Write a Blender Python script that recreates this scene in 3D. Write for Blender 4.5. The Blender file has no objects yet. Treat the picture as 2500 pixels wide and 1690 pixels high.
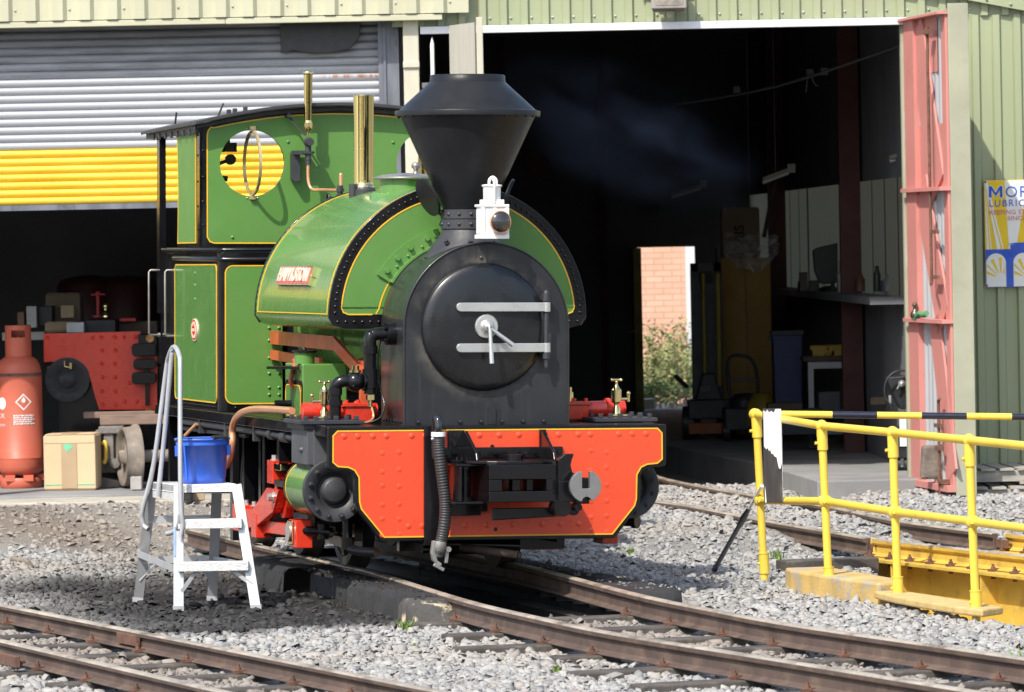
import bpy, math, random
import numpy as np
from mathutils import Vector, Matrix
random.seed(7); RNG = np.random.default_rng(7)
scn = bpy.context.scene
COL = scn.collection
PI = math.pi
R = math.radians

# ------------------------------------------------------------------ meshes
class MB:
    """collects shapes into one mesh"""
    def __init__(s): s.v=[]; s.f=[]; s.m=[]; s.s=[]; s.T=None
    def add(s, vs, fs, mat=0, smooth=False):
        n=len(s.v)
        if s.T is not None: vs=[s.T@Vector(v) for v in vs]
        s.v.extend([tuple(v) for v in vs])
        for f in fs:
            s.f.append([i+n for i in f]); s.m.append(mat); s.s.append(smooth)
    def box(s,x0,x1,y0,y1,z0,z1,mat=0):
        v=[(x,y,z) for x in (x0,x1) for y in (y0,y1) for z in (z0,z1)]
        s.add(v,[(0,1,3,2),(4,6,7,5),(0,4,5,1),(2,3,7,6),(0,2,6,4),(1,5,7,3)],mat)
    def obox(s,a,b,w,h,mat=0,up=(0,0,1)):
        """bar from a to b, width w sideways and h along up"""
        a=Vector(a);b=Vector(b);d=(b-a).normalized();u=Vector(up)
        sd=d.cross(u)
        if sd.length<1e-5: sd=d.cross(Vector((1,0,0)))
        sd.normalize(); u=sd.cross(d).normalized()
        v=[p+sd*(i*w/2)+u*(j*h/2) for p in (a,b) for i in (-1,1) for j in (-1,1)]
        s.add(v,[(0,1,3,2),(4,6,7,5),(0,4,5,1),(2,3,7,6),(0,2,6,4),(1,5,7,3)],mat)
    def lathe(s,p,d,prof,n=32,mat=0,smooth=True,a0=0,a1=2*PI):
        """prof: (along, radius); a repeated point makes a sharp edge"""
        p=Vector(p);d=Vector(d).normalized()
        u=d.orthogonal().normalized(); w=d.cross(u)
        full=abs(a1-a0-2*PI)<1e-6
        k=n if full else n+1
        segs=[];cur=[prof[0]]
        for i in range(1,len(prof)):
            if prof[i]==prof[i-1]: segs.append(cur);cur=[prof[i]]
            else: cur.append(prof[i])
        segs.append(cur)
        for sg in segs:
            if len(sg)<2: continue
            vs=[];fs=[]
            for (t,r) in sg:
                for j in range(k):
                    a=a0+(a1-a0)*j/n
                    vs.append(p+d*t+u*(r*math.cos(a))+w*(r*math.sin(a)))
            for i in range(len(sg)-1):
                for j in range(n):
                    j2=(j+1)%k
                    fs.append((i*k+j,i*k+j2,(i+1)*k+j2,(i+1)*k+j))
            s.add(vs,fs,mat,smooth)
    def cyl(s,a,b,r,r2=None,n=20,mat=0,caps=True):
        a=Vector(a);b=Vector(b);L=(b-a).length
        r2=r if r2 is None else r2
        pr=[(0,r),(L,r2)]
        if caps: pr=[(0,0),(0,r),(0,r),(L,r2),(L,r2),(L,0)]
        s.lathe(a,b-a,pr,n,mat)
    def dome(s,p,nrm,r,h=None,n=8,mat=0):
        h=h or r*.6
        s.lathe(p,nrm,[(0,r),(h*.7,r*.75),(h,0)],n,mat)
    def bolt(s,p,nrm,r,h,mat=0,n=6):
        s.lathe(p,nrm,[(0,r*1.4),(h*.2,r*1.4),(h*.2,r*1.4),(h*.2,r),(h*.2,r),(h,r),(h,r),(h,0)],n,mat,smooth=False)
    def ball(s,c,r,n=14,mat=0,sz=1):
        s.lathe((c[0],c[1],c[2]-r*sz),(0,0,1),[(r*sz*(1-math.cos(PI*i/8)),r*math.sin(PI*i/8)) for i in range(9)],n,mat)
    def tube(s,pts,r,n=10,mat=0,smooth=4,caps=True,rad=None):
        P=[Vector(p) for p in pts]
        if smooth and len(P)>2: P=catmull(P,smooth)
        k=len(P); rs=rad(k) if rad else [r]*k
        t0=(P[1]-P[0]).normalized(); u=t0.orthogonal().normalized()
        vs=[];fs=[]
        for i in range(k):
            t=(P[min(i+1,k-1)]-P[max(i-1,0)]).normalized()
            u=(u-t*u.dot(t)).normalized(); w=t.cross(u)
            for j in range(n):
                a=2*PI*j/n
                vs.append(P[i]+u*(rs[i]*math.cos(a))+w*(rs[i]*math.sin(a)))
        for i in range(k-1):
            for j in range(n):
                fs.append((i*n+j,i*n+(j+1)%n,(i+1)*n+(j+1)%n,(i+1)*n+j))
        s.add(vs,fs,mat,True)
        if caps:
            s.add(vs[:n],[tuple(range(n))[::-1]],mat); s.add(vs[-n:],[tuple(range(n))],mat)
    def prism(s,poly,fn,w0,w1,mat=0,smooth=False):
        """poly in (u,v); fn(u,v,w) -> xyz"""
        n=len(poly)
        vs=[fn(u,v,w0) for u,v in poly]+[fn(u,v,w1) for u,v in poly]
        s.add(vs,[tuple(range(n))[::-1],tuple(range(n,2*n))],mat)
        if smooth: s.add(vs,[(i,(i+1)%n,n+(i+1)%n,n+i) for i in range(n)],mat,True)
        else:
            k=len(s.v)-2*n
            for i in range(n):
                s.f.append([k+i,k+(i+1)%n,k+n+(i+1)%n,k+n+i]); s.m.append(mat); s.s.append(False)
    def ribbon(s,pts,fn,w,h0,h1,closed=True,mat=0):
        """a painted line: strip of width w along pts (2-D), standing from h0 to h1"""
        n=len(pts); V=[Vector((p[0],p[1])) for p in pts]
        outl=[];inl=[]
        for i in range(n):
            a=V[i-1] if (closed or i>0) else V[i]
            b=V[(i+1)%n] if (closed or i<n-1) else V[i]
            d1=(V[i]-a); d2=(b-V[i])
            if d1.length<1e-9: d1=d2
            if d2.length<1e-9: d2=d1
            d1=d1.normalized();d2=d2.normalized()
            n1=Vector((-d1.y,d1.x));n2=Vector((-d2.y,d2.x))
            m=(n1+n2)
            m=m.normalized() if m.length>1e-6 else n1
            k=1/max(.5,m.dot(n1))
            outl.append(V[i]+m*(w/2*k)); inl.append(V[i]-m*(w/2*k))
        vs=[fn(p.x,p.y,h1) for p in outl]+[fn(p.x,p.y,h1) for p in inl]+[fn(p.x,p.y,h0) for p in outl]+[fn(p.x,p.y,h0) for p in inl]
        fs=[]
        for i in range(n if closed else n-1):
            j=(i+1)%n
            fs+= [(i,j,n+j,n+i),(2*n+i,2*n+j,j,i),(n+i,n+j,3*n+j,3*n+i)]
        s.add(vs,fs,mat)
    def build(s,name,mats,parent=None,bevel=0,seg=2):
        me=bpy.data.meshes.new(name); me.from_pydata(s.v,[],s.f)
        if not isinstance(mats,(list,tuple)): mats=[mats]
        for m in mats: me.materials.append(m)
        me.polygons.foreach_set('material_index',s.m); me.polygons.foreach_set('use_smooth',s.s)
        me.update()
        o=bpy.data.objects.new(name,me); COL.objects.link(o)
        if parent: o.parent=parent
        if bevel:
            b=o.modifiers.new('bevel','BEVEL'); b.width=bevel; b.segments=seg; b.limit_method='ANGLE'; b.angle_limit=R(35)
        return o

def catmull(P,k):
    out=[];n=len(P)
    for i in range(n-1):
        p0=P[max(i-1,0)];p1=P[i];p2=P[i+1];p3=P[min(i+2,n-1)]
        for j in range(k):
            t=j/k
            out.append(0.5*((2*p1)+(p2-p0)*t+(2*p0-5*p1+4*p2-p3)*t*t+(3*p1-p0-3*p2+p3)*t**3))
    out.append(P[-1]); return out

def rrect(x0,x1,y0,y1,r,n=6):
    rs=r if isinstance(r,(list,tuple)) else [r]*4      # corners: x1y1, x0y1, x0y0, x1y0
    out=[]
    for (cx,cy,a,q) in ((x1,y1,0,0),(x0,y1,90,1),(x0,y0,180,2),(x1,y0,270,3)):
        rr=rs[q]; sx=-1 if cx==x1 else 1; sy=-1 if cy==y1 else 1
        if rr<=0: out.append((cx,cy)); continue
        for i in range(n+1):
            t=R(a+90*i/n); out.append((cx+sx*rr+rr*math.cos(t),cy+sy*rr+rr*math.sin(t)))
    return out

def arcp(cx,cy,r,a0,a1,n): return [(cx+r*math.cos(R(a0+(a1-a0)*i/n)),cy+r*math.sin(R(a0+(a1-a0)*i/n))) for i in range(n+1)]
XZ=lambda u,v,w:(u,w,v)        # drawn on a front (x,z), thickness along y
YZ=lambda u,v,w:(w,u,v)        # drawn on a side (y,z), thickness along x
XY=lambda u,v,w:(u,v,w)

def tag(o,label=None,cat=None,group=None,kind=None):
    if label: o['label']=label
    if cat: o['category']=cat
    if group: o['group']=group
    if kind: o['kind']=kind
    return o
def thing(name,label,cat,loc=(0,0,0),rot=(0,0,0),group=None):
    o=bpy.data.objects.new(name,None); o.empty_display_size=.2; COL.objects.link(o)
    o.location=loc; o.rotation_euler=rot
    return tag(o,label,cat,group)
def copy_tree(o,parent=None):
    c=o.copy(); COL.objects.link(c)
    if parent is not None: c.parent=parent
    for ch in list(o.children): copy_tree(ch,c)
    return c
def text_mesh(body,size,font_scale_x=1.0,extrude=.004,bold=0.0,shear=0,spacing=1.0,align='LEFT'):
    cu=bpy.data.curves.new('lettering','FONT'); cu.body=body; cu.size=size; cu.extrude=extrude; cu.offset=bold; cu.shear=shear
    cu.space_character=spacing; cu.align_x=align; cu.resolution_u=3
    ob=bpy.data.objects.new('lettering',cu); COL.objects.link(ob)
    bpy.context.view_layer.update()
    me=ob.evaluated_get(bpy.context.evaluated_depsgraph_get()).to_mesh()
    vs=[(v.co.x*font_scale_x,v.co.y,v.co.z) for v in me.vertices]; fs=[tuple(p.vertices) for p in me.polygons]
    ob.to_mesh_clear(); bpy.data.objects.remove(ob); bpy.data.curves.remove(cu)
    return vs,fs

# ------------------------------------------------------------------ materials
class NT:
    def __init__(s,name):
        s.m=bpy.data.materials.new(name); s.m.use_nodes=True; s.t=s.m.node_tree; s.n=s.t.nodes
        s.b=s.n['Principled BSDF']; s.out=s.n['Material Output']
    def node(s,ty,**kw):
        x=s.n.new(ty)
        for k,v in kw.items():
            if hasattr(x,k): setattr(x,k,v)
            else: x.inputs[k].default_value=v
        return x
    def link(s,a,b): s.t.links.new(a,b)
    def coords(s,scale=(1,1,1),world=False):
        if world: src=s.node('ShaderNodeNewGeometry').outputs['Position']
        else: src=s.node('ShaderNodeTexCoord').outputs['Object']
        mp=s.node('ShaderNodeMapping'); mp.inputs['Scale'].default_value=scale
        s.link(src,mp.inputs[0]); return mp.outputs[0]
    def noise(s,co,scale,detail=4,rough=.55):
        x=s.node('ShaderNodeTexNoise'); x.inputs['Scale'].default_value=scale; x.inputs['Detail'].default_value=detail; x.inputs['Roughness'].default_value=rough
        s.link(co,x.inputs['Vector']); return x.outputs['Fac']
    def ramp(s,fac,stops):
        x=s.node('ShaderNodeValToRGB'); e=x.color_ramp.elements
        while len(e)<len(stops): e.new(.5)
        for el,(p,c) in zip(e,stops): el.position=p; el.color=(c,c,c,1) if isinstance(c,(int,float)) else (*c,1)
        s.link(fac,x.inputs[0]); return x.outputs['Color']
    def mix(s,fac,a,b,mode='MIX'):
        x=s.node('ShaderNodeMix',data_type='RGBA',blend_type=mode)
        for i,v in ((0,fac),(6,a),(7,b)):
            if isinstance(v,(int,float)): x.inputs[i].default_value=v
            elif isinstance(v,tuple): x.inputs[i].default_value=(*v,1)
            else: s.link(v,x.inputs[i])
        return x.outputs[2]
    def math(s,op,a,b=0.0):
        x=s.node('ShaderNodeMath',operation=op)
        for i,v in ((0,a),(1,b)):
            if isinstance(v,(int,float)): x.inputs[i].default_value=v
            else: s.link(v,x.inputs[i])
        return x.outputs[0]
    def bump(s,h,strength,dist=.01):
        x=s.node('ShaderNodeBump'); x.inputs['Strength'].default_value=strength; x.inputs['Distance'].default_value=dist
        s.link(h,x.inputs['Height']); s.link(x.outputs[0],s.b.inputs['Normal']); return x.outputs[0]
    def color(s,c): s.link(c,s.b.inputs['Base Color'])

def mat(name,c,rough=.5,metal=0,var=.12,vs=6,bump=0,bs=60,coat=0,rvar=.1,dirt=None,ds=5,dlo=.55,dhi=.7,damt=1.0,stretch=(1,1,1),spec=.5):
    n=NT(name); co=n.coords(stretch)
    f=n.noise(co,vs)
    lo=tuple(x*(1-var) for x in c); hi=tuple(min(1,x*(1+var)) for x in c)
    col=n.ramp(f,[(.3,lo),(.7,hi)])
    if dirt:
        d=n.ramp(n.noise(co,ds,6,.65),[(dlo,0.0),(dhi,damt)])
        col=n.mix(d,col,dirt)
    n.color(col)
    n.b.inputs['Roughness'].default_value=rough; n.b.inputs['Metallic'].default_value=metal
    n.b.inputs['Specular IOR Level'].default_value=spec
    if rvar:
        rr=n.ramp(n.noise(co,vs*3.1,5),[(.25,max(.02,rough-rvar)),(.75,min(1,rough+rvar))]); n.link(rr,n.b.inputs['Roughness'])
    if coat: n.b.inputs['Coat Weight'].default_value=coat; n.b.inputs['Coat Roughness'].default_value=.06
    if bump: n.bump(n.noise(co,bs,5),bump)
    return n.m

MT={}
MT['green']=mat('locomotive_green_paint',(.105,.245,.056),.25,var=.05,vs=2.5,coat=.3,rvar=.06,spec=.4,dirt=(.16,.25,.10),ds=2.6,dlo=.5,dhi=.8,damt=.35)
MT['green_side']=mat('locomotive_green_side',(.105,.245,.056),.45,var=.06,vs=2.5,rvar=.05,spec=.3)
MT['black']=mat('gloss_black_paint',(.007,.007,.0085),.2,var=.3,vs=5,coat=.15,bump=.02,bs=30,rvar=.07,spec=.35)
MT['smokebox']=mat('smokebox_black',(.019,.020,.023),.30,var=.25,vs=2.4,rvar=.10,dirt=(.065,.06,.055),ds=2.2,dlo=.55,dhi=.8,damt=.5,bump=.04,bs=60,coat=.12)
MT['cast']=mat('cast_iron_black',(.036,.037,.042),.5,var=.25,vs=9,bump=.1,bs=120)
def sooty():
    n=NT('smokebox_front_black'); co=n.coords()
    f=n.noise(co,2.4); base=n.ramp(f,[(.3,(.013,.0135,.0155)),(.7,(.025,.026,.029))])
    sp=n.node('ShaderNodeSeparateXYZ'); n.link(co,sp.inputs[0])
    dx=n.math('ADD',sp.outputs[0],.02); dz=n.math('SUBTRACT',sp.outputs[2],1.456)
    r=n.math('SQRT',n.math('ADD',n.math('MULTIPLY',dx,dx),n.math('MULTIPLY',dz,dz)))
    r=n.math('ADD',r,n.math('MULTIPLY',n.math('SUBTRACT',n.noise(co,14,5,.7),.5),.10))
    ring=n.ramp(r,[(.36,0.0),(.385,.55),(.41,.3),(.46,0.0)])
    patch=n.ramp(n.noise(co,5,4,.6),[(.45,0.0),(.65,1.0)])
    ash=n.math('MULTIPLY',ring,patch)
    streak=n.ramp(n.noise(n.coords((7,7,.8)),2.2,5,.6),[(.52,0.0),(.75,.4)])
    c=n.mix(ash,base,(.15,.135,.115)); c=n.mix(streak,c,(.06,.058,.056)); n.color(c)
    rr=n.ramp(n.noise(co,6,5),[(.25,.24),(.75,.44)]); n.link(rr,n.b.inputs['Roughness'])
    n.b.inputs['Coat Weight'].default_value=.1; n.bump(n.noise(co,30,5),.05); return n.m
MT['smokebox']=sooty()
MT['door_black']=mat('smokebox_door_black',(.011,.0115,.013),.27,var=.3,vs=3,rvar=.09,coat=.15,dirt=(.05,.048,.045),ds=3,dlo=.58,dhi=.85,damt=.5,bump=.03,bs=40)
MT['chimney']=mat('chimney_black',(.017,.018,.020),.36,var=.25,vs=4,rvar=.1,bump=.14,bs=140,dirt=(.055,.05,.042),ds=3,dlo=.6,dhi=.85,damt=.4,spec=.2)
MT['red']=mat('buffer_beam_red',(.74,.072,.024),.3,var=.05,vs=3,coat=.3,bump=.10,bs=11,rvar=.08,dirt=(.42,.03,.018),ds=22,dlo=.66,dhi=.8,damt=.7)
MT['red2']=mat('motion_red',(.66,.036,.014),.27,var=.1,vs=8,coat=.4)
MT['red_rust']=mat('reach_rod_red',(.50,.085,.03),.38,var=.15,vs=6,dirt=(.45,.13,.045),ds=4)
MT['plate_letter']=mat('polished_letters',(.85,.76,.6),.3,metal=.2,var=.05)
MT['line']=mat('yellow_lining',(.80,.46,.03),.35,var=.05)
MT['brass']=mat('polished_brass',(.80,.66,.33),.07,metal=1,var=.06,vs=9,rvar=.03)
MT['satin_brass']=mat('satin_brass',(.66,.53,.27),.3,metal=.55,var=.08,vs=6)
MT['copper']=mat('copper_pipe',(.80,.41,.22),.26,metal=.55,var=.10,vs=2,rvar=0)
MT['steel']=mat('bright_steel',(.66,.66,.64),.3,metal=.75,var=.06,vs=5,rvar=.06,dirt=(.45,.36,.2),ds=4,dlo=.6,dhi=.8,damt=.4)
MT['dullsteel']=mat('worn_steel',(.36,.34,.31),.45,metal=.8,var=.2,vs=10)
MT['white']=mat('white_paint',(.80,.80,.78),.4,var=.04,vs=5,dirt=(.5,.47,.4),ds=14,dlo=.62,dhi=.8,damt=.6)
MT['rubber']=mat('black_rubber',(.03,.031,.033),.5,var=.2,vs=20)
MT['grey_cast']=mat('grey_casting',(.2,.2,.19),.5,var=.2,vs=12,metal=.3)
MT['wood']=mat('weathered_wood',(.2,.165,.125),.8,var=.3,vs=7,stretch=(1,1,6),bump=.3,bs=30)
# ------------------------------------------------------------------ camera, light, sky
F,PW,PH=12900.,2500.,1690.
CAM=Vector((0,0,2.05)); pitch=math.atan(255./F)
cam=bpy.data.cameras.new('camera'); co=bpy.data.objects.new('camera',cam); COL.objects.link(co)
fw=Vector((0,math.cos(pitch),-math.sin(pitch))); rt=Vector((1,0,0)); up=rt.cross(fw)
rr=rt*math.cos(.02)-up*math.sin(.02); uu=up*math.cos(.02)+rt*math.sin(.02)
co.matrix_world=Matrix(((rr.x,uu.x,-fw.x,CAM.x),(rr.y,uu.y,-fw.y,CAM.y),(rr.z,uu.z,-fw.z,CAM.z),(0,0,0,1)))
cam.sensor_width=36; cam.lens=36*F/PW; cam.clip_end=2000; cam.clip_start=.5
cam.dof.use_dof=True; cam.dof.focus_distance=31.; cam.dof.aperture_fstop=8
scn.camera=co
w=bpy.data.worlds.new('World'); scn.world=w; w.use_nodes=True
sk=w.node_tree.nodes.new('ShaderNodeTexSky'); sk.sky_type='NISHITA'; sk.sun_disc=False
LD=Vector((1,1.79,-2.36)).normalized()
sk.dust_density=2.2; sk.air_density=1.0; sk.ozone_density=.6
sk.sun_elevation=math.asin(-LD.z); sk.sun_rotation=math.atan2(-LD.x,-LD.y)%(2*PI)
bg=w.node_tree.nodes['Background']; bg.inputs[1].default_value=.15
w.node_tree.links.new(sk.outputs[0],bg.inputs[0])
sl=bpy.data.lights.new('sun','SUN'); sl.energy=3.3; sl.angle=R(.5); sl.color=(1,.95,.86)
so=bpy.data.objects.new('sun',sl); COL.objects.link(so); so.rotation_euler=LD.to_track_quat('-Z','Y').to_euler(); so.location=(-20,-20,40)
scn.view_settings.view_transform='Standard'; scn.view_settings.look='None'; scn.view_settings.exposure=.66
scn.cycles.max_bounces=8; scn.cycles.caustics_reflective=False; scn.cycles.caustics_refractive=False

# ------------------------------------------------------------------ the locomotive (x across, y backwards from the buffer beam, z up from the rail)
LOCO=thing('steam_locomotive','green saddle tank steam locomotive with red buffer beam and black spark arresting chimney','steam locomotive',(-.1226,30.59,.1),(0,.02,R(15)))
def P(mb,name,mats,parent=LOCO,bevel=0): return mb.build(name,[MT[k] for k in mats.split()],parent,bevel)
def mirror(pts,c=0): return [(2*c-x,z) for x,z in reversed(pts)]

# buffer beam
BC=.02
L=[(-1.012,.885),(-1.012,.657),(-1.005,.643),(-.97,.635),(-.90,.632),(-.87,.613),(-.858,.588),(-.856,.446),(-.84,.405),(-.70,.224)]
outl=[(x+.0,z) for x,z in L]
outline=[(x+BC,z) for x,z in L]+[(BC-x,z) for x,z in reversed(L)]
m=MB(); m.prism(outline,XZ,0,.05); beam=P(m,'buffer_beam','black',bevel=.004)
Y=[(-.958,.862),(-.985,.835),(-.986,.683),(-.957,.659),(-.895,.654),(-.858,.637),(-.832,.594),(-.829,.452),(-.818,.412),(-.683,.249)]
panel=[(x+BC,z) for x,z in Y]+[(BC-x,z) for x,z in reversed(Y)]
m=MB(); m.prism(panel,XZ,-.004,.004)
for x in (-.9,-.82,-.73,-.65,-.5,-.42,-.096,.023,.14,.38,.499,.572,.744,.826,.91): m.dome((x,-.004,.831),(0,-1,0),.019,.004,14)
for z in (.73,.63,.54,.44,.345,.27):
    for x in (-.675,-.575,.575,.67): m.dome((x,-.004,z+RNG.uniform(-.01,.01)),(0,-1,0),.017,.0018,14)
for x in (-.52,-.44,.28,.39,.5,-.18,-.05,.1): m.dome((x,-.004,.31),(0,-1,0),.018,.003,14)
P(m,'red_panel','red',beam)
m=MB(); m.ribbon(panel,XZ,.008,-.001,-.0065); P(m,'lining','line',beam)
m=MB()
for x,z in ((-.02,.765),(.0,.285)): m.cyl((x,-.005,z),(x,.01,z),.012,n=14)
m.box(-.43,-.345,-.018,-.003,.2,.885); P(m,'mounting_strip','black',beam)

# running plate with valance
m=MB(); m.box(-.985,1.0,.052,5.1,.845,.887)
for s in (-1,1): m.box(s*.985-.012,s*.985+.012,.06,5.1,.828,.89)
P(m,'running_plate','black',bevel=.003)
m=MB()
for i in range(38): m.dome((-.955,.9+i*.085,.888),(0,0,1),.009,.006)
for s in (-1,1):
    m.box(s*.4-.015,s*.4+.015,.055,5.0,.2,.842)
m.box(-.45,.45,.5,.53,.25,.84); m.box(-.45,.45,3.2,3.23,.25,.84); m.box(-.93,.93,4.95,5.0,.3,.84)
P(m,'frame','black')
m=MB()
m.tube([(-.96,.95,.79),(-.96,2.4,.80),(-.96,4.4,.80)],.022,10,0); m.cyl((-.96,1.2,.79),(-.96,1.34,.79),.034); m.cyl((-.96,1.6,.795),(-.96,1.68,.795),.034)
m.tube([(-.93,2.5,.76),(-.93,4.6,.75)],.015,8,0,0)
for y in (2.05,2.9,3.7): m.box(-.985,-.94,y,y+.05,.74,.83)
P(m,'brake_pipe','cast')

# smokebox
zc,hw=1.452,.496
arch=[(-hw,.887)]+[(x,z) for x,z in arcp(0,zc,hw,180,0,48)]+[(hw,.887)]
m=MB(); n=len(arch)
vs=[(x,.2,z) for x,z in arch]+[(x,.76,z) for x,z in arch]
m.add(vs,[tuple(range(n))],0); m.add(vs,[(i,i+1,n+i+1,n+i) for i in range(n-1)],0,True)
m.tube([(x*.996,.2,z if z<zc else zc+(z-zc)*.996) for x,z in arch],.007,6,0,0)
for i in range(7): m.bolt((-.413+.126*i,.2,.905),(0,-1,0),.011,.016); m.dome((-.413+.126*i,.184,.905),(0,-1,0),.007,.006)
for i in range(7): m.bolt((-.496,.25+.07*i,.905),(-1,0,0),.011,.014)
m.prism(rrect(.008,.052,.889,1.0,[.02,.02,0,0]),XZ,.188,.2)
m.box(-.06,-.005,.186,.2,1.82,1.93); m.dome((-.035,.186,1.86),(0,-1,0),.012,.009)
sb=P(m,'smokebox','smokebox')
m=MB(); DC=(-.02,.2,1.456)
m.lathe(DC,(0,-1,0),[(0,.374),(.022,.371),(.036,.358),(.046,.32),(.056,.2),(.061,.1),(.063,0)],72)
door=P(m,'smokebox_door','door_black',sb)
for z in (1.572,1.335):
    m=MB(); m.prism(rrect(-.2,.345,z-.026,z+.026,[.004,.026,.026,.004],5),XZ,.118,.14)
    m.cyl((.345,.135,z-.027),(.345,.135,z+.027),.023,n=18)
    P(m,'hinge_strap','steel',sb,.003)
m=MB(); m.cyl((.343,.135,1.225),(.343,.135,1.66),.012); m.cyl((.343,.135,1.605),(.343,.135,1.652),.022); m.dome((.343,.135,1.652),(0,0,1),.016,.02,12)
m.cyl((.343,.135,1.27),(.343,.135,1.307),.022); m.cyl((.343,.135,1.215),(.343,.135,1.27),.008,.015)
for z in (1.63,1.29): m.box(.325,.362,.135,.21,z-.02,z+.02)
P(m,'hinge_pin','cast',sb)
m=MB(); K=(-.017,.14,1.46)
m.lathe(K,(0,-1,0),[(0,.07),(.012,.07),(.018,.064),(.018,.064),(.018,.04),(.018,.04),(.03,.038),(.034,.03),(.034,.03),(.06,.026),(.06,.026),(.06,.018),(.075,.016),(.082,0)],36)
m.cyl((-.012,.075,1.452),(.122,.06,1.352),.0105,.0145,14)
m.cyl((-.016,.06,1.45),(-.009,.045,1.245),.0105,.0145,14)
P(m,'door_handle','steel',sb)

# chimney
CX,CY=-.03,.52
m=MB()
m.lathe((CX,CY,0),(0,0,1),[(2.142,.142),(2.4,.262),(2.692,.397)],72)
m.lathe((CX,CY,0),(0,0,1),[(2.69,.397),(2.69,.427),(2.69,.427),(2.716,.43),(2.722,.427),(2.722,.427),(2.726,.402),(2.735,.395),(2.884,.232),(2.892,.224),(2.892,.224),(2.93,.22),(2.934,.214),(2.934,.214),(2.93,.2),(2.6,.19)],72)
for i in range(30):
    a=2*PI*i/30; m.dome((CX+.409*math.cos(a),CY+.409*math.sin(a),2.69),(0,0,-1),.008,.01)
chim=P(m,'chimney','chimney')
m=MB()
m.lathe((CX,CY,0),(0,0,1),[(1.86,.26),(1.95,.2),(1.99,.165),(2.03,.15),(2.03,.15),(2.03,.16),(2.03,.16),(2.083,.16),(2.083,.16),(2.083,.154),(2.083,.154),(2.09,.154),(2.09,.154),(2.09,.16),(2.09,.16),(2.142,.16),(2.142,.16),(2.142,.14)],48)
for i in range(14):
    a=2*PI*i/14+.1
    for z in (2.057,2.116): m.dome((CX+.16*math.cos(a),CY+.16*math.sin(a),z),(math.cos(a),math.sin(a),0),.012,.01)
for a in (-100,-140,-60): m.bolt((CX+.21*math.cos(R(a)),CY+.21*math.sin(R(a)),1.945),(.6*math.cos(R(a)),.6*math.sin(R(a)),.8),.013,.02)
P(m,'chimney_base','cast',chim)
for s in (-1,1):
    m=MB(); c=Vector((CX+s*.235,CY+.02,2.215)); d=Vector((s*.92,-.2,-.42)).normalized()
    m.lathe(c-d*.008,d,[(0,0),(0,.118),(0,.118),(.016,.118),(.016,.118),(.016,0)],36)
    m.bolt(c+d*.008+Vector((0,0,.08)),d,.01,.012)
    P(m,'spark_arrester_cover','chimney',chim)

# boiler
m=MB(); m.cyl((0,.76,zc),(0,3.9,zc),.445,n=64)
for y in (.85,2.0,3.2): m.lathe((0,y,zc),(0,1,0),[(0,.445),(0,.45),(.045,.45),(.045,.445)],64)
P(m,'boiler','green')

# saddle tank
TX,TZ,TR,TY0,TY1=-.015,1.478,.785,.8,2.86
def tankprof(r,z0=1.44): return [(TX-r+.10,z0),(TX-r+.03,z0+.02),(TX-r,z0+.065)]+arcp(TX,TZ+.03,r,180,0,64)[1:-1]+[(TX+r,z0+.065),(TX+r-.03,z0+.02),(TX+r-.10,z0)]
pf=tankprof(TR); n=len(pf); m=MB()
vs=[(x,TY0,z) for x,z in pf]+[(x,TY1,z) for x,z in pf]
m.add(vs,[tuple(range(n))],1); m.add(vs,[tuple(range(n,2*n))[::-1]],1)
m.add(vs,[(i,(i+1)%n,n+(i+1)%n,n+i) for i in range(n)],0,True)
# edge beading with rivets
for y in (TY0+.005,TY1-.005): m.tube([(x,y,z) for x,z in pf[1:-1]],.007,6,1,0)
for i in range(60):
    a=R(178-176*i/59); c=(math.cos(a),math.sin(a))
    for y in (TY0+.018,TY1-.02): m.dome((TX+TR*c[0],y,TZ+.03+TR*c[1]),(c[0],0,c[1]),.007,.006,6,1)
    m.dome((TX+(TR-.033)*c[0],TY0,TZ+.03+(TR-.033)*c[1]),(0,-1,0),.0105,.008,8,1)
for i in range(6):
    for s in (-1,1): m.dome((TX+s*(.735-i*.05),TY0,1.482),(0,-1,0),.0105,.008,8,1)
tank=P(m,'saddle_tank','green black')
ri=TR-.07
half=[(TX-.5,1.525)]+[(TX-ri+.045,1.525),(TX-ri+.013,1.538),(TX-ri,1.57)]+arcp(TX,TZ+.03,ri,176,4,60)+[(TX+ri,1.57),(TX+ri-.013,1.538),(TX+ri-.045,1.525)]
m=MB(); m.prism(half,XZ,TY0-.004,TY0+.002); P(m,'front_panel','green',tank)
m=MB(); m.ribbon(half[1:],XZ,.008,TY0-.002,TY0-.0065,closed=False)
m.ribbon([(-.52,1.527)]+arcp(0,zc,.512,168,146,6),XZ,.008,TY0-.002,TY0-.0065,closed=False)
m.ribbon([(TX-ri+.045,1.5255),(-.54,1.5255)],XZ,.008,TY0-.002,TY0-.0065,closed=False)
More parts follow.
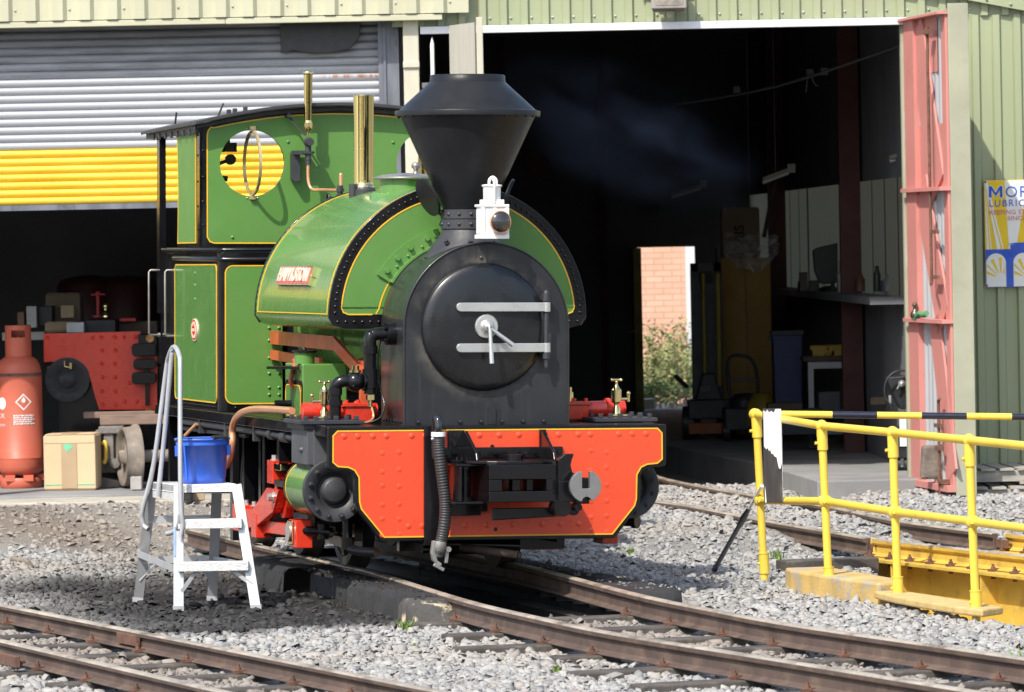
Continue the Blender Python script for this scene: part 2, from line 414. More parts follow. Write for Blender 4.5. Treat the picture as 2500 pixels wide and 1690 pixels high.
# lining on the curved side: u = y, v = angle
def onT(u,v,w): return (TX-(TR+w)*math.cos(v),u,TZ+.03+(TR+w)*math.sin(v))
ln=[(.86,.05),(.86,2.9)]; 
m.ribbon([(.865,.02+.08*i) for i in range(37)],onT,.008,-.001,.0035,closed=False)
m.ribbon([(2.79,.02+.08*i) for i in range(37)],onT,.008,-.001,.0035,closed=False)
m.ribbon([(.865,.025),(2.79,.025)],onT,.008,-.001,.0035,closed=False)
P(m,'lining','line',tank)
m=MB(); k=30; A0,A1=149,104
a_=[R(A0+(A1-A0)*i/k) for i in range(k+1)]
for (r0,r1,y0,y1) in ((.5,.512,.735,.796),(.5,.6,.778,.795)):
    vs=[]; 
    for a in a_:
        for (r,y) in ((r0,y0),(r1,y0),(r1,y1),(r0,y1)): vs.append((r*math.cos(a),y,zc+r*math.sin(a)))
    fs=[(4*i+j,4*i+(j+1)%4,4*i+4+(j+1)%4,4*i+4+j) for i in range(k) for j in range(4)]+[(0,1,2,3),(4*k+3,4*k+2,4*k+1,4*k)]
    m.add(vs,fs,0)
for a in (144,134,124,112,106): m.bolt((.565*math.cos(R(a)),.778,zc+.565*math.sin(R(a))),(0,-1,0),.015,.022,n=10)
for a in (138,128,117): m.dome((.532*math.cos(R(a)),.778,zc+.532*math.sin(R(a))),(0,-1,0),.01,.012)
P(m,'tank_flange','green',tank)
# filler
m=MB(); fx,fy=-.13,1.6
m.lathe((fx,fy,2.2),(0,0,1),[(0,.23),(.05,.225),(.055,.2),(.055,.17),(.055,.17),(.135,.168)],48)
for i in range(26): m.dome((fx+.2*math.cos(i*.2417),fy+.2*math.sin(i*.2417),2.253),(0,0,1),.008,.008)
fil=P(m,'filler_neck','green',tank)
m=MB(); m.lathe((fx,fy,2.335),(0,0,1),[(0,.17),(.002,.2),(.012,.203),(.016,.2),(.03,.15),(.04,.06),(.042,.0)],48)
m.lathe((fx+.05,fy-.02,2.37),(0,0,1),[(0,.022),(.012,.014),(.03,.014),(.04,.026),(.055,.028),(.068,.02),(.072,0)],20)
P(m,'filler_lid','dullsteel',fil)
# nameplate on the left flank
y0,y1=1.36,2.26; va,vb=.235,.385
m=MB(); V=[onT(y0,va,.004),onT(y1,va,.004),onT(y1,vb,.004),onT(y0,vb,.004)]
pa=Vector(onT(0,va,.012)); pb=Vector(onT(0,vb,.012)); upv=(pb-pa).normalized(); nv=Vector((-math.cos((va+vb)/2),0,math.sin((va+vb)/2))); yv=Vector((0,-1,0))
PH_=(pb-pa).length; PL=y1-y0; O=Vector((pa.x,y1,pa.z))
T=Matrix((( yv.x,upv.x,nv.x,O.x),(yv.y,upv.y,nv.y,O.y),(yv.z,upv.z,nv.z,O.z),(0,0,0,1)))
m.T=T; m.box(0,PL,0,PH_,-.012,.016,0)
m.box(.012,PL-.012,.008,PH_-.008,.016,.018,1)
for u in (-.02,PL+.02): m.box(u-.02,u+.02,PH_*.45,PH_*.58,-.012,.012,0)
vs,fs=text_mesh('HAWKSTON',.125,1.13,.006,.002); xs=[v[0] for v in vs]; sc=(PL-.1)/(max(xs)-min(xs))
m.add([(.05+(v[0]-min(xs))*sc,.024+v[1]*.95,.02+v[2]) for v in vs],fs,2)
P(m,'nameplate','brass red2 plate_letter',tank)

# safety valve bonnet and whistle
m=MB(); sx,sy=-.215,2.38
m.lathe((sx,sy,2.2),(0,0,1),[(0,.085),(.085,.085),(.085,.085),(.09,.07),(.11,.07),(.11,.07)],32,1)
m.lathe((sx,sy,2.3),(0,0,1),[(0,.07),(.012,.07),(.016,.062),(.03,.0615),(.57,.0635),(.57,.0635),(.575,.06),(.575,.06),(.3,.056)],40,0)
m.cyl((sx-.075,sy-.03,2.22),(sx-.075,sy-.03,2.32),.026,n=14,mat=1)
P(m,'safety_valve','brass cast')
m=MB(); wx,wy=-.245,3.80
m.lathe((wx,wy,2.66),(0,0,1),[(0,.012),(.03,.016),(.035,.03),(.055,.033),(.08,.034),(.08,.034),(.08,.027),(.08,.027),(.095,.026),(.095,.026),(.39,.0285),(.39,.0285),(.392,.033),(.41,.033),(.414,.028),(.414,0)],24,0)
wh=P(m,'whistle','brass')
m=MB(); m.ball((wx,wy-.005,2.615),.032); m.cyl((wx,wy-.06,2.615),(wx,wy+.02,2.615),.025); m.cyl((wx,wy,2.50),(wx,wy,2.6),.02); m.box(wx-.035,wx+.035,wy-.03,wy+.03,2.54,2.555)
m.prism(rrect(wx-.095,wx-.045,2.36,2.56,.02),XZ,wy+.04,wy+.11); m.box(wx-.09,wx+.02,wy,wy+.1,2.535,2.56)
m.obox((wx-.02,wy,2.66),(wx-.115,wy+.1,2.79),.01,.01); m.cyl((wx-.115,wy+.05,2.79),(wx-.115,wy+.12,2.79),.014)
m.cyl((wx,wy,2.47),(wx,wy,2.5),.017)
P(m,'valve','cast',wh)
m=MB(); m.tube([(wx,wy,2.49),(wx,wy,2.37),(wx+.02,wy-.03,2.31),(wx+.07,wy-.12,2.305),(wx+.13,wy-.3,2.30)],.0105,10,0,6)
m.tube([(wx+.14,wy-.33,2.31),(wx+.14,wy-.33,2.40)],.012,10,0,0); m.dome((wx+.14,wy-.33,2.40),(0,0,1),.012,.012)
P(m,'steam_pipe','copper',wh)
m=MB(); m.cyl((wx+.135,wy-.33,2.15),(wx+.135,wy-.33,2.33),.019); m.cyl((wx+.135,wy-.33,2.24),(wx+.135,wy-.33,2.27),.027); m.cyl((wx+.135,wy-.33,2.29),(wx+.135,wy-.33,2.31),.025)
m.cyl((wx+.06,wy-.33,2.25),(wx+.12,wy-.33,2.25),.009); m.lathe((wx+.05,wy-.33,2.25),(1,0,0),[(0,.028),(.004,.033),(.012,.033),(.016,.028)],16)
P(m,'stop_valve','cast',wh)

# cab: lower part
CW=.935; Z0,Z1=.89,1.9; YF,YR=3.32,4.76
foot=[]
m=MB()
r=.05
for s in (-1,1):
    pl=[(s*CW,YR)]+[(s*(CW-r+r*math.cos(R(t))),YF+r-r*math.sin(R(t))) for t in (0,22,45,67,90)]+[(s*.52,YF),(s*.52,YF+.03),(s*(CW-.03),YF+.06),(s*(CW-.03),YR)]
    m.prism(pl,XY,Z0,Z1)
    m.box(s*.9-.012,s*.9+.012,YR-.02,5.34,Z0,1.9)
m.box(-.9,.9,5.3,5.33,Z0,1.5)
m.box(-.56,.56,3.36,3.9,.9,1.9); m.box(-.93,.93,YF+.04,3.98,1.885,1.905)
cab=P(m,'cab','black',bevel=.003)
# beading at the waist
m=MB()
for s in (-1,1):
    m.tube([(s*(CW+.004),YR+.38,1.925),(s*(CW+.004),YF+.05,1.918),(s*(CW-.03),YF-.002,1.918),(s*.45,YF-.002,1.918)],.011,8,0,0)
    m.tube([(s*(CW+.003),YR,1.865),(s*(CW+.003),YF+.05,1.857),(s*(CW-.03),YF-.002,1.857),(s*.45,YF-.002,1.857)],.016,8,0,0)
    m.box(s*CW-.015,s*CW+.015,YF+.01,YR+.3,1.905,1.915)
P(m,'beading','black',cab)
mp=MB(); ml=MB()
for s in (-1,1):
    for i in range(22): mp.dome((s*CW,3.45+i*.056,.915),(s,0,0),.008,.006,8,1)
    for i in range(9): mp.dome((s*(CW-.001),4.745,1.0+i*.1),(s,0,0),.008,.006,8,1)
    for x in (.83,.73,.65,.57): mp.dome((s*x,YF,.912),(0,-1,0),.009,.007,8,1)
    fs_=lambda u,v,w,s=s:(s*(CW+w),u,v); ff_=lambda u,v,w,s=s:(s*u,YF-w,v)
    rp=rrect(3.385,4.725,.942,1.822,.045); mp.prism(rp,fs_,-.002,.004); ml.ribbon(rp,fs_,.008,.001,.0062)
    fp=rrect(.525,.895,.938,1.815,[.05,0,0,.05]); mp.prism(fp,ff_,-.002,.004)
    q=[p for p in fp if p[0]>.53]; ml.ribbon([(.525,.938)]+q[q.index(min(q,key=lambda p:(p[1],p[0]))):]+q[:q.index(min(q,key=lambda p:(p[1],p[0])))]+[(.525,1.815)],ff_,.008,.001,.0062,closed=False)
    for z in (1.77,1.69,1.6): mp.dome((s*(CW+.004),4.06,z),(s,0,0),.011,.008)
    for z in (1.39,1.31,1.2,1.1,1.01,.965): 
        for x in (.612,.548): mp.dome((s*x,YF-.004,z+.03),(0,-1,0),.011,.009,10)
P(mp,'lower_panel','green black',cab); P(ml,'lower_lining','line',cab)
# works plate
m=MB(); prof=arcp(0,0,1,0,360,36)[:-1]
el=lambda u,v,w:(-(CW+w),4.06+u,1.40+v)
m.prism([(.098*x,.073*z) for x,z in prof],el,0,.012,0)
m.prism([(.091*x,.066*z) for x,z in prof],el,.012,.0135,1)
m.prism([(.052*x,.03*z) for x,z in prof],el,.0135,.015,0)
m.prism([(.0495*x,.028*z) for x,z in prof],el,.015,.016,1)
for i in range(7): m.prism([(-.034+i*.011,-.01),(-.028+i*.011,-.01),(-.028+i*.011,.01),(-.034+i*.011,.01)],el,.016,.018,0)
for i in range(26):
    a=2*PI*i/26; el2=lambda u,v,w:(-(CW+w),4.06+.07*math.cos(a)+u,1.40+.046*math.sin(a)+v)
    m.prism([(-.004,-.008),(.004,-.008),(.004,.008),(-.004,.008)],el2,.0135,.017,0)
P(m,'works_plate','plate_letter red2',cab)
# grab rails
m=MB()
for (y,) in ((4.74,),(5.32,)):
    x=-CW if y<5 else -.93
    m.tube([(x,y,1.352),(x-.055,y,1.352),(x-.066,y,1.365),(x-.066,y,1.775),(x-.055,y,1.787),(x,y,1.787)],.007,8,0,0)
    for z in (1.352,1.787): m.cyl((x-.006,y,z),(x+.01,y,z),.014)
P(m,'grab_rail','dullsteel',cab)
# upper cab
YU=3.93; 
def roofz(x): return 2.735+.118*(1-(x/CW)**2)
WX,WZ,WR=.588,2.48,.214
def ring_panel(mb,s,outer,fn,w,mat=0,back=None):
    """outer convex polygon round the window, hole cut"""
    angs=sorted(set([2*PI*i/64 for i in range(64)]+[math.atan2(z-WZ,x-WX)%(2*PI) for x,z in outer]))
    ins=[];outs=[]
    for a in angs:
        d=(math.cos(a),math.sin(a)); best=9
        for i in range(len(outer)):
            (x1,z1),(x2,z2)=outer[i],outer[(i+1)%len(outer)]
            ex,ez=x2-x1,z2-z1; den=d[0]*ez-d[1]*ex
            if abs(den)<1e-9: continue
            t=((x1-WX)*ez-(z1-WZ)*ex)/den; u=((x1-WX)*d[1]-(z1-WZ)*d[0])/den
            if t>0 and -1e-6<=u<=1+1e-6: best=min(best,t)
        ins.append((WX+WR*d[0],WZ+WR*d[1])); outs.append((WX+best*d[0],WZ+best*d[1]))
    n=len(angs)
    vs=[fn(s*x,z,w) for x,z in ins]+[fn(s*x,z,w) for x,z in outs]
    fs=[(i,(i+1)%n,n+(i+1)%n,n+i) for i in range(n)]
    mb.add(vs,fs,mat)
    if back is not None:
        vb=[fn(s*x,z,w) for x,z in ins]+[fn(s*x,z,back) for x,z in ins]; mb.add(vb,[(i,(i+1)%n,n+(i+1)%n,n+i) for i in range(n)],mat)
top=[(CW*i/10,roofz(CW*i/10)-.004) for i in range(11)]
m=MB(); mp=MB(); ml=MB()
outer=[(0,1.905),(CW,1.905)]+top[::-1]
inner_top=[(x,roofz(x)-.05) for x in (.02,.1,.2,.3,.4,.5,.6,.7,.78,.84)]
inner=[(.0,1.962),(.84,1.962),(.868,1.972),(.885,2.0),(.885,2.66),(.878,2.69),(.86,2.71)]+inner_top[::-1]+[(0,roofz(0)-.05)]
for s in (-1,1):
    ring_panel(m,s,outer,XZ,YU,0,YU+.02); ring_panel(m,s,outer,XZ,YU+.02)
    ring_panel(mp,s,inner,XZ,YU-.004,0,YU)
    ml.ribbon([(s*x,z) for x,z in inner[:-1]]+[(0,roofz(0)-.05)],XZ,.008,YU-.002,YU-.0065,closed=False)
    # side sheet
    sd=lambda u,v,w,s=s:(s*(CW+w),u,v)
    m.prism([(YU,1.905),(4.66,1.905),(4.64,2.1),(4.63,2.3),(4.65,2.5),(4.68,2.71),(4.7,2.735),(YU,2.735)],sd,-.02,0)
    gs_=MB()
    gp=[(4.04,1.965),(4.625,1.965),(4.612,2.1),(4.602,2.3),(4.62,2.5),(4.645,2.70),(4.06,2.70),(4.04,2.68)]
    gs_.prism(gp,sd,-.001,.004); P(gs_,'side_panel','green_side',cab); ml.ribbon(gp[:-2]+[(4.07,2.70),(4.05,2.69),(4.04,2.67)],sd,.008,.001,.0062)
    m.box(s*.925-.022,s*.925+.022,5.2,5.29,1.5,2.72)
    for z in (2.05,2.2,2.36,2.53,2.66):
        m.dome((s*CW,3.985,z),(s,0,0),.009,.007); m.dome((s*.912,YU,z+.03),(0,-1,0),.009,.007)
    for (x,z) in ((.72,2.0),(.35,2.62),(.3,2.0)): mp.dome((s*x,YU-.004,z),(0,-1,0),.011,.009)
P(m,'cab_front','black',cab); P(mp,'upper_panel','green',cab); P(ml,'upper_lining','line',cab)
# roof
m=MB(); xs=[-.985+1.97*i/24 for i in range(25)]
ys=(3.82,5.66); vs=[];fs=[]
for y in ys:
    for dz in (0,.022):
        for x in xs: vs.append((x,y,2.735+.118*(1-(x/CW)**2)+dz+(-.02 if y>5.3 else 0)))
n=25
for i in range(n-1):
    fs+= [(i,i+1,2*n+i+1,2*n+i),(n+i,3*n+i,3*n+i+1,n+i+1),(i,n+i,n+i+1,i+1),(2*n+i,2*n+i+1,3*n+i+1,3*n+i)]
fs+=[(0,2*n,3*n,n),(n-1,2*n-1,4*n-1,3*n-1)]
m.add(vs,fs,0)
m.prism([(x,roofz(x)-.002) for x in (-.95,-.5,0,.5,.95)]+[(x,roofz(x)-.028) for x in (.95,.5,0,-.5,-.95)],XZ,3.905,3.928)
for s in (-1,1):
    m.box(s*.94-.02,s*.94+.02,3.95,5.6,2.675,2.725)
    for i in range(7): m.box(s*.962-.008,s*.962+.008,4.1+i*.2,4.13+i*.2,2.66,2.7)
m.obox((-.93,4.75,2.755),(-.925,4.73,2.83),.012,.012); m.obox((-.76,4.2,2.78),(-.72,4.2,2.875),.012,.012)
for x in (-.68,-.64,-.57): m.box(x-.012,x+.012,4.2,4.24,roofz(x)+.015,roofz(x)+.045)
P(m,'cab_roof','cast',cab,.003)
# pivoting window rims
n_=NT('window_glass'); gt=n_.node('ShaderNodeBsdfTransparent'); gt.inputs[0].default_value=(.93,.92,.86,1); gg=n_.node('ShaderNodeBsdfGlossy'); gg.inputs['Roughness'].default_value=.03; gm=n_.node('ShaderNodeMixShader'); gm.inputs[0].default_value=.06; n_.link(gt.outputs[0],gm.inputs[1]); n_.link(gg.outputs[0],gm.inputs[2]); n_.link(gm.outputs[0],n_.out.inputs[0])
MT['glass']=n_.m
for s in (-1,1):
    m=MB(); a=R(87); ax=Vector((math.cos(a),-math.sin(a),0)); nz=Vector((math.sin(a),math.cos(a),0))
    c=Vector((s*WX,YU-.012,WZ))
    T=Matrix(((ax.x,0,nz.x,c.x),(ax.y,0,nz.y,c.y),(0,1,0,c.z),(0,0,0,1)))
    m.T=T; m.lathe((0,0,-.009),(0,0,1),[(0,.196),(0,.21),(0,.21),(.018,.21),(.018,.21),(.018,.196),(.018,.196),(0,.196)],56,0)
    m.T=None
    for z in (WZ+.225,WZ-.225):
        m.box(s*WX-.018,s*WX+.018,YU-.03,YU,z-.01,z+.014); m.cyl((s*WX,YU-.015,WZ+.2 if z>WZ else WZ-.225),(s*WX,YU-.015,WZ+.225 if z>WZ else WZ-.2),.007)
        for d in (-.035,.035): m.dome((s*WX+d,YU-.004,z),(0,-1,0),.007,.007)
    rim=P(m,'window','satin_brass',cab)
    m=MB(); m.T=T; m.lathe((0,0,-.001),(0,0,1),[(0,0),(0,.196)],48,0,False); 
    P(m,'window_glass','glass',rim)
# fittings seen through the window
m=MB(); m.prism([(-.86,2.72),(-.655,2.76),(-.655,2.59),(-.69,2.56),(-.80,2.55)],XZ,4.3,4.33,1)
m.box(-.70,-.62,4.25,4.3,2.56,2.62); m.cyl((-.74,4.26,2.58),(-.74,4.3,2.58),.03); m.cyl((-.66,4.25,2.51),(-.66,4.29,2.51),.035)
m.tube([(-.66,4.27,2.51),(-.74,4.27,2.48),(-.86,4.27,2.43)],.012,8,0,0); m.tube([(-.86,4.27,2.40),(-.70,4.27,2.385)],.014,8,0,0); m.cyl((-.80,4.27,2.395),(-.68,4.27,2.384),.018)
m.tube([(-.88,4.27,2.55),(-.74,4.27,2.49)],.01,8,0,0)
m.cyl((-.2,4.0,1.6),(-.2,4.15,1.6),.06); m.cyl((.2,3.95,2.2),(.2,4.0,2.2),.08)
P(m,'regulator','black cast',cab)
# ------------------------------------------------------------------ cylinders, steam chests, motion
def cyl_side(s):
    X=s*.889; Zc=.508
    m=MB(); m.lathe((X,.34,Zc),(0,1,0),[(0,.166),(.53,.166)],56,0)
    for y in (.36,.85): m.lathe((X,y,Zc),(0,1,0),[(0,.1665),(0,.168),(.012,.168),(.012,.1665)],56,1)
    m.lathe((X,.33,Zc),(0,1,0),[(0,.17),(.022,.17)],56,2); m.lathe((X,.86,Zc),(0,1,0),[(0,.17),(.03,.17),(.03,.17),(.03,0)],56,2)
    for dx in (-.075,.075): zt_c=Zc+math.sqrt(.168**2-.075**2); m.obox((X+dx,.36,zt_c),(X+dx,.86,zt_c),.008,.003,1)
    m.box(X-.07,X+.07,.36,.86,Zc+.154,Zc+.1665,2)
    cy=P(m,'cylinder','green line black')
    m=MB(); m.lathe((X,.335,Zc),(0,-1,0),[(0,.182),(.02,.185),(.048,.185),(.052,.181),(.052,.181),(.052,.112),(.03,.1),(.02,.095),(.02,.09),(.03,.08),(.058,.072),(.066,.06),(.068,0)],64,0)
    for i in range(12):
        a=2*PI*(i+.5)/12; m.bolt((X+.152*math.cos(a),.283,Zc+.152*math.sin(a)),(0,-1,0),.0135,.018); m.dome((X+.152*math.cos(a),.265,Zc+.152*math.sin(a)),(0,-1,0),.008,.008)
    m.lathe((X,.86,Zc),(0,1,0),[(0,.16),(.04,.16),(.04,.16),(.09,.08),(.2,.06),(.2,0)],40,0)
    P(m,'cylinder_cover','cast',cy)
    # casting under the steam chest
    m=MB(); m.box(min(s*1.035,s*.80),max(s*1.035,s*.80),.36,.78,.655,.86)
    m.box(min(s*1.0,s*.80),max(s*1.0,s*.80),.345,.36,.63,.86)
    m.prism([(s*1.035,.7),(s*.80,.7),(s*.78,.6),(s*1.0,.62)],XZ,.37,.76)
    m.dome((s*1.035,.5,.74),(s,0,0),.02,.02)
    P(m,'cylinder_casting','grey_cast2',cy,.004)
    m=MB(); m.box(min(s*1.08,s*.70),max(s*1.08,s*.70),.33,.80,.892,.915); m.box(min(s*1.06,s*.72),max(s*1.06,s*.72),.35,.78,.86,.892)
    for i in range(6):
        for y in (.37,.56,.75): 
            if y==.56 and 0<i<5: continue
            x=s*(.74+i*.06); m.box(x-.013,x+.013,y-.013,y+.013,.915,.94)
    P(m,'steam_chest_cover','cast',cy,.003)
    # brass lubricator
    m=MB(); lx,ly=s*.888,.55
    m.lathe((lx,ly,.915),(0,0,1),[(0,.024),(.05,.024),(.065,.014),(.075,.012),(.085,.022),(.09,.031),(.09,.031),(.16,.031),(.16,.031),(.172,.02),(.19,.01),(.205,.008),(.21,.012),(.215,0)],24,0)
    m.cyl((lx-.028,ly,1.135),(lx+.028,ly,1.135),.007); m.ball((lx-.028,ly,1.135),.01); m.ball((lx+.028,ly,1.135),.01)
    d=-1 if s<0 else 1
    m.cyl((lx,ly,1.02),(lx+d*.075,ly,1.02),.009); m.cyl((lx+d*.075,ly,1.005),(lx+d*.075,ly,1.05),.009); m.ball((lx+d*.075,ly,1.055),.013)
    m.cyl((lx-.06,ly-.08,.925),(lx+.05,ly-.08,.925),.008)
    P(m,'lubricator','brass',cy)
    # motion
    q=lambda x: (min(s*x[0],s*x[1]),max(s*x[0],s*x[1]))
    m=MB()
    x0,x1=q((.99,.86))
    m.box(x0,x1,1.50,1.66,.50,.64,0); m.box(x0+.004,x1-.004,1.30,1.50,.585,.625,1); m.box(x0+.004,x1-.004,1.14,1.48,.49,.53,2)
    m.cyl((s*.92,1.56,.64),(s*.92,1.56,.67),.026,mat=3); m.ball((s*.92,1.56,.70),.03,mat=1); m.cyl((s*.92,1.56,.72),(s*.92,1.56,.745),.013,mat=1,n=6); m.bolt((s*.95,1.63,.64),(0,0,1),.018,.03,3)
    m.cyl((s*.88,1.5,.42),(s*.93,1.5,.42),.125,n=40,mat=0)
    m.cyl((s*.86,1.50,.42),(s*.97,1.50,.42),.07,n=30,mat=0); m.cyl((s*.97,1.5,.42),(s*.985,1.5,.42),.038,n=20,mat=3); m.bolt((s*.985,1.50,.42),(s,0,0),.026,.035,3)
    m.box(*q((.93,.86)),.88,1.6,.40,.46,0)
    P(m,'crosshead','red2 brass black steel',None or LOCO,.004)
    m=MB(); ff=lambda u,v,w:(s*w,u,v)
    m.prism([(1.36,.47),(1.52,.33),(2.05,.21),(2.5,.19),(2.5,.30),(2.08,.33),(1.70,.47)],ff,.93,.985)
    m.box(*q((1.0,.90)),2.35,2.62,.17,.335); 
    for y in (2.43,2.2): m.bolt((s*.95,y,.335),(0,0,1),.018,.03,1)
    P(m,'connecting_rod','red2 steel',LOCO,.005)
    m=MB(); m.prism([(1.05,.20),(1.92,.185),(2.0,.16),(2.14,.16),(2.14,.29),(2.0,.29),(1.92,.265),(1.05,.27)],ff,.90,.945)
    m.box(*q((.99,.89)),1.98,2.12,.15,.30)
    m.box(*q((.99,.89)),.86,1.06,.145,.31); m.box(*q((1.0,.99)),.93,1.06,.16,.305,1); m.cyl((s*1.0,1.0,.235),(s*1.012,1.0,.235),.058,n=28,mat=2)
    P(m,'coupling_rod','red2 brass steel',LOCO,.005)
    m=MB(); m.box(*q((.80,.5)),1.2,1.26,.22,.84); m.box(*q((.82,.5)),2.62,2.68,.12,.84); m.box(*q((.80,.45)),3.2,3.26,.2,.84)
    m.box(*q((.98,.94)),2.7,2.78,.1,.83); m.cyl((s*.93,2.0,.42),(s*.93,2.0,.8),.012)
    m.box(*q((.95,.5)),1.5,1.56,.60,.84)
    P(m,'motion_bracket','black')
MT['rusty_pipe']=mat('rusty_steel_pipe',(.10,.07,.055),.8,var=.4,vs=14,dirt=(.30,.14,.08),ds=9)
MT['coupler_steel']=mat('machined_coupler_steel',(.34,.335,.32),.38,metal=.75,var=.08,vs=22,dirt=(.3,.22,.12),ds=11,dlo=.58,dhi=.8,damt=.45)
MT['gloss_pipe']=mat('gloss_black_pipe',(.012,.014,.018),.1,coat=.6,rvar=.03)
MT['fitting']=mat('alloy_hose_fitting',(.38,.37,.35),.42,metal=.6,var=.2,vs=18)
MT['wheel_iron']=mat('oily_wheel_iron',(.05,.045,.04),.5,var=.3,vs=9)
MT['grey_cast2']=mat('grey_primer_casting',(.075,.078,.085),.5,var=.2,vs=6,bump=.1,bs=80)
for s in (-1,1): cyl_side(s)
for y in (1.62,2.88,4.25):
    for s in (-1,1):
        m=MB(); X=s*.47; r=.36; d=(s,0,0)
        m.lathe((X-s*.06,y,r),d,[(0,r-.06),(0,r+.028),(0,r+.028),(.022,r+.026),(.03,r+.004),(.115,r),(.115,r),(.115,r-.05),(.115,r-.05),(.09,r-.06),(.09,.1),(.09,.1),(.14,.1),(.14,.1),(.14,0)],48)
        for i in range(8):
            a=2*PI*i/8; m.obox((X+s*.045,y+.1*math.cos(a),r+.1*math.sin(a)),(X+s*.045,y+.3*math.cos(a),r+.3*math.sin(a)),.05,.03,up=(1,0,0))
        m.cyl((X,y,r),(0,y,r),.06)
        P(m,'wheel','wheel_iron')
m=MB()
m.obox((-.70,.50,.17),(-.70,1.25,.19),.05,.06); m.obox((-.74,1.0,.235),(-.74,1.45,.25),.04,.055); m.obox((-.62,2.1,.25),(-.62,2.5,.25),.04,.06)
P(m,'brake_rigging','dullsteel')
m=MB(); m.tube([(-.78,.42,.45),(-.78,.42,.20),(-.75,.36,.155),(-.66,.2,.15)],.028,12,0,3); m.cyl((-.78,.42,.16),(-.78,.42,.23),.04); m.tube([(-.95,.9,.25),(-.8,.75,.24)],.03,10,0,0); m.cyl((-.84,.8,.2),(-.84,.8,.29),.035)
m.box(-.72,-.67,.5,.56,.12,.3)
P(m,'drain_cock','black')
m=MB(); m.tube([(-.35,.7,.2),(-.1,.25,.165),(.13,-.05,.135)],.024,14,0,3,caps=False); m.tube([(.13,-.05,.135),(.02,.09,.15)],.018,12,1,0)
P(m,'blowdown_pipe','rusty_pipe black')
m=MB(); m.cyl((-.35,.35,.19),(.22,.3,.17),.055); m.box(.3,.5,.4,.7,.14,.24,1); m.cyl((.78,.5,.3),(.95,.4,.3),.03,n=12); m.cyl((.95,.4,.3),(.97,.38,.3),.042,n=12)
m.box(-.5,.5,.3,.36,.15,.24)
P(m,'drag_gear','black red2')
# side pipework
m=MB()
m.cyl((-.49,.42,1.415),(-.55,.42,1.415),.066,n=20); m.tube([(-.53,.42,1.415),(-.60,.42,1.415),(-.632,.42,1.405),(-.645,.42,1.37),(-.645,.42,1.1)],.037,16,0,4)
m.cyl((-.645,.42,1.30),(-.645,.42,1.345),.045); m.cyl((-.645,.42,1.1),(-.645,.42,1.21),.046); m.cyl((-.645,.42,1.065),(-.645,.42,1.1),.038)
m.cyl((-.645,.42,1.14),(-.69,.42,1.14),.04); m.ball((-.735,.42,1.138),.058); m.cyl((-.69,.42,1.138),(-.68,.42,1.138),.055)
m.tube([(-.76,.42,1.14),(-.81,.42,1.14),(-.842,.43,1.12),(-.85,.44,1.08),(-.85,.44,.9)],.036,16,0,4); m.cyl((-.85,.44,1.0),(-.85,.44,1.03),.046,n=8); m.cyl((-.85,.44,1.06),(-.85,.44,1.1),.042)
for a in (45,135,225,315): m.bolt((-.552,.42+.05*math.cos(R(a)),1.415+.05*math.sin(R(a))),(-1,0,0),.01,.014)
m.cyl((-.735,.42,1.19),(-.735,.42,1.205),.034,n=18,mat=1); m.cyl((-.735,.42,1.205),(-.735,.42,1.23),.024,n=6,mat=1)
m.box(-.665,-.625,.4,.44,1.03,1.06,1); m.cyl((-.645,.42,.99),(-.645,.42,1.03),.014,mat=1)
P(m,'exhaust_pipework','black brass')
m=MB(); m.tube([(-.64,.42,1.0),(-.63,.40,.93),(-.68,.36,.90),(-.78,.34,.90)],.008,8,0,5)
m.tube([(.4,.9,1.42),(.62,.9,1.42)],.014,10,0,0)
m.tube([(-1.02,.83,.958),(-1.03,1.4,.953),(-1.04,1.85,.94),(-1.05,2.12,.91),(-1.05,2.30,.865),(-1.05,2.38,.80),(-1.05,2.37,.72),(-1.05,2.42,.64),(-1.05,2.55,.575)],.022,14,0,5)
m.tube([(-1.0,3.72,.80),(-1.05,3.85,.72)],.011,8,0,0)
P(m,'injector_pipe','copper')
m=MB(); m.tube([(-.57,.47,1.38),(-.59,.46,1.25),(-.58,.43,1.1),(-.57,.38,1.0),(-.60,.35,.93),(-.66,.36,.90)],.005,6,0,5); P(m,'oil_line','black')
# red ejectors on the plate
for s in (-1,1):
    m=MB()
    m.lathe((s*.985,.72,.958),(-s,0,0),[(0,0),(0,.05),(0,.05),(.09,.055),(.09,.055),(.09,.065),(.09,.065),(.115,.065),(.115,.065),(.115,.05),(.32,.045),(.32,.06),(.35,.06),(.35,.045),(.45,.045)],24)
    m.box(s*.66-.08,s*.66+.08,.63,.80,.90,.985); m.box(s*.66-.1,s*.66+.1,.62,.81,.985,1.005)
    for x in (-.07,0,.07): m.bolt((s*.66+x,.66,1.005),(0,0,1),.012,.02)
    if s>0: m.cyl((.645,.7,1.0),(.645,.7,1.06),.02,n=6,mat=1); m.cyl((.645,.7,1.06),(.645,.7,1.09),.011,mat=1)
    P(m,'ejector','red2 brass',LOCO,.003)
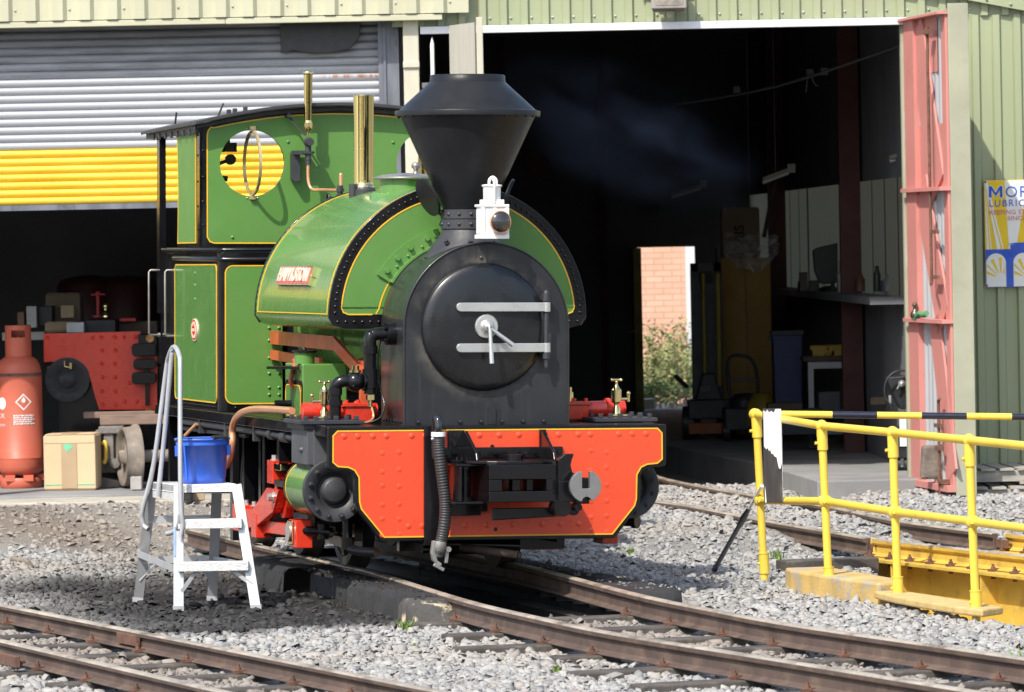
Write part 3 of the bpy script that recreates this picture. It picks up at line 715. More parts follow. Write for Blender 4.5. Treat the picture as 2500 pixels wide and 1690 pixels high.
# reversing gear and sand box
m=MB()
m.obox((-.60,3.3,1.36),(-.60,1.52,1.345),.02,.085); m.obox((-.60,1.53,1.345),(-.58,.95,1.185),.02,.075); m.cyl((-.60,.95,1.185),(-.52,.95,1.185),.045,n=20)
m.obox((-.56,.95,1.24),(-.56,.95,.89),.04,.05,up=(0,1,0)); m.box(-.58,-.50,.92,1.0,1.17,1.25)
m.obox((-.60,3.3,1.25),(-.60,1.9,1.22),.02,.06)
m.tube([(-.80,1.75,1.24),(-.80,1.72,1.22),(-.83,1.72,1.12),(-.80,1.72,1.06)],.014,8,0,4)
P(m,'reversing_rod','red_rust')
m=MB(); m.box(-.805,-.53,1.5,1.98,.888,1.222); m.cyl((-.77,1.6,1.222),(-.77,1.6,1.29),.062,n=28); 
sbx=P(m,'sand_box','green',LOCO,.008)
m=MB(); m.cyl((-.77,1.6,1.29),(-.77,1.6,1.303),.076,n=28); m.ball((-.77,1.6,1.305),.015)
m.prism([(-1.0,1.62),(-.82,1.52),(-.80,1.72),(-.82,1.80)],XY,1.19,1.206); m.cyl((-.93,1.7,.98),(-.83,1.7,.98),.02)
m.prism(rrect(1.5,1.96,.9,1.12,.03),lambda u,v,w:(-.805-w,u,v),-.001,.003)
P(m,'sand_lid','black',sbx)
m=MB(); sp=rrect(1.53,1.94,.905,1.09,.05); g_=lambda u,v,w:(-.808-w,u,v)
m.prism(sp,g_,-.001,.003,1); m.ribbon(sp,g_,.008,.002,.005,mat=0); P(m,'lining','line green',sbx)

# front coupler
m=MB()
m.box(-.288,-.188,-.022,-.002,.69,.862); m.box(.26,.30,-.022,-.002,.69,.862)
m.box(-.345,.40,-.024,-.0025,.698,.762); m.box(-.33,-.05,-.02,-.0025,.39,.46)
for x in (-.255,): 
    for z in (.835,.785,.735): m.bolt((x,-.022,z),(0,-1,0),.013,.018)
for x in (-.09,-.01,.07,.15,.23,.375): m.bolt((x,-.024,.73),(0,-1,0),.013,.02)
for x in (-.185,.275): m.prism([(-.02,.858),(-.04,.858),(-.29,.74),(-.31,.70),(-.31,.68),(-.02,.68)],lambda u,v,w:(w,u,v),x-.009,x+.009)
m.bolt((.29,-.022,.835),(0,-1,0),.011,.016)
# half-round table
tb=[(-.30,-.02)]+[(.05+.29*math.cos(R(a)),-.2-.22*math.sin(R(a))) for a in range(180,-1,-12)]+[(.34,-.02)]
m.prism(tb,XY,.676,.694); m.cyl((.05,-.22,.694),(.05,-.22,.725),.055,n=28); m.box(-.30,-.09,-.27,-.03,.66,.676)
for x in (-.28,-.25,-.22,-.2,-.17): m.bolt((x,-.2,.694),(0,0,1),.009,.02)
# pocket with a slot
bx0,bx1,by0,by1=-.15,.25,-.43,-.05
m.box(bx0,bx1,by0,by1,.59,.676); m.box(bx0,bx1,by0,by1,.46,.522); m.box(bx0,-.075,by0,by1,.522,.59); m.box(.19,bx1,by0,by1,.522,.59)
m.box(.0,.05,-.38,-.3,.522,.59); m.box(.09,.13,-.36,-.28,.522,.59)
m.box(-.29,-.275,-.3,-.03,.46,.66); m.box(-.32,-.15,-.3,-.03,.445,.46); m.cyl((-.235,-.2,.46),(-.235,-.2,.66),.035,n=16); m.cyl((-.235,-.2,.645),(-.235,-.2,.665),.055,n=16); m.cyl((-.235,-.2,.46),(-.235,-.2,.485),.05,n=16)
m.box(-.33,-.1,-.06,-.026,.37,.44)
cpl=P(m,'coupler','black',LOCO,.004)
m=MB(); fc=XZ
m.prism([(-.115,.355),(.30,.372),(.30,.425),(-.115,.425)],XZ,-.36,-.345); 
m.cyl((.27,-.36,.425),(.275,-.47,.428),.052,n=28); m.cyl((.35,-.36,.41),(.35,-.44,.41),.03,n=18); m.cyl((.36,-.4,.43),(.36,-.5,.43),.022,n=14)
m.prism([(.29,.735),(.345,.735),(.332,.70),(.325,.67),(.335,.63),(.38,.60),(.38,.50),(.25,.5),(.25,.70)],XZ,-.46,-.40)
m.box(.25,.36,-.47,-.35,.46,.58); m.box(.22,.26,-.43,-.2,.5,.6)
m.box(.34,.42,-.52,-.44,.45,.60)
P(m,'coupler_arm','black',cpl,.005)
m=MB(); dc=(.386,.553); pts=[]
Rr=.0925
for a in range(90+24,360+90-23,6):
    pts.append((dc[0]+Rr*math.cos(R(a)),dc[1]+Rr*math.sin(R(a))))
# notch below
low=[p for p in pts if not (p[1]<dc[1]-.06 and abs(p[0]-dc[0]-.005)<.028)]
i=next(i for i,p in enumerate(low) if p[0]>dc[0] and p[1]<dc[1]-.05)
notch=[(dc[0]+.005+.027*math.cos(R(a)),dc[1]-.088+.027*math.sin(R(a))) for a in range(175,4,-20)]
shape=low[:i]+notch+low[i:]
k=len(shape); shape+= [(dc[0]+.024,dc[1]+.083),(dc[0]+.024,dc[1]-.014),(dc[0]-.022,dc[1]-.014),(dc[0]-.022,dc[1]+.083)]
m.prism(shape,XZ,-.56,-.525); P(m,'coupler_face','coupler_steel',cpl,.002)
# vacuum hose
m=MB(); hp=[(-.367,-.02,.80),(-.367,-.045,.90),(-.366,-.075,.935),(-.366,-.10,.92),(-.367,-.105,.86)]
m.tube([(-.367,.0,.70),(-.367,-.02,.85),(-.367,-.05,.925),(-.367,-.08,.935),(-.367,-.102,.905),(-.367,-.105,.80)],.023,16,0,6)
hose=P(m,'vacuum_pipe','gloss_pipe')
path=[Vector(p) for p in [(-.367,-.105,.835),(-.364,-.106,.77),(-.355,-.108,.67),(-.342,-.11,.57),(-.330,-.11,.47),(-.328,-.11,.38),(-.340,-.11,.28),(-.358,-.11,.20),(-.37,-.11,.155)]]
path=catmull(path,34)
m=MB(); m.tube(path,.036,22,0,0,True,lambda k:[.0345+.0013*math.sin(2*PI*i*len(path)/k/5.6) if i>16 else .034 for i in range(k)])
P(m,'ribbed_hose','rubber',hose)
m=MB(); m.cyl((-.367,-.105,.83),(-.367,-.105,.855),.042,n=24); m.cyl((-.41,-.11,.815),(-.38,-.11,.825),.007)
P(m,'hose_clamp','white',hose)
m=MB()
m.lathe((-.364,-.11,.175),(-.15,0,-1),[(-.05,.0375),(-.01,.040),(-.005,.037),(.02,.032),(.04,.02),(.045,0)],20)
m.prism([(-.405,.23),(-.415,.16),(-.405,.115),(-.38,.09),(-.355,.085),(-.355,.10),(-.378,.115),(-.39,.165),(-.39,.23)],XZ,-.13,-.09)
m.obox((-.405,-.14,.095),(-.345,-.14,.062),.022,.02); m.obox((-.315,-.11,.18),(-.325,-.11,.10),.02,.02); m.cyl((-.312,-.13,.18),(-.312,-.09,.18),.016)
P(m,'hose_coupling','fitting',hose,.003)
MT_added=1
MT['lens']=mat('dark_lens_glass',(.03,.028,.028),.06,coat=1,var=.2,rvar=0)
# ------------------------------------------------------------------ headlamp standing on its bracket
c_,s_=math.cos(R(15)),math.sin(R(15))
MTX=Matrix.Translation((-.1226,30.59,.1))@Matrix.Rotation(R(15),4,'Z')@Matrix.Rotation(.02,4,'Y')
lp=MTX@Vector((.004,.09,1.968))
LAMP=thing('headlamp','white painted headlamp with round bull\'s eye lens and wire carrying loop, below the locomotive chimney','lamp',lp,(0,.02,R(15)))
m=MB()
m.box(-.085,.085,-.075,.075,0,.025); m.box(-.075,.075,-.068,.068,.025,.20); m.box(-.085,.085,-.076,.076,.185,.20)
m.box(-.06,.06,-.055,.055,.20,.228); m.lathe((0,0,.228),(0,0,1),[(0,.05),(.075,.052),(.075,.058),(.08,.06),(.086,.057),(.086,.057),(.09,.03),(.09,0)],28)
m.box(-.012,.012,-.072,-.066,.02,.19); m.box(-.085,-.06,-.073,-.067,.02,.19); m.box(.062,.085,-.073,-.067,.02,.19)
m.box(-.082,-.074,-.05,.05,.03,.17); m.box(-.02,.02,.07,.09,.02,.1)
P(m,'lamp_body','white',LAMP,.003)
m=MB(); m.tube([(-.0,-.058,.21),(0,-.058,.30),(0,-.045,.335),(0,-.0,.352),(0,.045,.335),(0,.058,.30),(0,.058,.21)],.007,8,0,5)
m.tube([(-.022,-.02,.31),(-.022,-.02,.342),(0,-.02,.36),(.022,-.02,.342),(.022,-.02,.31)],.007,8,0,5); P(m,'carrying_loop','white',LAMP)
m=MB(); m.lathe((.022,-.066,.098),(.1,-1,0),[(0,.05),(.02,.062),(.035,.066),(.04,.064),(.04,.060),(.04,.060),(.03,.058)],36); P(m,'lens_rim','copper',LAMP)
m=MB(); m.lathe((.024,-.10,.098),(.1,-1,0),[(0,.061),(.012,.052),(.022,.034),(.027,0)],36); P(m,'lens','lens',LAMP)
# ------------------------------------------------------------------ placing by measured directions
def ray(x,y): return fw+rr*((x-PW/2)/F)-uu*((y-PH/2)/F)
def at(x,y,Yd): d=ray(x,y); return CAM+d*((Yd-CAM.y)/d.y)
def gz(x,y,z=0.): d=ray(x,y); return CAM+d*((z-CAM.z)/d.z)
def LOC(a,y,z=0.): return MTX@Vector((a,y,z))

# ------------------------------------------------------------------ ground materials
def ground_color(n,island):
    """slate ballast, blackened by coal dust beside the pit"""
    pos=n.node('ShaderNodeNewGeometry').outputs['Position']
    sep=n.node('ShaderNodeSeparateXYZ'); n.link(pos,sep.inputs[0])
    big=n.noise(pos,1.1,5,.6); 
    # distance from the line of the pit, left side and right side differ
    a=R(15); ox,oy=-.1226,30.59
    X=n.math('SUBTRACT',sep.outputs[0],ox); Yy=n.math('SUBTRACT',sep.outputs[1],oy)
    lat=n.math('ADD',n.math('MULTIPLY',X,math.cos(a)),n.math('MULTIPLY',Yy,math.sin(a)))
    lon=n.math('ADD',n.math('MULTIPLY',X,-math.sin(a)),n.math('MULTIPLY',Yy,math.cos(a)))
    dl=n.math('MAXIMUM',n.math('MULTIPLY',n.math('SUBTRACT',n.math('ABSOLUTE',n.math('ADD',lat,.95)),.95),.75),0.0)          # centred left of the rail
    d2=n.math('MAXIMUM',n.math('SUBTRACT',n.math('MULTIPLY',lon,-1),1.25),0.0)   # in front of the pit end
    d3=n.math('MULTIPLY',n.math('MAXIMUM',n.math('SUBTRACT',lon,2.6),0.0),.3)
    dist=n.math('ADD',n.math('ADD',dl,n.math('MULTIPLY',d2,1.6)),d3)
    dist=n.math('ADD',dist,n.math('MULTIPLY',n.math('SUBTRACT',big,.5),1.2))
    dust=n.ramp(dist,[(.10,1.0),(.32,.72),(.62,.25),(.95,0.0)])
    fine=n.noise(pos,9,5,.7)
    base=n.ramp(fine,[(.3,(.27,.263,.25)),(.55,(.36,.352,.332)),(.75,(.43,.42,.395))])
    if island:
        rnd=n.node('ShaderNodeNewGeometry').outputs['Random Per Island']
        base=n.ramp(rnd,[(0,(.16,.159,.156)),(.2,(.265,.263,.256)),(.6,(.35,.346,.334)),(.85,(.42,.413,.396)),(.95,(.35,.31,.27)),(1,(.29,.24,.20))])
        base=n.mix(.35,base,n.ramp(n.noise(pos,40,4,.7),[(.3,(.24,.238,.231)),(.7,(.37,.365,.35))]))
    trod=n.math('MULTIPLY',n.math('MULTIPLY',n.math('SUBTRACT',sep.outputs[1],n.math('ADD',36.3,n.math('MULTIPLY',big,2.0))),.5),n.math('LESS_THAN',sep.outputs[0],-.9)); trod=n.ramp(trod,[(0.0,0.0),(.6,.8)])
    base=n.mix(n.math('MULTIPLY',trod,.75),base,(.29,.255,.215))
    warm=n.ramp(n.noise(pos,.35,3,.5),[(.47,0.0),(.68,.45)])
    base=n.mix(warm,base,(.36,.31,.25))
    st=None
    for (x0,y0,nx_,ny_) in ((-2.73,27.9,.927,.374),(.1,29.0,.941,.338)):
        dd_=n.math('ABSOLUTE',n.math('ADD',n.math('MULTIPLY',n.math('SUBTRACT',sep.outputs[0],x0),nx_),n.math('MULTIPLY',n.math('SUBTRACT',sep.outputs[1],y0),ny_)))
        dd_=n.math('ADD',dd_,n.math('MULTIPLY',n.math('SUBTRACT',n.noise(pos,3.0,4,.65),.5),.5)); st=dd_ if st is None else n.math('MINIMUM',st,dd_)
    base=n.mix(n.ramp(st,[(.2,.5),(.62,0.0)]),base,(.19,.145,.11))
    dk=n.ramp(fine,[(.3,(.011,.011,.0115)),(.7,(.032,.031,.031))])
    return n.mix(n.math('MULTIPLY',dust,.93),base,dk),fine,pos
n=NT('ballast_ground'); c,f,p=ground_color(n,False); n.color(c); n.b.inputs['Roughness'].default_value=.95; n.b.inputs['Specular IOR Level'].default_value=.15
n.bump(n.noise(p,45,6,.75),.9,.03); MT['ground']=n.m
n=NT('slate_chippings'); c,f,p=ground_color(n,True); n.color(c); n.b.inputs['Roughness'].default_value=.85; n.b.inputs['Specular IOR Level'].default_value=.25
n.bump(n.noise(p,70,4,.7),.35,.01); MT['stone']=n.m
MT['concrete']=mat('worn_concrete',(.42,.39,.33),.9,var=.16,vs=3,dirt=(.16,.14,.11),ds=5,dlo=.5,dhi=.75,damt=.8,bump=.4,bs=70)
MT['floor']=mat('workshop_floor',(.25,.25,.25),.85,var=.18,vs=1.5,dirt=(.1,.095,.09),ds=1.2,dlo=.5,dhi=.8,damt=.7,bump=.2,bs=50)
MT['sootstone']=mat('sooty_concrete',(.022,.0215,.0215),.85,var=.4,vs=5,dirt=(.11,.105,.10),ds=9,dlo=.6,dhi=.75,damt=.5,bump=.9,bs=24)
MT['lichen']=mat('lichen_concrete',(.06,.056,.052),.9,var=.3,vs=6,dirt=(.46,.40,.26),ds=7,dlo=.55,dhi=.62,damt=1,bump=.8,bs=30)
MT['pitdark']=mat('sooty_pit',(.016,.016,.017),.9,var=.3,vs=4)
# rusty rail: brown sides, scuffed head by height along the section (paint and wear differ on the running surface)
MT['rail']=mat('rusty_rail',(.098,.066,.052),.75,var=.3,vs=5,dirt=(.22,.15,.10),ds=7,dlo=.5,dhi=.75,damt=.6,bump=.2,bs=80)
MT['railhead']=mat('worn_rail_head',(.50,.43,.34),.45,metal=.35,var=.3,vs=3,dirt=(.14,.095,.065),ds=4,dlo=.5,dhi=.68,damt=.8,rvar=.1)
MT['rust']=mat('rusty_iron',(.15,.075,.05),.85,var=.35,vs=18,dirt=(.08,.05,.04),ds=20,bump=.4,bs=90)
MT['sleeper']=mat('old_timber',(.075,.065,.057),.9,var=.4,vs=5,dirt=(.22,.19,.15),ds=6,dlo=.52,dhi=.72,damt=.7,bump=.6,bs=40)
MT['yellow']=mat('safety_yellow_paint',(.80,.56,.07),.42,var=.08,vs=4,coat=.15,dirt=(.34,.19,.06),ds=13,dlo=.62,dhi=.76,damt=.6)
MT['yellow_old']=mat('worn_yellow_paint',(.62,.41,.07),.6,var=.15,vs=4,dirt=(.22,.13,.05),ds=7,dlo=.52,dhi=.78,damt=.7,bump=.2,bs=40)
MT['yellow_conc']=mat('yellow_painted_concrete',(.55,.38,.13),.8,var=.2,vs=5,dirt=(.36,.33,.28),ds=6,dlo=.5,dhi=.62,damt=.9,bump=.4,bs=50)

# ------------------------------------------------------------------ ground with the pit openings
import bmesh
PITA,PITB=(-.415,.415),(-1.55,6.2)
pit=[LOC(PITA[0],PITB[0]),LOC(PITA[1],PITB[0]),LOC(PITA[1],PITB[1]),LOC(PITA[0],PITB[1])]
pit=[(p.x,p.y) for p in pit]
well=[(2.13,29.95),(2.50,28.36),(3.2,26.9),(6.5,27.5),(6.5,34.6),(2.45,34.3),(2.25,33.9)]
bm=bmesh.new(); GZ=-.125
def loop(pts):
    v=[bm.verts.new((x,y,GZ)) for x,y in pts]; return [bm.edges.new((v[i],v[(i+1)%len(v)])) for i in range(len(v))]
ed=loop([(-260,-260),(260,-260),(260,420),(-260,420)])+loop(pit)+loop(well)
bmesh.ops.triangle_fill(bm,edges=ed,use_beauty=True,use_dissolve=False)
def inside(p,poly):
    c=False;n=len(poly)
    for i in range(n):
        (x1,y1),(x2,y2)=poly[i],poly[i-1]
        if (y1>p[1])!=(y2>p[1]) and p[0]<(x2-x1)*(p[1]-y1)/(y2-y1)+x1: c=not c
    return c
kill=[f for f in bm.faces if inside(f.calc_center_median()[:2],pit) or inside(f.calc_center_median()[:2],well)]
bmesh.ops.delete(bm,geom=kill,context='FACES')
for f in bm.faces:
    if f.normal.z<0: f.normal_flip()
me=bpy.data.meshes.new('ground'); bm.to_mesh(me); bm.free(); me.materials.append(MT['ground'])
g=bpy.data.objects.new('ground',me); COL.objects.link(g); tag(g,kind='structure')
# inspection pit lining and turntable well lining
def lining(name,poly,depth,material,top=GZ):
    m=MB(); n=len(poly)
    vs=[(x,y,top) for x,y in poly]+[(x,y,-depth) for x,y in poly]
    m.add(vs,[(i,(i+1)%n,n+(i+1)%n,n+i) for i in range(n)]+[tuple(range(n,2*n))])
    return tag(m.build(name,material),kind='structure')
lining('inspection_pit',pit,.75,MT['pitdark']); lining('turntable_well',well,.42,MT['concrete'])
# kerbs beside the pit
random.seed(3)
def rough_block(name,a0,a1,b0,b1,z0,z1,material,round_end=True,cuts=44):
    m=MB(); k=cuts; vs=[];fs=[]
    for i in range(k+1):
        t=i/k; b=b0+(b1-b0)*t
        w_=1.0
        if round_end: w_=.45+.55*math.sin(min(1,t*abs(b1-b0)/.22)*PI/2)
        zz=z1-(.10*(1-min(1,t*abs(b1-b0)/.2))**1.5 if round_end else 0)+random.uniform(-.004,.004)
        out=a0 if abs(a0)>abs(a1) else a1; inn=a1 if out==a0 else a0
        o_=inn+(out-inn)*w_+random.uniform(-.007,.007)
        e=.03*(1 if out>inn else -1)
        for (a,z) in ((inn,z0),(inn,zz),(o_-e,zz),(o_,zz-.03),(o_+e*.5,z0)):
            p=LOC(a,b,0); vs.append((p.x,p.y,z))
    for i in range(k):
        for j in range(4): fs.append((5*i+j,5*i+j+1,5*i+6+j,5*i+5+j))
    fs+=[(0,1,2,3,4),tuple(range(5*k,5*k+5))[::-1]]
    m.add(vs,fs,0,True); return tag(m.build(name,material),kind='structure')
rough_block('pit_kerb',-.54,-.80,-1.05,.35,-.15,.085,MT['sootstone'])
rough_block('pit_kerb',-.54,-.70,.36,1.75,-.15,.082,MT['sootstone'],False)
rough_block('pit_kerb',-.54,-.86,1.77,3.1,-.15,.092,MT['sootstone'],False)
rough_block('pit_kerb',-.54,-.82,-1.48,-1.0,-.15,.075,MT['lichen'],True,30)
rough_block('pit_kerb',.54,.84,-1.15,.6,-.15,.07,MT['sootstone'])
rough_block('pit_kerb',.54,.8,.62,4,-.15,.07,MT['sootstone'],False)

# ------------------------------------------------------------------ tracks
def resample(P,step):
    P=[Vector((p[0],p[1],0)) for p in P]; out=[P[0]]; 
    for i in range(len(P)-1):
        L=(P[i+1]-P[i]).length; k=max(1,int(L/step))
        for j in range(1,k+1): out.append(P[i].lerp(P[i+1],j/k))
    return out
SEC=[(-.045,0),(.045,0),(.045,.009),(.009,.02),(.007,.07),(.025,.08),(.026,.104),(.02,.11),(-.02,.11),(-.026,.104),(-.025,.08),(-.007,.07),(-.009,.02),(-.045,.009)]
def sweep(mb,path,z0,sec,head=None,hs=1.0):
    P=[Vector((p[0],p[1],0)) for p in path]; n=len(P);k=len(sec);vs=[]
    for i in range(n):
        t=(P[min(i+1,n-1)]-P[max(i-1,0)]).normalized(); s=Vector((t.y,-t.x,0))
        for (u,v) in sec: q=P[i]+s*u; vs.append((q.x,q.y,z0+v*hs))
    base=len(mb.v); mb.v.extend(vs)
    for i in range(n-1):
        for j in range(k):
            j2=(j+1)%k
            mb.f.append([base+i*k+j,base+i*k+j2,base+(i+1)*k+j2,base+(i+1)*k+j]); mb.m.append(1 if head and j in head else 0); mb.s.append(False)
    for q in (0,n-1): mb.f.append([base+q*k+j for j in range(k)]); mb.m.append(0); mb.s.append(False)
HEAD={6,7,8}
RAILPTS=[]   # for keeping stones off the rails
def offset(path,d):
    P=[Vector((p[0],p[1],0)) for p in path]; out=[]
    for i in range(len(P)):
        t=(P[min(i+1,len(P)-1)]-P[max(i-1,0)]).normalized(); out.append((P[i].x-t.y*d,P[i].y+t.x*d))
    return out
def rail_clip(parent,p,t,s,z):
    m=MB(); sd=Vector((t.y,-t.x,0))*s; p=Vector(p)
    a=p+sd*.03; b=p+sd*.085
    m.obox((a.x,a.y,z+.012),(b.x,b.y,z+.006),.05,.016); c=p+sd*.06
    m.cyl((c.x,c.y,z+.012),(c.x,c.y,z+.03),.014,n=6); m.cyl((c.x,c.y,z+.03),(c.x,c.y,z+.045),.008,n=6)
    return m.build('rail_clip',MT['rust'],parent)
def fishplate(parent,p,t,s,z):
    m=MB(); sd=Vector((t.y,-t.x,0))*s; p=Vector((p[0],p[1],0))
    a=p-t*.16+sd*.022; b=p+t*.16+sd*.022
    m.obox((a.x,a.y,z+.05),(b.x,b.y,z+.05),.026,.055)
    for k in (-.11,-.04,.04,.11):
        c=p+t*k+sd*.035; d=c+sd*.024; m.cyl((c.x,c.y,z+.047),(d.x,d.y,z+.047),.017,n=6)
        m.cyl((c.x,c.y,z+.047),((c+sd*.04).x,(c+sd*.04).y,z+.047),.009,n=6)
    return m.build('fishplate',MT['rust'],parent,.003)
def track(label,left,right,z,hs=1.0):
    t=thing('railway_track',label,'railway track',(0,0,0))
    out=[]
    for path in (left,right):
        m=MB(); sweep(m,path,z,SEC,HEAD,hs); m.build('rail',[MT['rail'],MT['railhead']],t,.003,1)
        RAILPTS.append(path); out.append(path)
    return t
def sleeper(parent,p,d,L,z,w=.16,h=.09):
    """timber across the track at p, along d"""
    p=Vector((p[0],p[1],0)); m=MB(); a=p-d*L/2; b=p+d*L/2
    m.obox((a.x,a.y,z-h/2),(b.x,b.y,z-h/2),w,h); o=m.build('sleeper',MT['sleeper'],parent,.008); 
    SLEEPERS.append((p,d,L,w)); return o
SLEEPERS=[]
# near track, lower left
A0,A1=Vector((-2.86,29.23,0)),Vector((-.31,22.91,0)); B0,B1=Vector((-2.6,26.54,0)),Vector((-1.27,23.13,0))
dA=(A1-A0).normalized(); dB=(B1-B0).normalized()
lA=[A0-dA*5,A1+dA*5]; lB=[B0-dB*6,B1+dB*5]
lA=[(p.x,p.y) for p in resample(lA,.5)]; lB=[(p.x,p.y) for p in resample(lB,.5)]
RZ=-.0166; R1=.0054
T1=track('rusty narrow gauge track crossing the lower left corner of the yard',lA,lB,R1,.86)
p=gz(303,1540,.1); fishplate(T1,(p.x,p.y),dA,-1,R1) ; p=gz(10,1590,.1); fishplate(T1,(p.x,p.y),dB,-1,R1)
for i in range(-5,12):
    c=A0+dA*(i*.78+.3); q=c+Vector((-dA.y,dA.x,0))*(-.38) if False else c
    sdv=Vector((dA.y,-dA.x,0))          # towards viewer left
    mid=c-Vector((-dA.y,dA.x,0))*.38
    if mid.y<21.5 or mid.y>33: continue
    s=sleeper(T1,mid,Vector((-dA.y,dA.x,0)),1.25,R1-.002)
    for pp,dd in ((c,dA),(c-Vector((-dA.y,dA.x,0))*.765,dB)):
        for sg in (-1,1): rail_clip(s,pp,dd,sg,R1)
# the locomotive's track: over the pit, then curving to the right
L0=[LOC(-.485,6.5),LOC(-.485,4),LOC(-.485,2),LOC(-.485,.9),Vector((-.285,28.83,0)),Vector((.08,27.48,0)),Vector((.48,26.18,0)),Vector((1.22,24.3,0)),Vector((1.97,22.37,0)),Vector((3.1,19.4,0))]
L0=[Vector((v.x,v.y,0)) for v in L0]
left=[(p.x,p.y) for p in resample(catmull(L0,10),.2)]
right=offset(left,-.965) if False else offset(left,.965)
T2=track('rusty track carrying the green locomotive out over the inspection pit and away to the right',left,right,RZ,1.06)
def near_pt(path,px,py,z=.1):
    g_=gz(px,py,z); i=min(range(len(path)),key=lambda i:(path[i][0]-g_.x)**2+(path[i][1]-g_.y)**2)
    i=max(1,min(len(path)-2,i)); t=Vector((path[i+1][0]-path[i-1][0],path[i+1][1]-path[i-1][1],0)).normalized()
    return Vector((path[i][0],path[i][1],0)),t
p,t=near_pt(left,2030,1655); fishplate(T2,p,t,-1 if t.y<0 else 1,RZ)
p,t=near_pt(left,1165,1478); fishplate(T2,p,t,-1,RZ); p,t=near_pt(right,1510,1448); fishplate(T2,p,t,-1,RZ)
for (px,py,L) in ((1220,1560,1.5),(1350,1545,1.55),(1500,1590,1.6),(1660,1640,1.6),(1840,1670,1.6),(2010,1715,1.5),(2180,1760,1.5)):
    pass
acc=0; last=None
for i in range(1,len(left)-1):
    p0=Vector((*left[i],0)); 
    if p0.y>28.9: continue
    if last is None or (p0-last).length>.80:
        last=p0; p1=Vector((*right[i],0)); t=Vector((left[i+1][0]-left[i-1][0],left[i+1][1]-left[i-1][1],0)).normalized()
        d=(p1-p0).normalized(); ext=random.uniform(.25,.6)
        s=sleeper(T2,(p0+p1)/2-d*(ext-.3)*.5,d,.965+.6+ext-.3,RZ-.001,.17,.10)
        for pp in (p0,p1):
            for sg in (-1,1): rail_clip(s,pp,t,sg,RZ)
# far track towards the turntable
near=[(1.0,62),(1.0,48),(1.0,43),(1.054,39.66),(1.314,38.33),(1.745,36.2),(2.075,34.79),(2.262,33.96)]
near=[(p.x,p.y) for p in resample(catmull([Vector((x,y,0)) for x,y in near],8),.3)]
far=[(.95+1.0,62),(1.95,48),(1.3+.55,44),(1.6,42.0),(1.826,39.8),(2.262,38.0),(2.612,35.92),(2.95,34.6)]
far=[(1.15,62),(1.12,50),(1.13,45),(1.182,43.34),(1.433,41.7),(1.826,39.8),(2.262,38.0),(2.612,35.92),(3.10,34.2)]
far=[(p.x,p.y) for p in resample(catmull([Vector((x,y,0)) for x,y in far],8),.3)]
far=[(x+.0,y) for x,y in far]
near=[q for q in near if q[1]<47]; far=[q for q in far if q[1]<47]
near=[(x-.62*max(0,min(1,(y-39)/4)),y) for x,y in near]
T3=track('rusty track leading from the shed doorway to the yellow turntable',near,far,-.01)
fishplate(T3,near[-1],Vector((near[-1][0]-near[-2][0],near[-1][1]-near[-2][1],0)).normalized(),-1,RZ)
fishplate(T3,far[-1],Vector((far[-1][0]-far[-2][0],far[-1][1]-far[-2][1],0)).normalized(),-1,RZ)
c=gz(2020,1372,0); s=sleeper(T3,(c.x,c.y),Vector((.93,.3,0)).normalized(),.62,.02,.2,.1)

# ------------------------------------------------------------------ turntable
TT=thing('turntable','yellow turntable girder with rusty rails bolted on top, sunk in the yard','turntable',(0,0,0))
n0=Vector((2.30,33.85,0)); n1=Vector((3.061,31.82,0)); d=(n1-n0).normalized(); n2=n0+d*6.5; sd=Vector((-d.y,d.x,0))
if sd.x<0: sd=-sd
for k,(o,) in enumerate(((0,),(.95,))):
    a=n0+sd*o; b=n2+sd*o; path=[(p.x,p.y) for p in resample([a,b],.6)]
    m=MB(); sweep(m,path,-.01,SEC,HEAD); m.build('rail',[MT['yellow_old'],MT['railhead']],TT,.003,1); RAILPTS.append(path)
    m=MB(); dz=lambda v,z:(v.x,v.y,z)
    m.obox(dz(a,-.024),dz(b,-.024),.26,.022); m.obox(dz(a,-.2),dz(b,-.2),.02,.33); m.obox(dz(a,-.375),dz(b,-.375),.26,.02)
    for i in range(5): q=a+d*(.5+i*1.3); m.obox(dz(q-sd*.12,-.2),dz(q+sd*.12,-.2),.012,.32)
    m.build('girder',MT['yellow_old'],TT,.003)
    for i in range(16):
        q=a+d*(.06+i*.30); 
        for sg in (-1,1):
            rail_clip(TT,q,d,sg,-.013)
    m=MB()
    for i in range(16):
        q=a+d*(.06+i*.3)-sd*.06; m.cyl((q.x,q.y,-.06),(q.x,q.y,-.036),.014,n=6)
    m.build('bolt_row',MT['rust'],TT)
m=MB(); a=n0+d*.3; b=n2-d*.3
for k in range(6):
    q=n0+d*(.35+k*1.1); m.obox((q.x,q.y,-.2),((q+sd*.95).x,(q+sd*.95).y,-.2),.1,.25)
m.build('cross_member',MT['yellow_old'],TT)
# kerb pieces round the well
K=thing('timber_kerb','curved sawn timber plank under the last two handrail posts at the turntable edge','kerb',(2.3,29.1,0))
m=MB(); out=[(2.02,29.88),(2.10,29.45),(2.22,29.0),(2.36,28.55),(2.49,28.25)]; inn=[(2.62,28.45),(2.52,28.8),(2.40,29.2),(2.28,29.6),(2.16,29.95)]
m.prism([(x-2.3,y-29.1) for x,y in out+inn],XY,-.012,.03); m.build('plank',MT['kerbwood'] if 'kerbwood' in MT else mat('sunlit_sawn_timber',(.56,.40,.16),.8,var=.2,vs=4,dirt=(.2,.13,.08),ds=8,dlo=.55,dhi=.75,damt=.6,stretch=(3,3,1),bump=.3,bs=40),K,.01)
m=MB(); m.prism([(1.60,31.45),(1.62,31.2),(1.9,30.3),(2.05,29.9),(2.16,29.98),(2.17,30.3),(1.85,31.5)],XY,-.12,.075)
tag(m.build('concrete_kerb',MT['yellow_conc'],None,.015),'worn yellow painted concrete kerb block beside the second handrail post','kerb')

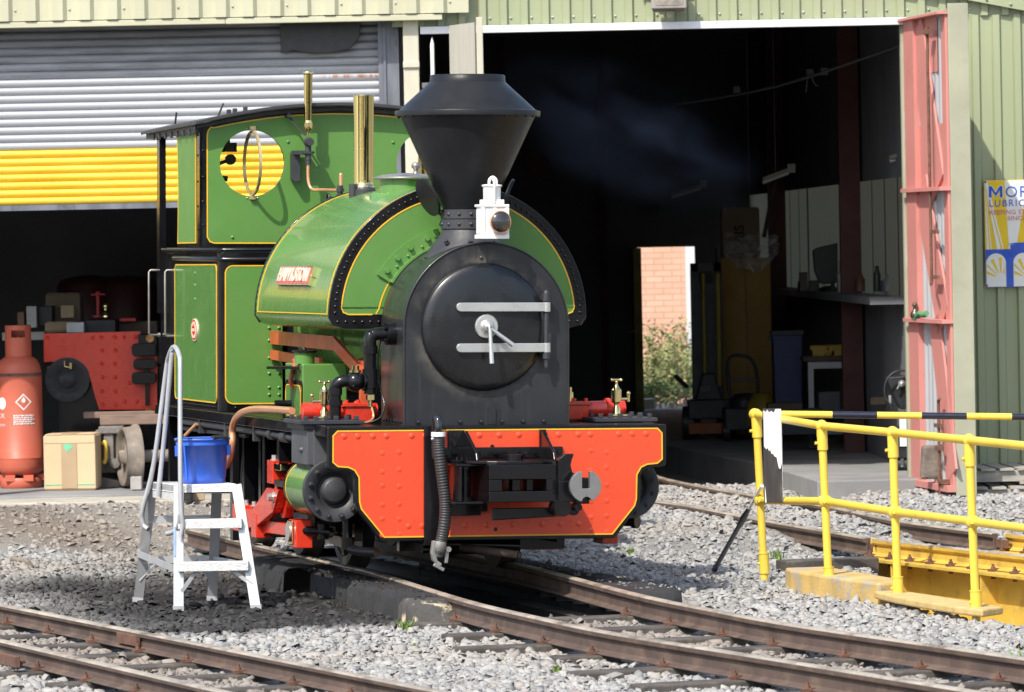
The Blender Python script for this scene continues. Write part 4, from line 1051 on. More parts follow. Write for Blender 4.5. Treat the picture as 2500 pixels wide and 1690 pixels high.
# ------------------------------------------------------------------ loose slate ballast
rng=np.random.default_rng(11)
def stones(n,px,py,pz,size,name,material):
    ang=(np.arange(5)*2*PI/5)[None]+rng.uniform(-.5,.5,(n,5)); rad=rng.uniform(.55,1.0,(n,5))
    v=np.zeros((n,10,3)); shrink=rng.uniform(.6,.95,(n,1)); off=rng.uniform(-.18,.18,(n,1,2))
    for k_,z_ in ((0,-1.),(5,1.)):
        f_=1.0 if k_==0 else shrink
        v[:,k_:k_+5,0]=np.cos(ang)*rad*f_; v[:,k_:k_+5,1]=np.sin(ang)*rad*f_; v[:,k_:k_+5,2]=z_*rng.uniform(.6,1.0,(n,5))
    v[:,5:,:2]+=off
    sc=np.stack([size*rng.uniform(.7,1.5,n),size*rng.uniform(.5,1.0,n),size*rng.uniform(.12,.42,n)],1)
    v*=sc[:,None,:]*.55
    a=rng.uniform(0,2*PI,n); tx=rng.normal(0,.30,n); ty=rng.normal(0,.30,n)
    ca,sa=np.cos(a),np.sin(a)
    x,y,z=v[...,0],v[...,1],v[...,2]
    y2=y*np.cos(tx)[:,None]-z*np.sin(tx)[:,None]; z2=y*np.sin(tx)[:,None]+z*np.cos(tx)[:,None]
    x3=x*np.cos(ty)[:,None]+z2*np.sin(ty)[:,None]; z3=-x*np.sin(ty)[:,None]+z2*np.cos(ty)[:,None]
    X=x3*ca[:,None]-y2*sa[:,None]+px[:,None]; Yv=x3*sa[:,None]+y2*ca[:,None]+py[:,None]; Z=z3+pz[:,None]
    co=np.stack([X,Yv,Z],-1).reshape(-1,3).astype(np.float32)
    q=np.array([0,1,6,5, 1,2,7,6, 2,3,8,7, 3,4,9,8, 4,0,5,9, 5,6,7,8,9])
    fc=(q[None]+10*np.arange(n)[:,None]).reshape(-1)
    tot=np.tile(np.array([4,4,4,4,4,5],np.int32),n); st=np.concatenate([[0],np.cumsum(tot)[:-1]]).astype(np.int32)
    me=bpy.data.meshes.new(name); me.vertices.add(len(co)); me.vertices.foreach_set('co',co.ravel())
    me.loops.add(len(fc)); me.loops.foreach_set('vertex_index',fc.astype(np.int32))
    me.polygons.add(len(tot)); me.polygons.foreach_set('loop_start',st); me.polygons.foreach_set('loop_total',tot)
    me.update(); me.materials.append(material)
    o=bpy.data.objects.new(name,me); COL.objects.link(o); return tag(o,kind='stuff')
def poly_mask(px,py,poly):
    c=np.zeros(len(px),bool); n=len(poly)
    for i in range(n):
        (x1,y1),(x2,y2)=poly[i],poly[i-1]
        if y1==y2: continue
        c^=((y1>py)!=(y2>py))&(px<(x2-x1)*(py-y1)/(y2-y1)+x1)
    return c
def seg_dist(px,py,path,mind):
    bad=np.zeros(len(px),bool)
    for i in range(len(path)-1):
        x1,y1=path[i];x2,y2=path[i+1]; dx,dy=x2-x1,y2-y1; L=dx*dx+dy*dy
        t=np.clip(((px-x1)*dx+(py-y1)*dy)/L,0,1); bad|=((px-x1-t*dx)**2+(py-y1-t*dy)**2)<mind*mind
    return bad
def smooth_noise(x,y,s,seed):
    r=np.random.default_rng(seed); out=np.zeros_like(x)
    for k in range(6):
        a=r.uniform(0,2*PI);f=s*r.uniform(.6,1.8); out+=np.sin((x*math.cos(a)+y*math.sin(a))*f+r.uniform(0,6))
    return out/6
# the yard rises a little towards the sheds
TC1=[((a[0]+b[0])/2,(a[1]+b[1])/2) for a,b in ((tuple((A0-dA*5)[:2]),tuple((A0-dA*5+Vector((dA.y,-dA.x,0))*-.765)[:2])),(tuple((A1+dA*5)[:2]),tuple((A1+dA*5+Vector((dA.y,-dA.x,0))*-.765)[:2])))]
TC1=[(-4.3+(-.36)*0,33.0),(.0,22.35)]
TC1=[((lA[0][0]+lB[0][0])/2,(lA[0][1]+lB[0][1])/2),((lA[-1][0]+lB[-1][0])/2,(lA[-1][1]+lB[-1][1])/2)]
TC2=[((a[0]+b[0])/2,(a[1]+b[1])/2) for a,b in zip(left,right)][::8]
def gh(x,y):
    s=lambda t:np.clip(t,0,1)**2*(3-2*np.clip(t,0,1))
    l=s((np.asarray(y)-36.8)/3.9)*.135*s((-.55-np.asarray(x))/.8)
    r_=s((np.asarray(y)-36.5)/4)*.075*s((np.asarray(x)-2.35)/.5)
    x=np.asarray(x,float); y=np.asarray(y,float)
    dd=[]
    for path,ymax in ((TC1,99),(TC2,29.0)):
        d=np.full(x.shape,9.0)
        for (x1,y1),(x2,y2) in zip(path[:-1],path[1:]):
            if min(y1,y2)>ymax: continue
            dx,dy=x2-x1,y2-y1; t=np.clip(((x-x1)*dx+(y-y1)*dy)/(dx*dx+dy*dy),0,1); d=np.minimum(d,np.hypot(x-x1-t*dx,y-y1-t*dy))
        dd.append(d)
    base=np.maximum(np.minimum(.058,.060),.086-.086*s((dd[0]-.5)/.8))
    t3=.115*s((y-34.6)/1.8)*s((x-.2)/.5)*s((2.35+np.clip((38.5-y)*.3,0,2)-x)/.4)*s((44-y)/2)
    return base+np.maximum(np.maximum(l,r_),t3)
rs_=np.random.default_rng(77)
for (xa,xb,ya,yb,nx,ny) in ((-9,-.9,36.6,41.6,60,40),(-.9,8,36.6,43.5,90,60),(-5.5,5.5,21.5,36.6,120,170)):
    X_,Y_=np.meshgrid(np.linspace(xa,xb,nx),np.linspace(ya,yb,ny),indexing='ij')
    Z_=GZ+.004+gh(X_,Y_)+np.abs(rs_.normal(0,.006,X_.shape)); HOLE=(poly_mask(X_.ravel(),Y_.ravel(),pit)|poly_mask(X_.ravel(),Y_.ravel(),well)).reshape(X_.shape)
    m=MB(); m.add(list(zip(X_.ravel().tolist(),Y_.ravel().tolist(),Z_.ravel().tolist())),[(i*ny+j,(i+1)*ny+j,(i+1)*ny+j+1,i*ny+j+1) for i in range(nx-1) for j in range(ny-1) if not (HOLE[i,j] or HOLE[i+1,j] or HOLE[i,j+1] or HOLE[i+1,j+1])],0,True)
    tag(m.build('ground_rise',MT['ground']),kind='structure')
FLOORS=[]
def scatter(n,y0,y1,smin,smax,name):
    py=y0+(y1-y0)*rng.random(n); px=(rng.random(n)*2-1)*(.0985*py+1.0)
    size=smin+(smax-smin)*rng.random(n)**3
    bad=poly_mask(px,py,pit)|poly_mask(px,py,well)
    for f in FLOORS: bad|=poly_mask(px,py,f)
    for path in RAILPTS: bad|=seg_dist(px,py,path,.062)
    # kerbs
    lx=(px+.1226)*math.cos(R(15))+(py-30.59)*math.sin(R(15)); ly=-(px+.1226)*math.sin(R(15))+(py-30.59)*math.cos(R(15))
    bad|=(np.abs(lx)<.74)&(ly>-1.5)&(ly<4.5)
    for (p,d,L,w) in SLEEPERS:
        u=(px-p.x)*d.x+(py-p.y)*d.y; v=-(px-p.x)*d.y+(py-p.y)*d.x
        bad|=(np.abs(u)<L/2-.08)&(np.abs(v)<w/2+.005)&(rng.random(n)<.55)
    # fewer loose stones in the coal dust and on the trodden strip by the left shed
    dust=(np.abs(lx+.9)<.95)&(ly>-1.0)&(ly<3)
    bad|=dust&(rng.random(n)<.72)
    bad|=(py>36.5)&(px<-1.2)&(rng.random(n)<.7)
    keep=~bad; px,py,size=px[keep],py[keep],size[keep]
    pz=gh(px,py)+GZ+.008+size*.07+.006*(1+smooth_noise(px,py,3.0,5))+rng.uniform(-.008,.012,len(px))
    return stones(len(px),px,py,pz,size,name,MT['stone'])

def spill(n,a0,a1,b0,b1,z,smin,smax):
    # chippings and ash lying on top of the kerbs
    a=a0+(a1-a0)*rng.random(n); b=b0+(b1-b0)*rng.random(n); c,s_=math.cos(R(15)),math.sin(R(15))
    px=-.1226+a*c-b*s_; py=30.59+a*s_+b*c
    return stones(n,px,py,np.full(n,z)+rng.uniform(-.006,.004,n),smin+(smax-smin)*rng.random(n)**2,'slate_ballast',MT['stone'])
# ------------------------------------------------------------------ sheds
MT['clad_green']=mat('olive_green_cladding',(.315,.35,.215),.45,var=.05,vs=1.2,dirt=(.37,.385,.24),ds=.8,dlo=.45,dhi=.8,damt=.5,stretch=(3,1,.4),rvar=.08)
MT['clad_cream']=mat('faded_cream_green_cladding',(.49,.485,.345),.5,var=.05,vs=1.2,dirt=(.40,.385,.27),ds=.9,dlo=.5,dhi=.8,damt=.5,stretch=(3,1,.5))
MT['galv']=mat('galvanised_trim',(.72,.74,.77),.45,metal=.15,var=.05,vs=6)
MT['cream']=mat('weathered_cream_steel',(.52,.50,.40),.6,var=.08,vs=3,dirt=(.4,.36,.26),ds=4,dlo=.55,dhi=.8,damt=.6,stretch=(2,2,.4))
MT['leafgrey']=mat('grey_green_door_edge',(.36,.36,.26),.55,var=.1,vs=3,dirt=(.28,.27,.2),ds=5,dlo=.55,dhi=.8,damt=.6)
MT['pinkred']=mat('faded_red_oxide',(.56,.225,.195),.6,var=.07,vs=2,dirt=(.45,.2,.12),ds=6,dlo=.62,dhi=.85,damt=.6)
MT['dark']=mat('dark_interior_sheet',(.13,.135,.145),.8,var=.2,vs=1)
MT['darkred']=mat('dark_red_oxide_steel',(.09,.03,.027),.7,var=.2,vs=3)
MT['greysheet']=mat('grey_inner_sheet',(.42,.43,.45),.55,var=.06,vs=2,stretch=(4,4,.5))
MT['screw']=mat('screw_cap',(.5,.5,.46),.4,metal=.3,var=.3,vs=3)
MT['steelgrey']=mat('grimy_steel_guide',(.17,.18,.21),.5,metal=.4,var=.3,vs=4,dirt=(.07,.07,.08),ds=5,stretch=(2,2,.5))
YS,YW=41.9,41.85       # faces of the two sheds
def cladding(mb,x0,x1,z0,z1,Yf,pitch,rib=.05,slope=.014,h=.03,phase=0.0,bot=None):
    """vertical ribbed sheet facing -y"""
    pts=[(x0,Yf)]; x=x0+phase
    while x<x1-rib-2*slope:
        pts+= [(x,Yf),(x+slope,Yf-h),(x+slope+rib,Yf-h),(x+2*slope+rib,Yf)]; x+=pitch
    pts.append((x1,Yf))
    vs=[];n=len(pts)
    for z in (z0,z1):
        for (px,py) in pts: vs.append((px,py,(bot(px) if (bot and z==z1) else z)))
    mb.add(vs,[(i,i+1,n+i+1,n+i) for i in range(n-1)])
SHED=thing('engine_shed','engine shed clad in olive green ribbed sheet with a wide dark open doorway','shed',(1.5,YS,0))
def B(mb,name,key,par,bevel=0):
    o=mb.build(name,[MT[k] for k in key.split()] if isinstance(key,str) else key,par,bevel)
    o.matrix_parent_inverse=Matrix.Translation(par.location).inverted() if par.parent is None and par.type=='EMPTY' else Matrix()
    return o
# front cladding over the doorway and to its right
zl=at(1700,55,YS).z+.01
xj=at(2236,600,YS).x; xl=at(1085,60,YS).x
m=MB(); cladding(m,-.90,7,zl,5.2,YS,.1655,phase=.02); cladding(m,xj+.0,7,.17,zl+.003,YS-.002,.1655,phase=.13)
B(m,'wall_cladding','clad_green',SHED)
m=MB(); x=-.90+.02+.014+.025
k=0
while x<3.7:
    m.dome((x+.055,YS-.002,zl+.055),(0,-1,0),.011,.012,8); x+=.1655
for x in (4.05,4.38):
    for z in (3.5,1.9,2.7,1.0): m.dome((x+.02,YS-.01,z),(0,-1,0),.011,.012)
B(m,'cladding_screw','screw',SHED)
# lintel flashing
p0=at(1026,80,YS-.05); p1=at(2240,68,YS-.05)
m=MB(); m.box(p0.x,p1.x,YS-.075,YS-.035,zl-.062,zl-.004)
for i in range(14): m.dome((p0.x+.1+i*.28,YS-.075,zl-.02),(0,-1,0),.008,.006)
B(m,'door_lintel','galv',SHED,.004)
m=MB(); m.box(p0.x,7,YS+.02,YS+.35,zl-.05,zl+.5); B(m,'door_header','dark',SHED)
# sloping verge at upper right
m=MB(); a=at(2340,-4,YS-.07); b=at(2520,30,YS-.07)
sl_=(b.z-a.z)/(b.x-a.x)
m.prism([(a.x-.9,a.z-.9*sl_),(b.x+2,b.z+2*sl_),(b.x+2,b.z+2*sl_+.9),(a.x-.9,a.z-.9*sl_+.9)],XZ,YS-.085,YS-.06)
for i in range(8): x=a.x+.03+i*.19; m.dome((x,YS-.085,a.z+(x-a.x)*sl_+.03),(0,-1,0),.013,.016)
B(m,'verge_flashing','clad_green',SHED)
m=MB(); m.box(xj+.12,7,YS-.05,YS-.034,.13,.185); B(m,'drip_flashing','leafgrey',SHED)
# shell
def wx(y): return 3.30-(y-42)*.0306
m=MB(); ZR=5.0
for (xa,xb) in ((wx,wx),): pass
YB=60.0
# roof, back wall with a door opening, left wall
m.box(-.9,7.2,YS+.05,YB+.3,ZR,ZR+.08)
dx0=at(1560,800,YB).x; dx1=at(1700,800,YB).x; dz1=at(1600,604,YB).z
m.box(-.9,dx0,YB,YB+.12,-.02,ZR); m.box(dx1,3.4,YB,YB+.12,-.02,ZR); m.box(dx0,dx1,YB,YB+.12,dz1,ZR)
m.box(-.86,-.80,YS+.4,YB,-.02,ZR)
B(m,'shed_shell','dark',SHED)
# right inner wall: dark sheet below and above a translucent band
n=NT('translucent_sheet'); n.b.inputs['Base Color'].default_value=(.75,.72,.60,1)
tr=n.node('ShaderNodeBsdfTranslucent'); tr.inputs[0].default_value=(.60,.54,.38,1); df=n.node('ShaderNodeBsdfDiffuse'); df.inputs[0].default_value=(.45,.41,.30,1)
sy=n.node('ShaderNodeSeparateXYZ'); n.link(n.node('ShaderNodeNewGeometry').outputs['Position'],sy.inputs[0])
rib_shade=n.ramp(n.math('FRACT',n.math('MULTIPLY',sy.outputs[1],1/.18)),[(0,1.0),(.25,.45),(.5,.9),(.75,.5),(1,1.0)]); sc_=n.ramp(n.math('FRACT',n.math('MULTIPLY',sy.outputs[1],1/1.07)),[(0,.25),(.03,.25),(.05,1.0)])  # rib shading painted in as stripes, then dark lines at the sheet overlaps
gr_=n.mix(1.0,n.mix(1.0,(.46,.41,.29),rib_shade,'MULTIPLY'),sc_,'MULTIPLY'); n.link(gr_,tr.inputs[0]); n.link(gr_,df.inputs[0])
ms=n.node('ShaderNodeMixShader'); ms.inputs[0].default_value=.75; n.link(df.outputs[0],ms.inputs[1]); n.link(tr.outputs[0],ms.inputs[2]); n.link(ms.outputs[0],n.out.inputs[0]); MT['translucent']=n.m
def wall_strip(mb,z0,z1,off=0,ripple=.02,pitch=.09):
    ys=np.arange(42.2,60.0,pitch/4); vs=[];N=len(ys)
    for z in (z0,z1):
        for i,y in enumerate(ys): vs.append((wx(y)+off+ripple*math.sin(i*PI/2),y,z))
    mb.add(vs,[(i,i+1,N+i+1,N+i) for i in range(N-1)],0,True)
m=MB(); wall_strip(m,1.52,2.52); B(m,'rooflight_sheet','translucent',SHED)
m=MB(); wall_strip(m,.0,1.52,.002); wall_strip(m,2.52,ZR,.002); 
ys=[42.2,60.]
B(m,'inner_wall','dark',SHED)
m=MB()
for y in (46.9,54.9,51.0,58.8):
    x=wx(y)-.12; 
    if y in (46.9,54.9): m.box(x-.10,x+.08,y-.08,y+.08,.1,ZR)
for y in (43.0,49.0,52.5): m.box(wx(y)-.01,wx(y)+.02,y,y+.04,1.4,2.6)
m.box(1.02,1.10,YB-.1,YB-.02,0,ZR); m.box(-.1,-.02,YB-.1,YB-.02,0,ZR)
B(m,'steel_column','darkred',SHED)
m=MB(); m.box(wx(43)-.28,wx(43)-.02,43.6,44.4,1.47,1.50)
ysh=[43.5,45,47,49,51,53]
for a_,b_ in zip(ysh[:-1],ysh[1:]):
    m.add([(wx(a_)-.3,a_,1.47),(wx(a_),a_,1.47),(wx(b_),b_,1.47),(wx(b_)-.3,b_,1.47),(wx(a_)-.3,a_,1.53),(wx(a_),a_,1.53),(wx(b_),b_,1.53),(wx(b_)-.3,b_,1.53)],[(0,1,2,3),(4,5,6,7),(0,1,5,4),(3,2,6,7),(0,3,7,4)])
B(m,'wall_shelf','dark',SHED)
# panels on the back wall, switches, the round sign
MT['panelgrey']=mat('grey_back_panel',(.12,.13,.14),.7,var=.1,vs=2)
m=MB()
for (px0,px1) in ((1300,1474),(1490,1526)):
    for (py0,py1) in ((704,760),(764,818),(824,876),(882,930),(940,1000)):
        a=at(px0,py0,YB-.05); b=at(px1,py1,YB-.05); m.box(a.x,b.x,YB-.045,YB-.01,b.z,a.z)
B(m,'wall_panel','panelgrey',SHED)
m=MB()
for px in (1595,1615,1657): a=at(px,510,YB-.05); m.box(a.x-.03,a.x+.03,YB-.06,YB-.01,a.z-.06,a.z+.04)
B(m,'socket_box','panelgrey',SHED)
# cross beams and cable under the roof
m=MB(); m.tube([at(1650,255,48),at(1900,210,46),at(2200,110,43.5)],.012,6,0,4)
for px,py,Y_ in ((1977,175,45.5),(2012,172,45.4),(1798,217,47)): p=at(px,py,Y_); m.box(p.x-.03,p.x+.03,Y_-.03,Y_+.03,p.z-.04,p.z+.02)
p=at(1972,180,45.5); m.tube([p,(p.x-.01,p.y,p.z-.1),(p.x-.02,p.y,p.z-.16)],.006,6,0,0); m.tube([(p.x+.03,p.y,p.z),(p.x+.05,p.y,p.z-.08),(p.x+.09,p.y,p.z-.11)],.006,6,0,3)
for i in range(5): m.box(-.8,3.2,44+i*3.5,44.1+i*3.5,4.3,4.5)
B(m,'roof_cable','panelgrey',SHED)
# back door leaf standing open, yellow
MT['paleyellow']=mat('faded_yellow_door',(.30,.26,.07),.6,var=.2,vs=3,dirt=(.45,.42,.25),ds=2,dlo=.45,dhi=.7,damt=.7)
a=at(1543,606,YB-.5); b=at(1571,1014,YB-.5)
m=MB(); m.box(a.x,b.x,YB-.9,YB-.02,.0,a.z); m.box(a.x-.07,a.x,YB-.8,YB-.72,1.0,1.03); m.box(a.x+.05,a.x+.08,YB-.905,YB-.9,1.05,1.25)
B(m,'back_door','paleyellow',SHED,.005)

# front door leaves
# right leaf: inner face with red oxide frame, folded out towards the yard
hx=at(2222,600,YS).x; ang=math.atan2(.20,1.35)
def leafT(u,v,w):            # u along the leaf from the hinge, v up, w off the inner face
    du=Vector((math.sin(ang),-math.cos(ang),0)); nn=Vector((-math.cos(ang),-math.sin(ang),0))
    p=Vector((hx+.015,YS-.06,0))+du*u+nn*w; return (p.x,p.y,v)
LL=1.36; zt=zl-.02; zb=.08
m=MB()
for (u0,u1,v0,v1) in ((0,.40,zb,zt),(.95,LL,zb,zt)): pass
def lbox(mb,u0,u1,v0,v1,w0,w1,mat_=0):
    vs=[leafT(u,v,w) for u in (u0,u1) for v in (v0,v1) for w in (w0,w1)]
    mb.add(vs,[(0,1,3,2),(4,6,7,5),(0,4,5,1),(2,3,7,6),(0,2,6,4),(1,5,7,3)],mat_)
def lbar(mb,u0,v0,u1,v1,wd,w0,w1):
    d=Vector((u1-u0,v1-v0)).normalized(); n_=Vector((-d.y,d.x))*wd/2
    pts=[(u0+n_.x,v0+n_.y),(u1+n_.x,v1+n_.y),(u1-n_.x,v1-n_.y),(u0-n_.x,v0-n_.y)]
    mb.prism(pts,leafT,w0,w1)
m=MB()
lbox(m,0,.34,zb,zt,.0,.045); lbox(m,LL-.16,LL-.02,zb,zt,0,.02)
v2=at(2260,462,YS-.6).z; v3=at(2260,781,YS-.6).z
lbox(m,0,LL,v2-.02,v2+.01,0,.09); lbox(m,0,LL,v3-.02,v3+.01,0,.09); lbox(m,0,LL,zt-.02,zt,0,.09); lbox(m,.1,LL,zb-.02,zb+.03,0,.07)
lbar(m,.34,zt-.1,.98,v2,.46,.004,.022); lbar(m,.42,v2,1.10,v3,.42,.004,.022); lbar(m,.80,v3,1.28,zb+.1,.34,.004,.022)
lbox(m,.3,LL,v2,v2+.5,.002,.004); lbox(m,.3,1.0,zt-.45,zt,.002,.004)
lbox(m,.1,.16,-.02,zb,.0,.05); lbox(m,.85,.92,-.1,zb+.05,.0,.05)
LEAF=B(m,'door_leaf','pinkred',SHED,.004)
m=MB(); vs=[];N=40
for v in (zb,zt):
    for i in range(N+1): vs.append(leafT(i*LL/N,v,-.012+.012*((i//2)%2)))
m.add(vs,[(i,i+1,N+2+i,N+1+i) for i in range(N)]); 
o=m.build('inner_sheet',MT['greysheet'],LEAF)
m=MB(); vs=[]
for v in (zb,zt):
    for i in range(N+1): vs.append(leafT(i*LL/N,v,-.065+.012*((i//2)%2)))
m.add(vs,[(i,i+1,N+2+i,N+1+i) for i in range(N)]); lbox(m,LL-.02,LL+.004,.03,zt+.06,-.16,.0); lbox(m,0,LL,zt,zt+.02,-.06,.0)
m.build('leaf_edge',MT['leafgrey'],LEAF,.004)
m=MB()
for (u,va,vb_) in ((.95,v2-.72,zt-.1),(1.1,-.12,v3-.62)): m.cyl(leafT(u,va,.07),leafT(u,vb_,.07),.012,n=10)
m.cyl(leafT(.95,v2-.72,.07),leafT(1.15,v2-.74,.12),.012,n=8); m.cyl(leafT(1.1,v3-.62,.07),leafT(1.2,v3-.6,.08),.012,n=8); m.cyl(leafT(.8,v3-.74,.07),leafT(1.1,v3-.74,.07),.008,n=8)
for v in (v2-.35,v2-.7,v3-1.0,.55): lbox(m,1.0,1.2,v,v+.03,.06,.085)
lbox(m,.9,1.02,zt-.16,zt-.12,.05,.09); m.cyl(leafT(1.22,-.12,.0),leafT(1.22,.3,.0),.012,n=8); lbox(m,1.1,1.24,.12,.15,-.02,.09)
m.build('door_bolt',MT['rust'],LEAF)
# jamb beside the hinge
p=at(2212,600,YS); m=MB(); m.box(p.x-.016,p.x+.026,YS-.02,YS+.1,.1,zl-.05); B(m,'door_jamb','leafgrey',SHED)
m=MB(); 
for z in (2.9,1.9): m.box(p.x+.0,p.x+.03,YS-.03,YS-.015,z-.12,z+.12)
B(m,'door_hinge','screw',SHED)
# left leaf, folded back behind the chimney
a=at(1098,150,YS-.1); b=at(1160,150,YS-.6); c=at(1165,150,YS-.6); d_=at(1180,150,YS-.6)
m=MB(); m.prism([(a.x,YS-.1),(b.x,YS-.62),(b.x+.012,YS-.6),(a.x+.05,YS-.06)],XY,.08,zl+.0); 
lf=B(m,'door_leaf','leafgrey2',SHED) if 'leafgrey2' in MT else B(m,'door_leaf',[mat('grey_weathered_leaf',(.42,.41,.36),.6,var=.1,vs=3,stretch=(6,6,.4))],SHED)
m=MB(); m.box(c.x-.002,d_.x,YS-.63,YS-.55,.06,zl+.04); m.build('leaf_edge',MT['cream'],lf,.004)
a=at(1056,150,YS-.05); m=MB(); m.cyl((a.x,YS-.04,.1),(a.x,YS-.04,a.z+.13),.017,n=12); m.cyl((a.x,YS-.04,a.z+.13),(a.x,YS-.04,a.z+.19),.017,.004,n=12)
B(m,'door_post','white',SHED)
# corner post between the sheds
WS=thing('workshop','left workshop bay with cream ribbed fascia and a half raised grey and yellow roller shutter','workshop',(-3.5,YW,0))
a=at(985,150,YW); b=at(1023,150,YW)
m=MB(); m.box(a.x,b.x,YW-.02,YW+.22,.05,3.9); m.box(a.x-.004,b.x+.004,YW-.04,YW-.02,3.44,3.49); B(m,'corner_post','cream',WS,.006)
m=MB(); m.box(b.x+.02,b.x+.08,YW-.02,YW+.2,3.28,3.32); B(m,'post_bracket','dark',WS)
# fascia
fz0=at(560,42,YW-.1).z; fx1=at(1144,20,YW-.1).x
m=MB(); cladding(m,-8,fx1,fz0,5.2,YW-.09,.2145,rib=.08,slope=.03,h=.035,phase=.11)
B(m,'fascia_cladding','clad_cream',WS)
m=MB(); a=at(1080,60,YW-.1)
m.box(-8,at(550,60,YW-.1).x,YW-.11,YW-.05,fz0-.052,fz0-.008); m.box(at(550,60,YW-.1).x+.003,a.x,YW-.112,YW-.05,fz0-.054,fz0-.008); B(m,'fascia_trim','clad_cream',WS,.004)
m=MB(); x=-8+.11+.14
while x<fx1: m.dome((x+.02,YW-.092,fz0+.085),(0,-1,0),.010,.01,8); x+=.429
B(m,'fascia_screw','screw',WS)
# roller shutter
n=NT('roller_shutter_paint'); co_=n.coords()
sep=n.node('ShaderNodeSeparateXYZ'); n.link(n.node('ShaderNodeNewGeometry').outputs['Position'],sep.inputs[0])
nz=n.noise(n.coords((.7,1,5)),2.2,6,.65)
zj=n.math('ADD',sep.outputs[2],n.math('MULTIPLY',n.math('SUBTRACT',nz,.5),.02))
isy=n.math('LESS_THAN',sep.outputs[2],at(100,367,YW+.35).z)
grime=n.ramp(n.math('ADD',sep.outputs[2],n.math('MULTIPLY',n.math('SUBTRACT',nz,.5),.55)),[(.0,0),(.62,.0),(.80,.75),(.95,.93)]) if False else None
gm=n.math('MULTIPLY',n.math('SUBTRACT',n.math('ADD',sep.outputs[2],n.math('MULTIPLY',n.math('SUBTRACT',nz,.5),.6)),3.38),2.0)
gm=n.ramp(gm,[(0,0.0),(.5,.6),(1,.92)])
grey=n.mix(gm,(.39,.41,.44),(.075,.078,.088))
rustm=n.math('MULTIPLY',n.ramp(n.noise(n.coords((1.2,1,14)),2.0,6,.7),[(.66,0.0),(.72,.8)]),1.0)
grey=n.mix(rustm,grey,(.30,.13,.06))
zr=at(870,186,YW+.2); xr=n.math('SUBTRACT',sep.outputs[0],zr.x-.02)
rb=n.math('MULTIPLY',n.ramp(n.math('ABSOLUTE',n.math('SUBTRACT',zj,zr.z)),[(.004,1.0),(.022,0.0)]),n.ramp(n.math('ABSOLUTE',xr),[(.18,1.0),(.30,0.0)]))
rb=n.math('MULTIPLY',rb,n.ramp(n.noise(n.coords((5,1,1)),3,5,.7),[(.42,0.0),(.55,1.0)])); grey=n.mix(rb,grey,(.27,.10,.035))
yel=n.ramp(n.noise(n.coords((1,1,3)),2,4),[(.3,(.80,.50,.03)),(.7,(.86,.60,.06))])
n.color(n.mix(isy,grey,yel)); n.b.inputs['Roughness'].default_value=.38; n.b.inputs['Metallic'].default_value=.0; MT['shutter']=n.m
YH_=YW+.20; zs0=at(100,500,YH_).z; xs1=at(931,300,YH_).x
m=MB(); P_=.0625; z=zs0; prof=[]
while z<4.05:
    for (t,dy) in ((.0,.0),(.06,-.004),(.28,-.014),(.52,-.018),(.76,-.012),(.88,-.004),(.92,.012),(.97,.012)): prof.append((z+t*P_,YH_+dy))
    z+=P_
N=len(prof); vs=[(x,y,zz) for x in (-8,xs1) for zz,y in prof]
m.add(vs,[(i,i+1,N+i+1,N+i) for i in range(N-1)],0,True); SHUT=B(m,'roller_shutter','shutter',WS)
m=MB(); m.box(-8,xs1,YH_-.02,YH_+.02,zs0-.045,zs0-.002); m.build('bottom_rail',MT['steelgrey'],SHUT)
# rust streak runs along two slats
m=MB(); a=at(930,300,YH_-.05); b=at(977,300,YH_-.05); m.box(a.x-.01,b.x,YH_-.06,YH_+.08,.1,3.9); m.box(a.x+.03,a.x+.05,YH_-.075,YH_-.06,.1,3.9); B(m,'shutter_guide','steelgrey',WS)
m=MB(); m.box(-4.25,-4.12,YH_-.05,YH_+.08,.1,2.4); B(m,'door_jamb','steelgrey',WS)
m=MB(); a=at(685,66,YW+.2); b=at(885,130,YW+.2); m.prism([(a.x,a.z+.1),(b.x,a.z+.1),(b.x-.02,b.z+.12),(b.x-.1,b.z+.03),(b.x-.22,b.z+.005),(a.x+.25,b.z+.0),(a.x+.1,b.z+.03),(a.x,b.z+.01)],XZ,YW+.12,YW+.16)
B(m,'shutter_hood_flap','rubber',WS,.01)
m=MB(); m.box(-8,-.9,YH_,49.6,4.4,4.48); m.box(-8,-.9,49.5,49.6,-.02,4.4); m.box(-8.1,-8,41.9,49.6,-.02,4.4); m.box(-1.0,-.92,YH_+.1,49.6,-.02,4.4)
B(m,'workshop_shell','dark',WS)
# floors and thresholds (part of the ground)
def slab(name,pts,z0,z1,key):
    m=MB(); m.prism(pts,XY,z0,z1); FLOORS.append(pts); return tag(m.build(name,MT[key],None,.012),kind='structure')
slab('workshop_floor',[(-8,41.45),(-.95,41.9),(-.95,49.5),(-8,49.5)],-.12,.115,'floor')
random.seed(5)
edge=[(-8+i*.35,40.95+random.uniform(-.05,.05)) for i in range(22)]
slab('workshop_threshold',edge+[(-.6,41.5),(-.6,41.88),(-8,41.44)],-.14,.10,'concrete')
el=[gz(1940,1152,.12),gz(1845,1129,.12),gz(1700,1103,.12)]
slab('shed_floor',[(2.38,41.55),(2.30,42.6)]+[(e.x,e.y) for e in el[1:]]+[(1.3,50),(1.2,59.9),(3.0,59.9),(3.6,41.6)],-.14,.12,'floor')
slab('shed_track_bed',[(-.7,50.5),(1.25,50.5),(1.25,59.9),(-.7,59.9)],-.05,.06,'floor')
rp=[gz(2035,1172,.115),gz(2215,1166,.115),gz(2258,1205,-.03),gz(2120,1219,-.06)]
m=MB(); m.add([tuple(q) for q in rp]+[(q.x,q.y,-.15) for q in rp],[(0,1,2,3),(0,3,7,4),(3,2,6,7),(2,1,5,6)]); FLOORS.append([(q.x,q.y) for q in rp])
tag(m.build('concrete_ramp',MT['concrete'],None,.01),kind='structure')
